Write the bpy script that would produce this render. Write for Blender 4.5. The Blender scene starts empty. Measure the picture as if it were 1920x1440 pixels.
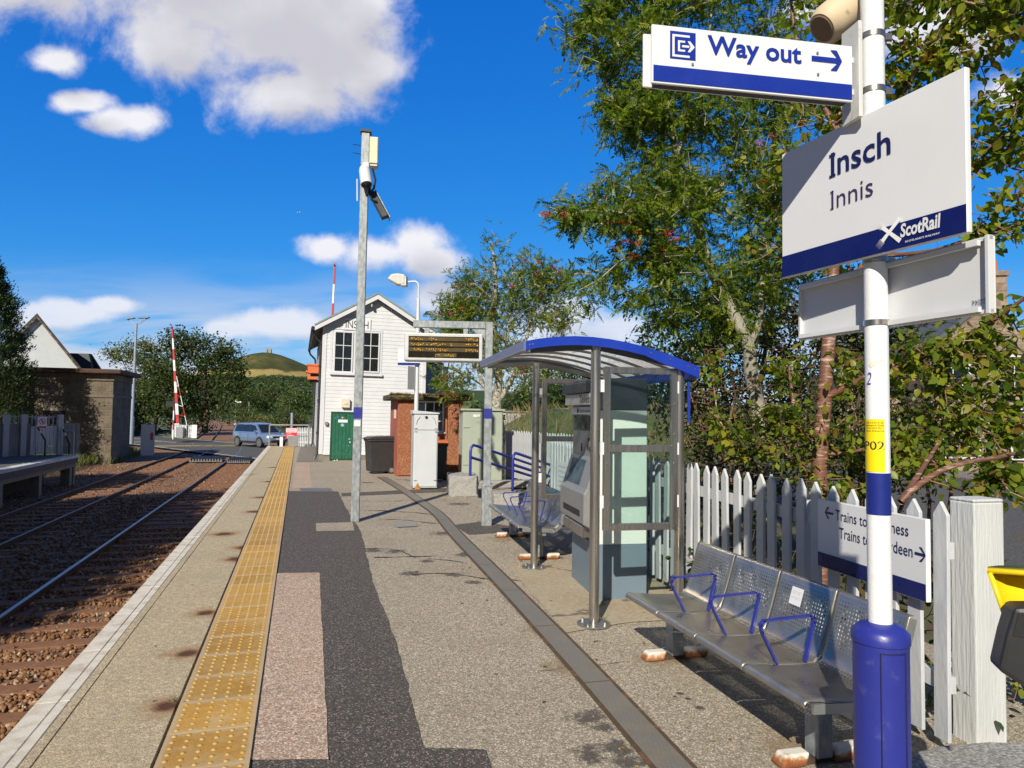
import bpy, bmesh, math, random
import numpy as np
from mathutils import Vector, Matrix
SC = bpy.context.scene
COL = SC.collection
R = math.radians
rng = np.random.default_rng(7)
random.seed(7)

# ------------------------------------------------------------------ camera, sky, sun
CAM_H, FPX, PITCH, ROLL = 1.70, 1300.0, math.atan(55 / 1300), 0.0130
CR = Matrix.Rotation(math.pi / 2 + PITCH, 3, 'X') @ Matrix.Rotation(ROLL, 3, 'Z')
cam = bpy.data.objects.new('camera', bpy.data.cameras.new('camera'))
COL.objects.link(cam)
cam.matrix_world = Matrix.Translation((0, 0, CAM_H)) @ CR.to_4x4()
cam.data.sensor_width = 36.0
cam.data.lens = FPX / 1920 * 36.0
cam.data.clip_start, cam.data.clip_end = 0.05, 9000
SC.camera = cam
SUN_EL, SUN_TRAVEL = R(34), R(15.5)          # elevation; heading of the light, right of straight ahead
sun = bpy.data.objects.new('sun', bpy.data.lights.new('sun', 'SUN'))
COL.objects.link(sun)
sun.data.energy, sun.data.angle, sun.data.color = 5.0, R(0.53), (1.0, 0.92, 0.76)
sdir = Vector((math.sin(SUN_TRAVEL) * math.cos(SUN_EL), math.cos(SUN_TRAVEL) * math.cos(SUN_EL), -math.sin(SUN_EL)))
sun.rotation_euler = sdir.to_track_quat('-Z', 'Y').to_euler()
sun.location = (-8, -20, 20)
SC.view_settings.view_transform = 'Standard'
SC.view_settings.look = 'None'
SC.view_settings.exposure = 0.36
SC.view_settings.gamma = 1.0


def ray(px, py):
    return CR @ Vector(((px - 960) / FPX, -(py - 720) / FPX, -1))


def G(px, py, z=0.0):                        # photo point -> point on the level z
    d = ray(px, py)
    return Vector((0, 0, CAM_H)) + d * ((z - CAM_H) / d.z)


def D(px, py, Y):                            # photo point -> point at distance Y ahead
    d = ray(px, py)
    return Vector((0, 0, CAM_H)) + d * (Y / d.y)


PA = R(17.0)                                 # the platform runs 17 degrees left of ahead
PC, PS = math.cos(PA), math.sin(PA)


def ST(s, t, z=0.0):                         # s across the platform, t along it
    return Vector((s * PC - t * PS, s * PS + t * PC, z))


# ------------------------------------------------------------------ node helpers
def nn(nt, typ, **kw):
    n = nt.nodes.new(typ)
    for k, v in kw.items():
        if k.startswith('i_'):
            key = k[2:]
            key = int(key) if key.isdigit() else key.replace('_', ' ')
            if isinstance(v, bpy.types.NodeSocket):
                nt.links.new(v, n.inputs[key])
            else:
                n.inputs[key].default_value = v
        else:
            setattr(n, k, v)
    return n


def math_(nt, op, a, b=0.0, clamp=False):
    n = nt.nodes.new('ShaderNodeMath')
    n.operation = op
    n.use_clamp = clamp
    for i, v in enumerate((a, b)):
        if isinstance(v, bpy.types.NodeSocket):
            nt.links.new(v, n.inputs[i])
        else:
            n.inputs[i].default_value = v
    return n.outputs[0]


def mixc(nt, f, a, b, blend='MIX'):
    n = nt.nodes.new('ShaderNodeMix')
    n.data_type = 'RGBA'
    n.blend_type = blend
    for i, v in ((0, f), (6, a), (7, b)):
        if isinstance(v, bpy.types.NodeSocket):
            nt.links.new(v, n.inputs[i])
        elif i == 0:
            n.inputs[0].default_value = v
        else:
            n.inputs[i].default_value = (*v[:3], 1)
    return n.outputs[2]


def ramp(nt, fac, stops, interp='LINEAR'):
    n = nt.nodes.new('ShaderNodeValToRGB')
    cr = n.color_ramp
    cr.interpolation = interp
    while len(cr.elements) < len(stops):
        cr.elements.new(0.5)
    for e, (p, c) in zip(cr.elements, stops):
        e.position = p
        e.color = (*c[:3], 1) if len(c) >= 3 else (c[0], c[0], c[0], 1)
    nt.links.new(fac, n.inputs[0])
    return n.outputs[0]


def mrange(nt, v, a, b, c=0.0, d=1.0, smooth=True):
    n = nt.nodes.new('ShaderNodeMapRange')
    n.interpolation_type = 'SMOOTHSTEP' if smooth else 'LINEAR'
    nt.links.new(v, n.inputs[0])
    for i, x in enumerate((a, b, c, d)):
        n.inputs[i + 1].default_value = x
    return n.outputs[0]


# ------------------------------------------------------------------ the sky
W = bpy.data.worlds.new('World')
SC.world = W
W.use_nodes = True
wt = W.node_tree
wt.nodes.clear()
sky = nn(wt, 'ShaderNodeTexSky', sky_type='NISHITA', sun_disc=False, sun_elevation=SUN_EL,
         sun_rotation=math.pi + SUN_TRAVEL, air_density=1.0, dust_density=0.25, ozone_density=3.0, altitude=100)
hsv = nn(wt, 'ShaderNodeHueSaturation', i_Saturation=1.28, i_Value=0.95, i_Color=sky.outputs[0])
sep = nn(wt, 'ShaderNodeSeparateColor', i_0=hsv.outputs[0])
skycol = nn(wt, 'ShaderNodeCombineColor', i_0=math_(wt, 'MULTIPLY', math_(wt, 'POWER', sep.outputs[0], 1.1), 0.30),
            i_1=math_(wt, 'MULTIPLY', math_(wt, 'POWER', sep.outputs[1], 0.70), 1.27), i_2=math_(wt, 'MULTIPLY', math_(wt, 'POWER', sep.outputs[2], 0.42), 3.7)).outputs[0]
tc = nn(wt, 'ShaderNodeTexCoord')
sx = nn(wt, 'ShaderNodeSeparateXYZ', i_0=tc.outputs['Generated'])
yy = math_(wt, 'MAXIMUM', sx.outputs[1], 0.05)
ca, cb = math_(wt, 'DIVIDE', sx.outputs[0], yy), math_(wt, 'DIVIDE', sx.outputs[2], yy)
cuv = nn(wt, 'ShaderNodeCombineXYZ', i_0=ca, i_1=cb).outputs[0]


def cloud_field(uv, blobs):
    out = None
    for (px, py, rx, ry) in blobs:
        d = ray(px, py)
        c = (d.x / d.y, d.z / d.y, 0)
        v = nn(wt, 'ShaderNodeVectorMath', operation='SUBTRACT', i_0=uv, i_1=c).outputs[0]
        v = nn(wt, 'ShaderNodeVectorMath', operation='MULTIPLY', i_0=v, i_1=(1300 / rx, 1300 / ry, 0)).outputs[0]
        ln = nn(wt, 'ShaderNodeVectorMath', operation='LENGTH', i_0=v).outputs['Value']
        g = math_(wt, 'SUBTRACT', 1.0, ln)
        out = g if out is None else nn(wt, 'ShaderNodeMath', operation='SMOOTH_MAX', i_0=out, i_1=g, i_2=0.25).outputs[0]
    return out


CLOUDS = [(330, -60, 360, 200), (470, 30, 290, 190), (590, 60, 190, 160), (535, 175, 150, 95), (690, 125, 90, 55), (665, 20, 100, 90), (340, 80, 170, 95),
          (90, -80, 200, 130), (105, 116, 85, 40), (218, 228, 100, 34), (145, 192, 80, 30), (258, 228, 58, 40),
          (620, 465, 70, 36), (705, 470, 110, 52), (775, 455, 90, 58), (810, 490, 80, 42),
          (830, 560, 75, 45), (1060, 590, 90, 40), (500, 605, 110, 34), (430, 615, 80, 22), (560, 612, 60, 22), (120, 588, 120, 30), (215, 572, 70, 20), (60, 600, 60, 20),
          (1080, 640, 160, 60), (1750, 60, 180, 90), (1900, 180, 120, 60), (1500, 20, 80, 60)]
nw = nn(wt, 'ShaderNodeTexNoise', i_Vector=cuv, i_Scale=5.5, i_Detail=10.0, i_Roughness=0.60, i_Distortion=0.2)
nf = math_(wt, 'MULTIPLY', math_(wt, 'SUBTRACT', nw.outputs[0], 0.5), 2.7)
fld = math_(wt, 'ADD', cloud_field(cuv, CLOUDS), nf)
mask = math_(wt, 'MULTIPLY', mrange(wt, fld, -0.04, 0.60), mrange(wt, cb, 0.06, 0.26, 0.66, 1.0))
# the same field a little higher up tells how much cloud lies above: thick parts turn grey below
up = nn(wt, 'ShaderNodeVectorMath', operation='ADD', i_0=cuv, i_1=(-0.018, 0.040, 0)).outputs[0]
nw2 = nn(wt, 'ShaderNodeTexNoise', i_Vector=up, i_Scale=5.5, i_Detail=6.0, i_Roughness=0.55, i_Distortion=0.15)
fld2 = math_(wt, 'ADD', cloud_field(up, CLOUDS), math_(wt, 'MULTIPLY', math_(wt, 'SUBTRACT', nw2.outputs[0], 0.5), 1.9))
shade = mrange(wt, fld2, -0.15, 0.95)
ccol = mixc(wt, shade, (8.8, 8.7, 9.1), (5.9, 5.8, 6.3))
# thin streaks low over the horizon
mp = nn(wt, 'ShaderNodeVectorMath', operation='MULTIPLY', i_0=cuv, i_1=(2.2, 13.0, 1.0)).outputs[0]
ns = nn(wt, 'ShaderNodeTexNoise', i_Vector=mp, i_Scale=1.6, i_Detail=6.0, i_Roughness=0.55, i_Distortion=0.6)
low = mrange(wt, cb, 0.24, 0.05)
st = math_(wt, 'MULTIPLY', mrange(wt, ns.outputs[0], 0.30, 0.62), low)
st = math_(wt, 'MULTIPLY', st, 0.88)
c1 = mixc(wt, st, skycol, (6.6, 6.9, 7.7))
c2 = mixc(wt, math_(wt, 'MULTIPLY', mask, 0.97), c1, ccol)
# unseen sky behind and overhead, darkened to weaken fill light, with faint broken cloud
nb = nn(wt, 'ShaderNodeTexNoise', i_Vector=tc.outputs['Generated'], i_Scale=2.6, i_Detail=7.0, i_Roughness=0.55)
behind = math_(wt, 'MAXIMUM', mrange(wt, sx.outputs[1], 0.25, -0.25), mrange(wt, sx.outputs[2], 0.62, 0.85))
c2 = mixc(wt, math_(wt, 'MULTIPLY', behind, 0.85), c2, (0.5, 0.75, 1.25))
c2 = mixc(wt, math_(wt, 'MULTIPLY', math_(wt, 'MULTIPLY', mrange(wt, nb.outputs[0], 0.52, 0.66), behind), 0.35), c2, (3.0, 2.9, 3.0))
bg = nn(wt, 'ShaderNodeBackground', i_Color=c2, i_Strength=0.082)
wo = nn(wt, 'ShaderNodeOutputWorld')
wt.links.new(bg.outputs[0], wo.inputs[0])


# ------------------------------------------------------------------ materials
def new_mat(name):
    m = bpy.data.materials.new(name)
    m.use_nodes = True
    nt = m.node_tree
    nt.nodes.clear()
    out = nt.nodes.new('ShaderNodeOutputMaterial')
    return m, nt, out


def M(name, col, rough=0.6, metal=0.0, var=0.12, vs=6.0, bump=0.0, bs=60.0, col2=None, spec=0.5, thr=(0.42, 0.62), coat=0.0, stretch=None):
    m, nt, out = new_mat(name)
    tc = nn(nt, 'ShaderNodeTexCoord')
    vec = tc.outputs['Object']
    if stretch:
        vec = nn(nt, 'ShaderNodeVectorMath', operation='MULTIPLY', i_0=vec, i_1=stretch).outputs[0]
    n1 = nn(nt, 'ShaderNodeTexNoise', i_Vector=vec, i_Scale=vs, i_Detail=8.0, i_Roughness=0.65)
    b = Vector(col)
    if col2 is None:
        lo, hi = b * (1 - var), b * (1 + var)
        c = ramp(nt, n1.outputs[0], [(0.25, lo), (0.75, hi)])
    else:
        c = ramp(nt, n1.outputs[0], [(thr[0], b), (thr[1], col2)])
    p = nn(nt, 'ShaderNodeBsdfPrincipled', i_Base_Color=c, i_Metallic=metal, i_Specular_IOR_Level=spec)
    p.inputs['Coat Weight'].default_value = coat
    rr = mrange(nt, n1.outputs[0], 0.3, 0.7, max(rough - 0.08, 0.02), min(rough + 0.08, 1))
    nt.links.new(rr, p.inputs['Roughness'])
    if bump:
        n2 = nn(nt, 'ShaderNodeTexNoise', i_Vector=vec, i_Scale=bs, i_Detail=6.0)
        bp = nn(nt, 'ShaderNodeBump', i_Strength=bump, i_Distance=0.01, i_Height=n2.outputs[0])
        nt.links.new(bp.outputs[0], p.inputs['Normal'])
    nt.links.new(p.outputs[0], out.inputs[0])
    return m


def spots(nt, col, vec, pts, dark, amp=1.1, nscale=9.0, lo=1.0, hi=0.35, strength=1.0):
    mn = None
    for (x, y, r) in pts:
        d = nn(nt, 'ShaderNodeVectorMath', operation='DISTANCE', i_0=vec, i_1=(x, y, 0)).outputs['Value']
        d = math_(nt, 'DIVIDE', d, r)
        mn = d if mn is None else math_(nt, 'MINIMUM', mn, d)
    nz = nn(nt, 'ShaderNodeTexNoise', i_Vector=vec, i_Scale=nscale, i_Detail=9.0, i_Roughness=0.75, i_Distortion=0.6)
    v = math_(nt, 'ADD', mn, math_(nt, 'MULTIPLY', math_(nt, 'SUBTRACT', nz.outputs[0], 0.5), amp * 2))
    f = math_(nt, 'MULTIPLY', mrange(nt, v, lo, hi), strength)
    return mixc(nt, f, col, dark)


def agg(name, stones, scale=110.0, dirt=(0.25, 0.22, 0.18), dirt_amt=0.35, bump=0.5, rough=0.85, marks=None, cracks=None, big=0.9):
    """a surface of small mixed stones"""
    m, nt, out = new_mat(name)
    tc = nn(nt, 'ShaderNodeTexCoord')
    vec = nn(nt, 'ShaderNodeVectorMath', operation='MULTIPLY', i_0=tc.outputs['Object'], i_1=(1, 1, 0)).outputs[0]
    vo = nn(nt, 'ShaderNodeTexVoronoi', i_Vector=vec, i_Scale=scale)
    sp = nn(nt, 'ShaderNodeSeparateColor', i_0=vo.outputs['Color'])
    k = len(stones)
    c = ramp(nt, sp.outputs[0], [((i + 0.5) / k, s) for i, s in enumerate(stones)])
    gap = mrange(nt, vo.outputs['Distance'], 0.35, 0.75)
    c = mixc(nt, math_(nt, 'MULTIPLY', gap, 0.62), c, [x * 0.45 for x in stones[0]])
    n1 = nn(nt, 'ShaderNodeTexNoise', i_Vector=vec, i_Scale=big, i_Detail=9.0, i_Roughness=0.68)
    c = mixc(nt, mrange(nt, n1.outputs[0], 0.45, 0.75, 0.0, dirt_amt), c, dirt)
    n3 = nn(nt, 'ShaderNodeTexNoise', i_Vector=vec, i_Scale=22.0, i_Detail=4.0, i_Roughness=0.6)
    c = mixc(nt, 1.0, c, ramp(nt, n3.outputs[0], [(0.3, (0.80, 0.80, 0.80)), (0.7, (1.16, 1.16, 1.16))]), 'MULTIPLY')
    if marks:
        for (pts, dark, amp, ns, st) in marks:
            c = spots(nt, c, vec, pts, dark, amp, ns, strength=st)
    if cracks:
        wv = nn(nt, 'ShaderNodeTexNoise', i_Vector=vec, i_Scale=0.8, i_Detail=5.0, i_Roughness=0.6)
        off = nn(nt, 'ShaderNodeVectorMath', operation='SCALE', i_0=wv.outputs['Color'], i_Scale=0.9).outputs[0]
        v2 = nn(nt, 'ShaderNodeVectorMath', operation='ADD', i_0=vec, i_1=off).outputs[0]
        ve = nn(nt, 'ShaderNodeTexVoronoi', feature='DISTANCE_TO_EDGE', i_Vector=v2, i_Scale=cracks)
        c = mixc(nt, mrange(nt, ve.outputs[0], 0.012, 0.0, 0, 0.75), c, (0.05, 0.045, 0.04))
    p = nn(nt, 'ShaderNodeBsdfPrincipled', i_Base_Color=c, i_Roughness=rough, i_Specular_IOR_Level=0.35)
    bp = nn(nt, 'ShaderNodeBump', i_Strength=bump, i_Distance=0.004, i_Height=math_(nt, 'SUBTRACT', 1.0, vo.outputs['Distance']))
    nt.links.new(bp.outputs[0], p.inputs['Normal'])
    nt.links.new(p.outputs[0], out.inputs[0])
    return m


def foliage(name, cols, trans=0.35, rough=0.45):
    m, nt, out = new_mat(name)
    g = nn(nt, 'ShaderNodeNewGeometry')
    k = len(cols)
    c = ramp(nt, g.outputs['Random Per Island'], [(i / max(k - 1, 1), x) for i, x in enumerate(cols)])
    p = nn(nt, 'ShaderNodeBsdfPrincipled', i_Base_Color=c, i_Roughness=rough, i_Specular_IOR_Level=0.22)
    t = nn(nt, 'ShaderNodeBsdfTranslucent', i_Color=mixc(nt, 1.0, c, (1.5, 1.7, 0.7), 'MULTIPLY'))
    mx = nn(nt, 'ShaderNodeMixShader', i_0=trans, i_1=p.outputs[0], i_2=t.outputs[0])
    nt.links.new(mx.outputs[0], out.inputs[0])
    return m


def glass(name, tint, gloss=1.0, rough=0.02):
    m, nt, out = new_mat(name)
    lw = nn(nt, 'ShaderNodeLayerWeight', i_Blend=0.5)
    f = math_(nt, 'MULTIPLY', math_(nt, 'ADD', math_(nt, 'POWER', lw.outputs['Facing'], 4.0), 0.04), gloss, True)
    t = nn(nt, 'ShaderNodeBsdfTransparent', i_Color=(*tint, 1))
    g = nn(nt, 'ShaderNodeBsdfGlossy', i_Roughness=rough)
    mx = nn(nt, 'ShaderNodeMixShader', i_0=f, i_1=t.outputs[0], i_2=g.outputs[0])
    nt.links.new(mx.outputs[0], out.inputs[0])
    return m


def emit(name, col, st):
    m, nt, out = new_mat(name)
    e = nn(nt, 'ShaderNodeEmission', i_Color=(*col, 1), i_Strength=st)
    nt.links.new(e.outputs[0], out.inputs[0])
    return m


def blocks(name, cols, mortar, sx_, sy_, bump=0.6, vs=14.0, rough=0.9, msize=0.02, axes=None):
    """stone or brick courses on upright walls: along = local x + y, up = local z"""
    m, nt, out = new_mat(name)
    tc = nn(nt, 'ShaderNodeTexCoord')
    s = nn(nt, 'ShaderNodeSeparateXYZ', i_0=tc.outputs['Object'])
    v = nn(nt, 'ShaderNodeCombineXYZ', i_0=math_(nt, 'ADD', s.outputs[0], s.outputs[1]), i_1=s.outputs[2]).outputs[0]
    br = nn(nt, 'ShaderNodeTexBrick', i_Vector=v, i_Color1=(*cols[0], 1), i_Color2=(*cols[1], 1), i_Mortar=(*mortar, 1), i_Scale=1.0,
            i_Mortar_Size=msize, i_Brick_Width=sx_, i_Row_Height=sy_)
    br.inputs['Mortar Smooth'].default_value = 0.4
    n1 = nn(nt, 'ShaderNodeTexNoise', i_Vector=tc.outputs['Object'], i_Scale=vs, i_Detail=9.0, i_Roughness=0.7)
    n0 = nn(nt, 'ShaderNodeTexNoise', i_Vector=tc.outputs['Object'], i_Scale=1.1, i_Detail=5.0, i_Roughness=0.6)
    c = mixc(nt, 1.0, br.outputs[0], ramp(nt, n1.outputs[0], [(0.25, (0.6, 0.58, 0.55)), (0.75, (1.3, 1.3, 1.3))]), 'MULTIPLY')
    c = mixc(nt, 1.0, c, ramp(nt, n0.outputs[0], [(0.3, (0.72, 0.70, 0.68)), (0.65, (1.1, 1.1, 1.1))]), 'MULTIPLY')
    p = nn(nt, 'ShaderNodeBsdfPrincipled', i_Base_Color=c, i_Roughness=rough, i_Specular_IOR_Level=0.2)
    h = math_(nt, 'SUBTRACT', math_(nt, 'MULTIPLY', n1.outputs[0], 0.6), br.outputs['Fac'])
    bp = nn(nt, 'ShaderNodeBump', i_Strength=bump, i_Distance=0.02, i_Height=h)
    nt.links.new(bp.outputs[0], p.inputs['Normal'])
    nt.links.new(p.outputs[0], out.inputs[0])
    return m


# ------------------------------------------------------------------ mesh builder
class MB:
    def __init__(s):
        s.v, s.f, s.m = [], [], []

    def add(s, vs, fs, m=0):
        o = len(s.v)
        s.v += [tuple(v) for v in vs]
        s.f += [tuple(i + o for i in f) for f in fs]
        s.m += [m] * len(fs)
        return s

    def bx(s, x0, x1, y0, y1, z0, z1, m=0):
        vs = [(x, y, z) for z in (z0, z1) for y in (y0, y1) for x in (x0, x1)]
        return s.add(vs, [(0, 2, 3, 1), (4, 5, 7, 6), (0, 1, 5, 4), (2, 6, 7, 3), (0, 4, 6, 2), (1, 3, 7, 5)], m)

    def box(s, c, sz, rot=None, m=0):
        c = Vector(c)
        vs = [Vector((x * sz[0] / 2, y * sz[1] / 2, z * sz[2] / 2)) for z in (-1, 1) for y in (-1, 1) for x in (-1, 1)]
        if rot is not None:
            vs = [rot @ v for v in vs]
        return s.add([v + c for v in vs], [(0, 2, 3, 1), (4, 5, 7, 6), (0, 1, 5, 4), (2, 6, 7, 3), (0, 4, 6, 2), (1, 3, 7, 5)], m)

    def beam(s, a, b, w, h, m=0, up=(0, 0, 1)):
        a, b = Vector(a), Vector(b)
        d = (b - a).normalized()
        u = Vector(up)
        if abs(d.dot(u)) > 0.98:
            u = Vector((0, 1, 0))
        x = d.cross(u).normalized()
        u = x.cross(d)
        vs = [p + x * i * w / 2 + u * j * h / 2 for p in (a, b) for j in (-1, 1) for i in (-1, 1)]
        return s.add(vs, [(0, 2, 3, 1), (4, 5, 7, 6), (0, 1, 5, 4), (2, 6, 7, 3), (0, 4, 6, 2), (1, 3, 7, 5)], m)

    def tube(s, pts, r, seg=10, m=0, cap=True):
        pts = [Vector(p) for p in pts]
        n = len(pts)
        rs = r if isinstance(r, (list, tuple)) else [r] * n
        vs, fs = [], []
        prev = None
        for i, p in enumerate(pts):
            d = (pts[min(i + 1, n - 1)] - pts[max(i - 1, 0)]).normalized()
            if prev is None:
                u = Vector((0, 0, 1)) if abs(d.z) < 0.9 else Vector((1, 0, 0))
                x = d.cross(u).normalized()
            else:
                x = (prev - d * prev.dot(d)).normalized()
            prev = x
            y = d.cross(x)
            for k in range(seg):
                a = 2 * math.pi * k / seg
                vs.append(p + (x * math.cos(a) + y * math.sin(a)) * rs[i])
        for i in range(n - 1):
            for k in range(seg):
                k2 = (k + 1) % seg
                fs.append((i * seg + k, i * seg + k2, (i + 1) * seg + k2, (i + 1) * seg + k))
        if cap:
            fs.append(tuple(range(seg))[::-1])
            fs.append(tuple((n - 1) * seg + k for k in range(seg)))
        return s.add(vs, fs, m)

    def cyl(s, a, b, r0, r1=None, seg=16, m=0):
        return s.tube([a, b], [r0, r0 if r1 is None else r1], seg, m)

    def prism(s, pts, vec, m=0):
        pts = [Vector(p) for p in pts]
        v = Vector(vec)
        n = len(pts)
        vs = pts + [p + v for p in pts]
        fs = [tuple(range(n))[::-1], tuple(range(n, 2 * n))] + [(i, (i + 1) % n, (i + 1) % n + n, i + n) for i in range(n)]
        return s.add(vs, fs, m)

    def sheet(s, pts, m=0):
        return s.add(pts, [tuple(range(len(pts)))], m)

    def strip(s, a, b, m=0):                 # ribbon between two polylines
        n = len(a)
        return s.add(list(a) + list(b), [(i, i + 1, n + i + 1, n + i) for i in range(n - 1)], m)

    def build(s, name, mats, parent=None, smooth=False, bevel=0.0, seg=1, normals=True):
        me = bpy.data.meshes.new(name)
        me.from_pydata(s.v, [], s.f)
        if not isinstance(mats, (list, tuple)):
            mats = [mats]
        for m in mats:
            me.materials.append(m)
        me.polygons.foreach_set('material_index', s.m)
        if normals:
            b = bmesh.new()
            b.from_mesh(me)
            bmesh.ops.recalc_face_normals(b, faces=b.faces)
            b.to_mesh(me)
            b.free()
        if smooth:
            me.polygons.foreach_set('use_smooth', [True] * len(me.polygons))
            me.set_sharp_from_angle(angle=R(42))
        me.update()
        return put(name, me, parent, bevel, seg)


def put(name, me, parent=None, bevel=0.0, seg=1):
    o = bpy.data.objects.new(name, me)
    COL.objects.link(o)
    if parent is not None:
        o.parent = parent
        FM[o.name] = FM[parent.name]
    else:
        FM[o.name] = Matrix.Identity(4)
    if bevel:
        b = o.modifiers.new('bevel', 'BEVEL')
        b.width, b.segments, b.limit_method, b.angle_limit = bevel, seg, 'ANGLE', R(35)
        b.harden_normals = False
    return o


FM = {}


def thing(name, label, cat, loc=(0, 0, 0), rz=0.0, group=None, tilt=0.0):
    o = bpy.data.objects.new(name, None)
    COL.objects.link(o)
    o.empty_display_size = 0.2
    o.location = loc
    o.rotation_euler = (0, tilt, rz)
    FM[o.name] = Matrix.Translation(loc) @ Matrix.Rotation(rz, 4, 'Z') @ Matrix.Rotation(tilt, 4, 'Y')
    return tag(o, label, cat, group)


def tag(o, label, cat, group=None):
    o['label'], o['category'] = label, cat
    if group:
        o['group'] = group
    return o


def struct(o, kind='structure', label=None, cat=None):
    o['kind'] = kind
    if label:
        o['label'] = label
    if cat:
        o['category'] = cat
    return o


def loc(root, p):
    return FM[root.name].inverted() @ Vector(p)


def on_plane(root, px, py, axis=1, val=0.0):  # photo point -> local point on a plane of the thing
    inv = FM[root.name].inverted()
    o = inv @ Vector((0, 0, CAM_H))
    d = inv.to_3x3() @ ray(px, py)
    return o + d * ((val - o[axis]) / d[axis])


def copy_tree(o, parent=None):
    c = o.copy()
    COL.objects.link(c)
    c.parent = parent
    for ch in list(o.children):
        copy_tree(ch, c)
    return c


def mesh_np(name, v, f, mats, midx=None, parent=None, smooth=False):
    """big meshes of equal quads or triangles straight from arrays"""
    me = bpy.data.meshes.new(name)
    k = f.shape[1]
    me.vertices.add(len(v))
    me.vertices.foreach_set('co', np.ascontiguousarray(v, np.float32).ravel())
    me.loops.add(f.size)
    me.loops.foreach_set('vertex_index', np.ascontiguousarray(f, np.int32).ravel())
    me.polygons.add(len(f))
    me.polygons.foreach_set('loop_start', np.arange(0, f.size, k, dtype=np.int32))
    me.polygons.foreach_set('loop_total', np.full(len(f), k, np.int32))
    for m in (mats if isinstance(mats, (list, tuple)) else [mats]):
        me.materials.append(m)
    if midx is not None:
        me.polygons.foreach_set('material_index', np.ascontiguousarray(midx, np.int32))
    if smooth:
        me.polygons.foreach_set('use_smooth', np.ones(len(f), bool))
    me.update(calc_edges=True)
    return put(name, me, parent)


def scatter(tv, tf, org, fr, sc):
    """copies of a template: org (N,3), fr (N,3,3) rows are local axes, sc (N,)"""
    N, nv = len(org), len(tv)
    v = np.einsum('vk,nkj->nvj', tv, fr) * sc[:, None, None] + org[:, None, :]
    f = tf[None, :, :] + (np.arange(N) * nv)[:, None, None]
    return v.reshape(-1, 3), f.reshape(-1, tf.shape[1])


def frames(d, g, roll=1.0, flat=0.0):
    """local x along d; the blade's normal leans up when flat is near 1"""
    d = d / (np.linalg.norm(d, axis=1, keepdims=True) + 1e-9)
    u = g.normal(size=d.shape) * roll
    u[:, 2] += flat * 3
    y = np.cross(u, d)
    y /= np.linalg.norm(y, axis=1, keepdims=True) + 1e-9
    z = np.cross(d, y)
    return np.stack([d, y, z], 1)


def text(parent, name, s, box, mat, plane=None, eps=0.003, off=0.0, shear=0.0, keep=False):
    """lettering fitted to box (u0, v0, u1, v1) on a plane of the thing; plane maps (u, v, out) to local"""
    cu = bpy.data.curves.new(name, 'FONT')
    cu.body, cu.size, cu.offset, cu.shear, cu.resolution_u = s, 1.0, off, shear, 3
    ob = bpy.data.objects.new(name, cu)
    COL.objects.link(ob)
    dg = bpy.context.evaluated_depsgraph_get()
    me = bpy.data.meshes.new_from_object(ob.evaluated_get(dg))
    bpy.data.objects.remove(ob)
    bpy.data.curves.remove(cu)
    co = np.zeros(len(me.vertices) * 3)
    me.vertices.foreach_get('co', co)
    co = co.reshape(-1, 3)
    lo, hi = co.min(0), co.max(0)
    u = box[0] + (co[:, 0] - lo[0]) / (hi[0] - lo[0]) * (box[2] - box[0])
    v = box[1] + (co[:, 1] - lo[1]) / (hi[1] - lo[1]) * (box[3] - box[1])
    if plane is None:
        plane = lambda a, b, e: (a, -e, b)
    for i, vt in enumerate(me.vertices):
        vt.co = plane(u[i], v[i], eps)
    me.materials.clear()
    me.materials.append(mat)
    me.update()
    return put(name, me, parent)
SC.render.engine = 'CYCLES'
SC.cycles.use_denoising = True
SC.cycles.max_bounces = 8
SC.cycles.transparent_max_bounces = 16

# ------------------------------------------------------------------ shared materials
white_paint = M('white_paint', (0.57, 0.59, 0.64), 0.45, var=0.05, vs=3)
blue_paint = M('blue_paint', (0.020, 0.028, 0.24), 0.40, vs=16, col2=(0.055, 0.065, 0.26), thr=(0.60, 0.74), bump=0.12, bs=40)
sign_white = M('sign_white', (0.65, 0.67, 0.725), 0.35, var=0.03, vs=2)
sign_blue = M('sign_blue', (0.010, 0.022, 0.19), 0.35, var=0.06, vs=3)
navy_ink = M('navy_ink', (0.010, 0.013, 0.085), 0.4, var=0.03)
black_paint = M('black_paint', (0.016, 0.016, 0.018), 0.5, var=0.2)
dark_plastic = M('dark_plastic', (0.022, 0.023, 0.026), 0.42, var=0.15, vs=4)
galv = M('galvanised_steel', (0.21, 0.235, 0.26), 0.5, 0.35, vs=26, col2=(0.33, 0.355, 0.38), thr=(0.40, 0.62), stretch=(1, 1, 0.45))
stainless = M('stainless_steel', (0.46, 0.43, 0.40), 0.28, 0.92, var=0.06, vs=30, stretch=(1, 1, .04))
steel_dull = M('dull_steel', (0.40, 0.41, 0.42), 0.38, 0.9, var=0.15, vs=20)
alu_grey = M('grey_aluminium', (0.36, 0.37, 0.38), 0.42, 0.7, var=0.10, vs=12)
glass_clear = glass('clear_glass', (0.86, 0.93, 0.91))
glass_dark = M('dark_window_glass', (0.012, 0.015, 0.018), 0.05, var=0.3, vs=2, spec=0.9)
granite = agg('granite', [(0.30, 0.30, 0.30), (0.42, 0.42, 0.42), (0.20, 0.20, 0.20), (0.34, 0.33, 0.32)], 70, (0.2, 0.18, 0.15), 0.5, 0.9)
granite3 = M('granite_rough', (0.22, 0.215, 0.21), 0.9, var=0.25, vs=40, col2=(0.38, 0.37, 0.36), thr=(0.36, 0.66), bump=0.9, bs=55)

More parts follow.
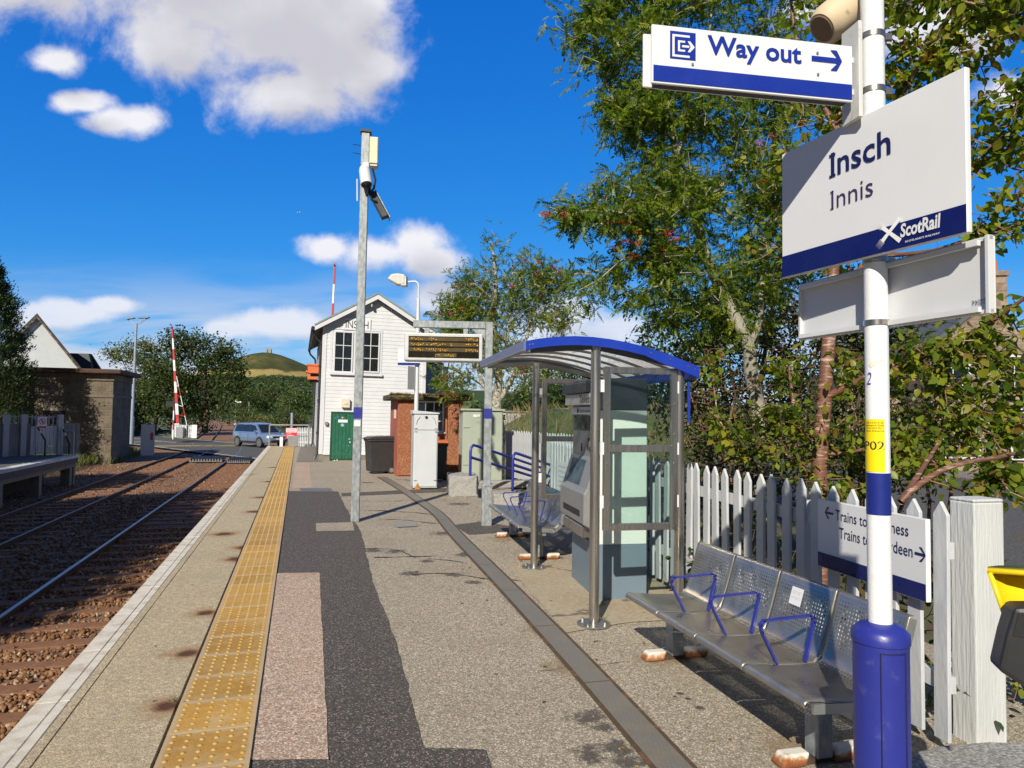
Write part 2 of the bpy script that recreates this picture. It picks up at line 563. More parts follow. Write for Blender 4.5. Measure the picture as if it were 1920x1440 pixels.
# ------------------------------------------------------------------ ground, banks, road
grass_mat = M('grass_ground', (0.055, 0.085, 0.022), 0.95, vs=0.9, col2=(0.13, 0.115, 0.045), thr=(0.40, 0.68), bump=0.6, bs=14)
ground = struct(MB().sheet([(-4500, -300, -1.32), (4500, -300, -1.32), (4500, 8000, -1.32), (-4500, 8000, -1.32)]).build('ground', grass_mat))

b = MB()
EDGE = -1.39
END = 34.4
slab_sp = [G(385, 1155), G(352, 1232), G(312, 1332), G(478, 962), G(492, 935), G(462, 1030), G(448, 1052), G(505, 905), G(512, 878), G(420, 1005)]
slab_marks = [(p.x, p.y, 0.10 if p.y < 6 else 0.17) for p in slab_sp]
dark_sp = [G(290, 1322), G(292, 1218), G(360, 1102)]
slab_mat = agg('slab_concrete', [(0.42, 0.345, 0.225), (0.54, 0.455, 0.315), (0.33, 0.265, 0.165), (0.47, 0.39, 0.265), (0.66, 0.565, 0.42)], 150,
               (0.26, 0.22, 0.16), 0.45, 0.35, marks=[([(p.x, p.y, 0.20 if p.y < 6 else 0.30) for p in slab_sp], (0.27, 0.13, 0.045), 0.9, 7.0, 0.6), (slab_marks, (0.075, 0.026, 0.012), 0.6, 11.0, 0.95), ([(p.x, p.y, 0.02) for p in dark_sp], (0.06, 0.05, 0.04), 0.5, 20.0, 0.9)])
edge_mat = M('white_edge_paint', (0.60, 0.56, 0.49), 0.8, vs=7, col2=(0.42, 0.37, 0.30), thr=(0.46, 0.66), bump=0.25, bs=120)
conc_mat = agg('platform_aggregate', [(0.32, 0.275, 0.21), (0.46, 0.40, 0.315), (0.20, 0.17, 0.13), (0.38, 0.33, 0.26), (0.70, 0.62, 0.52), (0.25, 0.225, 0.185)], 120,
               (0.20, 0.165, 0.12), 0.42, 0.6,
               marks=[([(G(x, y).x, G(x, y).y, r) for x, y, r in ((1105, 1345, .13), (1128, 1362, .08), (1110, 1415, .11), (1155, 1405, .12), (1180, 1430, .1), (700, 1032, .16), (740, 1034, .16), (800, 1052, .10), (770, 1075, .14), (850, 1078, .12), (890, 1092, .1), (640, 955, .14), (760, 985, .22), (830, 1000, .2), (870, 1040, .15), (690, 905, .2), (860, 945, .25))],
                       (0.055, 0.05, 0.045), 1.9, 13.0, 0.85),
                      ([(G(x, y).x, G(x, y).y, r) for x, y, r in ((1275, 1300, .035), (1290, 1310, .03), (1312, 1327, .04), (1265, 1306, .02))], (0.04, 0.037, 0.035), 0.5, 14.0, 0.9),
                      ([(G(x, y).x, G(x, y).y, r) for x, y, r in ((1060, 1250, .2), (1020, 1180, .25), (1240, 1230, .2), (1500, 1400, .25), (950, 1010, .3), (990, 1130, .15))], (0.19, 0.125, 0.06), 1.2, 4.0, 0.55)])
pink_mat = agg('pink_aggregate', [(0.46, 0.31, 0.225), (0.66, 0.52, 0.42), (0.30, 0.20, 0.15), (0.54, 0.42, 0.33), (0.22, 0.165, 0.13), (0.72, 0.62, 0.52)], 105, (0.26, 0.21, 0.17), 0.45, 0.6)
tar_mat = agg('dark_tarmac', [(0.078, 0.066, 0.059), (0.11, 0.095, 0.085), (0.053, 0.045, 0.041), (0.088, 0.075, 0.067), (0.145, 0.127, 0.115), (0.078, 0.066, 0.06), (0.066, 0.056, 0.051), (0.30, 0.27, 0.245)], 120,
              (0.085, 0.078, 0.068), 0.5, 0.7, rough=0.8)
base_conc = agg('shelter_base_concrete', [(0.40, 0.34, 0.25), (0.44, 0.38, 0.29), (0.36, 0.30, 0.22)], 220, (0.30, 0.22, 0.13), 0.6, 0.15, cracks=0.5)
old_conc = M('old_concrete', (0.20, 0.18, 0.15), 0.9, var=0.35, vs=5, bump=0.5, bs=30)
tact_mat_m, nt_, out_ = new_mat('tactile_yellow')
tc_ = nn(nt_, 'ShaderNodeTexCoord')
n_a = nn(nt_, 'ShaderNodeTexNoise', i_Vector=tc_.outputs['Object'], i_Scale=2.2, i_Detail=9.0, i_Roughness=0.7)
n_b = nn(nt_, 'ShaderNodeTexNoise', i_Vector=tc_.outputs['Object'], i_Scale=70.0, i_Detail=5.0, i_Roughness=0.6)
n_c = nn(nt_, 'ShaderNodeTexNoise', i_Vector=tc_.outputs['Object'], i_Scale=0.7, i_Detail=6.0, i_Roughness=0.6)
tcol = ramp(nt_, n_a.outputs[0], [(0.28, (0.36, 0.200, 0.038)), (0.5, (0.46, 0.268, 0.055)), (0.72, (0.48, 0.31, 0.10))])
tcol = mixc(nt_, 1.0, tcol, ramp(nt_, n_b.outputs[0], [(0.3, (0.78, 0.78, 0.76)), (0.7, (1.15, 1.15, 1.15))]), 'MULTIPLY')
tcol = mixc(nt_, mrange(nt_, n_c.outputs[0], 0.48, 0.70, 0, 0.6), tcol, (0.33, 0.16, 0.035))
n_d = nn(nt_, 'ShaderNodeTexNoise', i_Vector=tc_.outputs['Object'], i_Scale=5.5, i_Detail=9.0, i_Roughness=0.75)
tcol = mixc(nt_, mrange(nt_, n_d.outputs[0], 0.46, 0.68, 0, 0.65), tcol, (0.46, 0.345, 0.19))
tcol = mixc(nt_, mrange(nt_, n_d.outputs[0], 0.40, 0.28, 0, 0.5), tcol, (0.23, 0.13, 0.035))
# every slab has its own tone and pale worn borders
rot = nn(nt_, 'ShaderNodeVectorRotate', rotation_type='Z_AXIS', i_Vector=tc_.outputs['Object'])
rot.inputs['Angle'].default_value = -PA
rs_ = nn(nt_, 'ShaderNodeSeparateXYZ', i_0=rot.outputs[0])
slab_t = math_(nt_, 'DIVIDE', math_(nt_, 'ADD', rs_.outputs[1], 6.0), 0.40)
wn = nn(nt_, 'ShaderNodeTexWhiteNoise', noise_dimensions='1D')
nt_.links.new(math_(nt_, 'FLOOR', slab_t), wn.inputs['W'])
tcol = mixc(nt_, 1.0, tcol, ramp(nt_, wn.outputs['Value'], [(0, (0.80, 0.80, 0.82)), (1, (1.14, 1.12, 1.08))]), 'MULTIPLY')
fr_t = math_(nt_, 'FRACT', slab_t)
e_t = math_(nt_, 'MINIMUM', fr_t, math_(nt_, 'SUBTRACT', 1.0, fr_t))
u_s = math_(nt_, 'DIVIDE', math_(nt_, 'ADD', rs_.outputs[0], 0.612), 0.426)
e_s = math_(nt_, 'MINIMUM', u_s, math_(nt_, 'SUBTRACT', 1.0, u_s))
e_m = math_(nt_, 'ADD', math_(nt_, 'MINIMUM', e_t, e_s), math_(nt_, 'MULTIPLY', math_(nt_, 'SUBTRACT', n_d.outputs[0], 0.5), 0.22))
tcol = mixc(nt_, mrange(nt_, e_m, 0.11, 0.0, 0, 0.68), tcol, (0.44, 0.365, 0.25))
p_ = nn(nt_, 'ShaderNodeBsdfPrincipled', i_Base_Color=tcol, i_Roughness=0.7, i_Specular_IOR_Level=0.35)
b_ = nn(nt_, 'ShaderNodeBump', i_Strength=0.3, i_Distance=0.003, i_Height=n_b.outputs[0])
nt_.links.new(b_.outputs[0], p_.inputs['Normal'])
nt_.links.new(p_.outputs[0], out_.inputs[0])
tact_mat = tact_mat_m

# the platform: body with a curtain wall, then the thin layers on it
pl = MB()
pl.prism([ST(EDGE + 0.06, -8, -1.3), ST(4.6, -8, -1.3), ST(4.6, 16, -1.3), ST(2.6, 22, -1.3), ST(1.9, END + 6, -1.3), ST(0.4, END + 6, -1.3), ST(0.25, END, -1.3), ST(EDGE + 0.06, END, -1.3)], (0, 0, 1.3))
platform = struct(pl.build('platform', [conc_mat]))
# coping slabs: white outer nose, groove, body, with joints
nose, body = MB(), MB()
t = -8.0
rj = random.Random(3)
while t < END - 0.02:
    t1 = min(t + 0.90, END)
    for (s0, s1, z0, z1, mb) in ((EDGE, EDGE + 0.115, -0.16, 0.024, nose), (EDGE + 0.119, EDGE + 0.175, -0.05, 0.025, nose), (EDGE + 0.180, EDGE + 0.230, 0.0, 0.025, body), (EDGE + 0.238, -0.628, 0.0, 0.025, body)):
        dz = rj.uniform(-.0012, .0012)
        pts = [ST(s0, t + 0.001, z0), ST(s1, t + 0.001, z0), ST(s1, t1 - 0.001, z0), ST(s0, t1 - 0.001, z0)]
        mb.prism(pts, (0, 0, z1 - z0 + dz))
    t = t1
struct(nose.build('platform_edge', edge_mat, platform, bevel=0.004))
struct(body.build('coping_slabs', slab_mat, platform))
# tactile paving with real blisters
tb = MB()
t = -6.0
while t < END - 0.1:
    t1 = min(t + 0.40, END)
    tb.prism([ST(-0.612, t + 0.002, 0), ST(-0.186, t + 0.002, 0), ST(-0.186, t1 - 0.002, 0), ST(-0.612, t1 - 0.002, 0)], (0, 0, 0.022 + rj.uniform(-.0012, .0012)))
    t = t1
struct(tb.build('tactile_paving', tact_mat, platform))
k = 8
ang = np.arange(k) * 2 * np.pi / k
tv = np.concatenate([np.stack([np.cos(ang) * .0125, np.sin(ang) * .0125, np.zeros(k)], 1), np.stack([np.cos(ang) * .0085, np.sin(ang) * .0085, np.full(k, .0052)], 1)])
tf = np.array([(i, (i + 1) % k, (i + 1) % k + k, i + k) for i in range(k)] + [(8, 9, 10, 11), (8, 11, 12, 15), (12, 13, 14, 15)])
org = []
t = 0.5
row = 0
while t < END - 0.05:
    tt = (t + 6.0) % 0.40
    if 0.02 < tt < 0.38:
        for i in range(6):
            p = ST(-0.572 + i * 0.0695, t, 0.0218)
            org.append((p.x, p.y, p.z))
    t += 0.0667
org = np.array(org)
eye = np.tile(np.eye(3), (len(org), 1, 1))
v, f = scatter(tv, tf, org, eye, np.ones(len(org)))
struct(mesh_np('tactile_blisters', v, f, M('worn_blister', (0.45, 0.265, 0.05), 0.75, vs=9, col2=(0.47, 0.33, 0.14), thr=(.4, .6)), parent=platform, smooth=False))


def patch(name, pix, mat, z, uneven=0.0):
    pts = [G(x, y, 0) for x, y in pix]
    out = []
    rr = random.Random(len(name))
    n = len(pts)
    for i, p in enumerate(pts):
        q = pts[(i + 1) % n]
        L = (q - p).length
        out.append(Vector((p.x, p.y, z)))
        if uneven:
            m = max(1, int(L / 0.12))
            d = (q - p).normalized()
            s = Vector((-d.y, d.x, 0))
            for j in range(1, m):
                w = p + (q - p) * (j / m) + s * rr.uniform(-uneven, uneven)
                out.append(Vector((w.x, w.y, z)))
    return struct(MB().sheet(out).build(name, mat, platform))


patch('tarmac_patch', [(458, 1440), (539, 921), (634, 922), (648, 952), (676, 996), (700, 1094), (742, 1202), (796, 1404), (911, 1407), (925, 1450), (935, 1620), (415, 1620)], tar_mat, 0.005, 0.008)
patch('pink_patch', [(470, 1345), (517, 1076), (599, 1075), (616, 1427), (618, 1427), (466, 1428)], pink_mat, 0.009, 0.004)
patch('pink_strip', [(548, 917), (553, 868), (580, 868), (585, 916)], pink_mat, 0.005, 0.01)
patch('aggregate_strip', [(592, 982), (661, 980), (664, 996), (593, 997)], conc_mat, 0.009, 0.006)
patch('tarmac_band', [(640, 925), (845, 915), (930, 922), (930, 926), (845, 922), (640, 931)], tar_mat, 0.005, 0.01)
patch('tarmac_trench', [(985, 992), (1060, 972), (1076, 985), (1010, 996), (950, 998), (880, 1003), (850, 985), (905, 978)], tar_mat, 0.0045, 0.015)
patch('shelter_base', [(952, 1062), (1075, 1052), (1300, 1060), (1330, 1160), (1180, 1168), (1062, 1188)], base_conc, 0.007, 0.006)
man = M('manhole_steel', (0.20, 0.20, 0.20), 0.6, 0.6, var=0.3, vs=30)
mh = patch('manhole_cover', [(562, 916), (620, 916), (626, 923), (564, 923)], man, 0.012)
patch('access_cover', [(737, 981), (774, 979), (782, 988), (745, 990)], M('cover_grey', (0.24, 0.24, 0.23), 0.7, var=0.2, vs=12), 0.012)
far_conc = agg('far_concrete', [(0.22, 0.20, 0.18), (0.27, 0.25, 0.22), (0.17, 0.155, 0.14)], 60, (0.13, 0.11, 0.09), 0.5, 0.4)
patch('grey_strip', [(556, 866), (563, 838), (598, 838), (606, 866)], far_conc, 0.006, 0.01)
# loose grit and small fallen leaves on the paving
gv = np.array([(-.5, -.3, 0), (.5, -.35, 0.1), (.45, .4, 0), (-.4, .35, .2), (0, 0, .6)])
gf = np.array([(0, 1, 4), (1, 2, 4), (2, 3, 4), (3, 0, 4)])
N = 900
gp = np.array([ST(rng.uniform(-0.2, 3.4), rng.uniform(2.5, 18), 0.0)[:] for _ in range(N)])
v, f = scatter(gv, gf, gp, frames(np.c_[rng.normal(size=(N, 2)), np.zeros(N)], rng, 0.0, 1.0), rng.uniform(.006, .016, N))
grit = struct(mesh_np('grit', v, f, granite3), 'stuff', 'loose grit and chippings lying on the platform paving', 'grit')
lm = foliage('fallen_leaf', [(0.22, 0.05, 0.02), (0.30, 0.16, 0.03), (0.16, 0.07, 0.02)], 0.1)
lv = np.array([(-.5, 0, 0), (0, -.3, .12), (.5, 0, .02), (0, .3, .12)])
lf = np.array([(0, 1, 2, 3)])
lp = []
for _ in range(420):
    tt = rng.uniform(3, 18)
    sx0 = 3.0 + rng.normal() * .25 if rng.random() < .75 else rng.uniform(1.2, 3.2)
    p = ST(sx0, tt, 0.008)
    lp.append(p[:])
lp = np.array(lp)
v, f = scatter(lv, lf, lp, frames(np.c_[rng.normal(size=(len(lp), 2)), np.zeros(len(lp))], rng, 0.5, 1.0), rng.uniform(.02, .05, len(lp)))
struct(mesh_np('fallen_leaves', v, f, lm), 'stuff', 'small brown and red leaves fallen along the foot of the fence', 'leaves')

# cracks and ragged joints in the old surface
crk = MB()
rc = random.Random(19)


def crack(p, heading, n, w, step=.07, wob=.33):
    x, y = p
    L, Rr = [], []
    for i in range(n):
        heading += rc.uniform(-wob, wob)
        x += math.cos(heading) * step
        y += math.sin(heading) * step
        ww = w * rc.uniform(.25, 1.2) * min(1, (n - i) / 4)
        nx2, ny2 = -math.sin(heading), math.cos(heading)
        L.append(Vector((x + nx2 * ww, y + ny2 * ww, .0065)))
        Rr.append(Vector((x - nx2 * ww, y - ny2 * ww, .0065)))
    crk.strip(L, Rr)


for (px, py, hd_, n, w) in ((668, 1030, .1, 16, .012), (690, 1046, .0, 12, .02), (790, 1048, .2, 9, .012), (850, 1078, .1, 10, .016), (930, 1085, -.2, 8, .01), (760, 1080, .3, 9, .012), (640, 958, .1, 26, .02), (700, 975, .3, 18, .016),
                            (860, 930, .1, 14, .012), (700, 898, .0, 22, .02), (990, 1262, .15, 12, .003), (640, 940, .05, 20, .015)):
    p = G(px, py)
    crack((p.x, p.y), hd_, n, w)
struct(crk.build('platform_cracks', M('crack_dirt', (0.035, 0.03, 0.026), .95, var=.3), platform))

# verge on the right of the platform, street beyond
vg = MB()
vg.sheet([ST(3.5, -20, -0.03), ST(90, -20, -0.03), ST(90, 80, -0.03), ST(4.0, 80, -0.03), ST(1.8, 42, -0.9), ST(1.5, 34, -0.03), ST(1.5, 16, -0.03)])
soil = M('leaf_litter', (0.075, 0.052, 0.030), 0.95, vs=1.4, col2=(0.075, 0.10, 0.032), thr=(0.45, 0.62), bump=0.8, bs=25)
struct(vg.build('verge', soil))
road_mat = agg('road_asphalt', [(0.085, 0.083, 0.082), (0.11, 0.108, 0.105), (0.07, 0.07, 0.07), (0.14, 0.135, 0.13)], 60, (0.07, 0.065, 0.06), 0.4, 0.5)
struct(MB().sheet([(5.6, 6.0, -0.02), (14.0, 6.0, -0.02), (10.5, 40, -0.02), (4.6, 40, -0.02)]).build('street', road_mat))
struct(MB().prism([(13.6, 6.0, -0.03), (15.6, 6.0, -0.03), (12.3, 40, -0.03), (10.4, 40, -0.03)], (0, 0, 0.13)).build('pavement', far_conc))
# land on the left, behind the opposite platform
ll = MB()
ll.sheet([ST(-9.6, 30, -0.92), ST(-10.6, 33, -0.45), ST(-12, 36, -0.28), ST(-14, 48, -0.75), ST(-12.5, 47, -0.9)])
ll.sheet([ST(-12, 36, -0.28), ST(-90, 36, -0.1), ST(-90, 110, -0.1), ST(-17, 110, -0.55), ST(-15.0, 52, -0.62), ST(-14, 48, -0.75)])
ll.sheet([ST(-12, 36, -0.28), ST(-10.6, 33, -0.45), ST(-9.6, 30, -0.92), ST(-9.6, -30, -0.92), ST(-10.4, -30, -0.04), ST(-90, -30, -0.04), ST(-90, 36, -0.1)])
struct(ll.build('grass_bank', grass_mat))

def smooth_path(pts, n=8):
    out = []
    for i in range(len(pts) - 1):
        p0, p1, p2, p3 = pts[max(i - 1, 0)], pts[i], pts[i + 1], pts[min(i + 2, len(pts) - 1)]
        for k in range(n):
            t = k / n
            out.append(0.5 * (2 * p1 + (p2 - p0) * t + (2 * p0 - 5 * p1 + 4 * p2 - p3) * t * t + (3 * p1 - p0 - 3 * p2 + p3) * t ** 3))
    out.append(pts[-1])
    return out


# ------------------------------------------------------------------ the railway
bal_mat = M('ballast_bed', (0.11, 0.058, 0.034), 0.95, vs=24, col2=(0.20, 0.125, 0.085), thr=(0.38, 0.66), bump=1.0, bs=45)
mid = [ST(-4.55, t, 0) for t in (-12, 0, 20, 44, 54)]
curve_px = [(398, 823), (412, 812), (422, 803), (424, 797), (416, 791), (400, 786.5)]
b = MB()
b.sheet([ST(-9.7, -14, -1.07), ST(EDGE + .2, -14, -1.07), ST(EDGE + .2, 36, -1.07), ST(-0.6, 42, -1.07), ST(-0.6, 60, -1.07), ST(-12.5, 60, -1.07), ST(-9.7, 30, -1.07)])
struct(b.build('track_bed', bal_mat))
BEND_ = [(44, 0), (54, -.4), (61, -1.2), (68, -2.0), (83, -3.2), (96, -4.3), (107, -5.3), (129, -7.3), (155, -10.3), (190, -15.5)]
cpath = smooth_path([ST(-4.5 + d, t, 0) for t, d in BEND_], 8)
la, lb = [], []
for i, p in enumerate(cpath):
    d = (cpath[min(i + 1, len(cpath) - 1)] - cpath[max(i - 1, 0)]).normalized()
    n_ = Vector((d.y, -d.x, 0))
    la.append(Vector((p.x, p.y, -1.062)) - n_ * 5.2); lb.append(Vector((p.x, p.y, -1.062)) + n_ * 5.2)
struct(MB().strip(la, lb).build('far_track_bed', M('brown_ballast', (0.17, 0.085, 0.042), .95, vs=1.5, col2=(0.24, 0.13, 0.07), thr=(.4, .6), bump=.6)))
# loose stones where they can be seen
iv = []
base = np.array([(1, 0, -.1), (0, 1, .1), (-1, 0, 0), (0, -1, -.1), (0.1, .1, .75), (0, 0, -.7), (.75, .7, .35), (-.7, .65, .3), (-.6, -.75, .25), (.7, -.7, .3)])
from mathutils import geometry as _g
hb = bmesh.new()
for p in base:
    hb.verts.new(p)
bmesh.ops.convex_hull(hb, input=hb.verts)
bmesh.ops.triangulate(hb, faces=hb.faces)
hb.verts.index_update()
rv = np.array([v.co[:] for v in hb.verts])
rf = np.array([[v.index for v in f.verts] for f in hb.faces])
hb.free()
pts = []
for (s0, s1, t0, t1, n) in ((-3.9, -1.5, 2.2, 9, 9500), (-3.9, -1.5, 9, 18, 7500), (-7.6, -3.6, 5, 14, 9000), (-7.6, -3.6, 14, 24, 6000), (-9.2, -1.5, 18, 40, 7000)):
    s = rng.uniform(s0, s1, n)
    t = rng.uniform(t0, t1, n)
    ph = (t / 0.70) % 1.0
    on = (ph > 0.22) & (ph < 0.60) & (((s > -4.15) & (s < -1.65)) | ((s > -7.5) & (s < -4.95)))
    keep = ~on | (rng.random(n) < 0.13)
    pts.append(np.c_[s, t][keep])
pts = np.concatenate(pts)
org = np.c_[pts[:, 0] * PC - pts[:, 1] * PS, pts[:, 0] * PS + pts[:, 1] * PC, rng.uniform(-1.085, -1.045, len(pts))]
fr = frames(rng.normal(size=org.shape), rng, 1.0, 0.0) * rng.uniform(.6, 1.25, (len(org), 3, 1))
v, f = scatter(rv, rf, org, fr, rng.uniform(.017, .042, len(org)))
m_, nt_, out_ = new_mat('ballast_stone')
gg = nn(nt_, 'ShaderNodeNewGeometry')
cc = ramp(nt_, gg.outputs['Random Per Island'], [(0.0, (0.11, 0.050, 0.024)), (0.35, (0.23, 0.110, 0.050)), (0.6, (0.29, 0.165, 0.088)), (0.8, (0.18, 0.095, 0.052)), (0.95, (0.34, 0.235, 0.15)), (1.0, (0.42, 0.34, 0.25))])
nz = nn(nt_, 'ShaderNodeTexNoise', i_Scale=60.0, i_Detail=4.0)
cc = mixc(nt_, 1.0, cc, ramp(nt_, nz.outputs[0], [(0.3, (0.7, 0.7, 0.7)), (0.7, (1.2, 1.2, 1.2))]), 'MULTIPLY')
pb = nn(nt_, 'ShaderNodeBsdfPrincipled', i_Base_Color=cc, i_Roughness=0.9, i_Specular_IOR_Level=0.2)
nt_.links.new(pb.outputs[0], out_.inputs[0])
struct(mesh_np('ballast', v, f, m_), 'stuff', 'rust-stained ballast stones between the sleepers', 'ballast')

rail_side = M('rusty_rail', (0.060, 0.030, 0.020), 0.8, var=0.3, vs=20)
rail_top = M('polished_rail', (0.36, 0.35, 0.34), 0.36, 0.8, var=0.15, vs=8)
rail_top2 = M('worn_rail', (0.17, 0.14, 0.13), 0.45, 0.6, var=0.2, vs=8)
sleeper_mat = M('sleeper', (0.15, 0.066, 0.030), 0.9, vs=7, col2=(0.215, 0.105, 0.055), thr=(0.35, 0.7), bump=0.5, bs=40, stretch=(1, 1, 1))


BEND = [(46, 0), (54, -.4), (61, -1.2), (68, -2.0), (83, -3.2), (96, -4.3), (107, -5.3), (129, -7.3), (155, -10.3), (190, -15.5)]


def rail_path(s, off):
    # past the crossing the line bends gently to the left
    pts = [ST(s, t, 0) for t in (-12, 5, 20, 38)] + [ST(s + d, t, 0) for t, d in BEND]
    return [Vector((p.x, p.y, 0)) for p in smooth_path(pts, 8)]


def rail_mesh(path, z, top):
    prof = [(-.055, -.15, 0), (.055, -.15, 0), (.055, -.135, 0), (.010, -.115, 0), (.010, -.04, 0), (.036, -.032, 0), (.036, -.004, 0), (.030, 0, 1), (-.030, 0, 0), (-.036, -.004, 0), (-.036, -.032, 0), (-.010, -.04, 0), (-.010, -.115, 0), (-.055, -.135, 0)]
    k = len(prof)
    mb = MB()
    vs = []
    for i, p in enumerate(path):
        d = (path[min(i + 1, len(path) - 1)] - path[max(i - 1, 0)]).normalized()
        x = Vector((d.y, -d.x, 0))
        vs += [p + x * a + Vector((0, 0, z + b_)) for a, b_, _ in prof]
    o = 0
    fs, ms = [], []
    for i in range(len(path) - 1):
        for j in range(k):
            fs.append((i * k + j, i * k + (j + 1) % k, (i + 1) * k + (j + 1) % k, (i + 1) * k + j))
            ms.append(1 if j == 7 else 0)
    mb.v, mb.f, mb.m = [tuple(v) for v in vs], fs, ms
    return mb


def track(label, s_in, s_out, off_in, off_out, nsl, t0, top):
    rt = thing('railway_track', label, 'railway track', ST((s_in + s_out) / 2, 0, -1.07), PA, 'railway tracks')
    inv = FM[rt.name].inverted()
    for s, off in ((s_in, off_in), (s_out, off_out)):
        rail_mesh([inv @ Vector((p.x, p.y, -1.07)) for p in rail_path(s, off)], 0.12, top).build('rail', [rail_side, top], rt)
    ctr = 0.0
    sl = None
    for i in range(nsl):
        if sl is None:
            sl = MB().bx(-1.22, 1.22, -.125, .125, -.13, .0).build('sleeper', sleeper_mat, rt, bevel=0.012)
            o = sl
        else:
            o = sl.copy()
            COL.objects.link(o)
        o.location = (0, t0 + i * 0.70 + 0.287, 0.022 + rj.uniform(-.006, .006))
        o.rotation_euler = (0, 0, rj.uniform(-.012, .012))
    return rt


track('near railway track alongside the platform edge, with one bright polished rail', -2.12, -3.555, 1.3, -0.13, 62, 1.4, rail_top)
track('farther railway track beside the opposite platform, with dull worn rails', -5.45, -6.885, -2.05, -3.48, 62, 1.4, rail_top2)

# level crossing: road deck across the tracks
RD = Vector((0.72, -0.694, 0))
RN = Vector((0.694, 0.72, 0))
c0 = G(433, 842, -0.95)
deck = MB()
q = lambda a, b_, z: Vector((c0.x, c0.y, z)) + RD * a + RN * b_
deck.sheet([q(-42, -3.2, -0.955), q(26, -3.2, -0.955), q(26, 4.6, -0.955), q(-42, 4.6, -0.955)])
deck_o = struct(deck.build('road', road_mat))
wl = M('road_marking', (0.55, 0.55, 0.53), 0.7, vs=14, col2=(0.22, 0.22, 0.21), thr=(0.5, 0.7))
lines = MB()
for (a0, a1, b0, b1) in ((-24, 14, -2.9, -2.75), (-24, 14, 3.9, 4.1), (-30, -11, 0.45, 0.6), (-14, -13.6, -2.7, 0.4), (7, 7.4, .4, 4)):
    lines.sheet([q(a0, b0, -0.951), q(a1, b0, -0.951), q(a1, b1, -0.951), q(a0, b1, -0.951)])
struct(lines.build('road_lines', wl))
yl = M('yellow_marking', (0.50, 0.38, 0.09), 0.7, vs=14, col2=(0.22, 0.19, 0.10), thr=(0.5, 0.75))
lines = MB()
for a in (-7.5, -6.2):
    lines.sheet([q(a, -2.6, -0.951), q(a + 0.5, -2.6, -0.951), q(a + 3.2, 3.8, -0.951), q(a + 2.7, 3.8, -0.951)])
struct(lines.build('yellow_lines', yl))
# bevelled timber guards that keep walkers off the line beside the crossing
gd_mat = M('guard_timber', (0.16, 0.16, 0.165), 0.85, var=0.3, vs=8, stretch=(1, 1, 1))
for i, (sa, sb, lab) in enumerate(((-3.45, -2.35, 'grey ribbed trespass guard between the rails of the near track'), (-5.35, -3.75, 'grey ribbed trespass guard between the two tracks'))):
    g_ = MB()
    n = 12
    t0 = 37.9 if i == 0 else 38.8
    for k in range(n):
        a = sa + (sb - sa) * k / n
        w = (sb - sa) / n
        g_.prism([ST(a, t0, -1.0), ST(a + w, t0, -1.0), ST(a + w / 2, t0, -0.82)], ST(0, 1.9, 0.05) - ST(0, 0, 0))
    tag(g_.build('trespass_guard', gd_mat), lab, 'trespass guard')
# drain channel along the platform
dr = [(1246, 1462), (1070, 1254), (953, 1122), (897, 1061), (845, 1005), (812, 965), (784, 944), (747, 918), (709, 895)]
dpath = smooth_path([G(x, y) for x, y in dr], 6)
W2 = 0.085
left_, right_, ol, orr = [], [], [], []
for i, p in enumerate(dpath):
    d = (dpath[min(i + 1, len(dpath) - 1)] - dpath[max(i - 1, 0)]).normalized()
    n_ = Vector((d.y, -d.x, 0))
    c = p + n_ * W2 * 1.0
    left_.append(c - n_ * W2); right_.append(c + n_ * W2)
    ol.append(c - n_ * (W2 + .028)); orr.append(c + n_ * (W2 + .03))
dt = tag(MB().strip([Vector((p.x, p.y, 0.008)) for p in ol], [Vector((p.x, p.y, 0.008)) for p in orr]).build('drain_channel', M('rust_rim', (0.075, 0.048, 0.030), 0.9, vs=9, col2=(0.16, 0.09, 0.04), thr=(.5, .7), bump=.4)),
         'long narrow cable duct running down the platform under a worn chequer-plate cover', 'cable duct')
m_, nt_, out_ = new_mat('chequer_plate')
tcx = nn(nt_, 'ShaderNodeTexCoord')
ck = nn(nt_, 'ShaderNodeTexVoronoi', i_Vector=tcx.outputs['Object'], i_Scale=42.0, i_Randomness=0.15)
nz = nn(nt_, 'ShaderNodeTexNoise', i_Vector=tcx.outputs['Object'], i_Scale=5.0, i_Detail=7.0)
cb_ = ramp(nt_, ck.outputs['Distance'], [(0.15, (0.36, 0.34, 0.31)), (0.5, (0.17, 0.16, 0.145))])
cb_ = mixc(nt_, mrange(nt_, nz.outputs[0], .45, .7, 0, .6), cb_, (0.22, 0.185, 0.14))
pb = nn(nt_, 'ShaderNodeBsdfPrincipled', i_Base_Color=cb_, i_Roughness=0.55, i_Metallic=0.1)
bp = nn(nt_, 'ShaderNodeBump', i_Strength=0.6, i_Distance=0.004, i_Height=math_(nt_, 'SUBTRACT', 1.0, ck.outputs['Distance']))
nt_.links.new(bp.outputs[0], pb.inputs['Normal'])
nt_.links.new(pb.outputs[0], out_.inputs[0])
cov = MB()
# one plate per metre or so, with joints
i = 0
acc = 0
seg_a, seg_b = [left_[0]], [right_[0]]
for i in range(1, len(left_)):
    seg_a.append(left_[i]); seg_b.append(right_[i])
    acc += (left_[i] - left_[i - 1]).length
    if acc > 0.95 or i == len(left_) - 1:
        d = (seg_a[-1] - seg_a[0]).normalized() * 0.004
        A = [Vector((p.x, p.y, 0.013)) for p in seg_a]; B = [Vector((p.x, p.y, 0.013)) for p in seg_b]
        A[0] += d; B[0] += d; A[-1] -= d; B[-1] -= d
        cov.strip(A, B)
        acc = 0
        seg_a, seg_b = [left_[i]], [right_[i]]
cov.build('cover_plate', m_, dt)

# ------------------------------------------------------------------ hill and far land
hx = np.linspace(-1500, 900, 121)
hy = np.linspace(230, 2600, 119)
HXc, HYc = -531.0, 1500.0


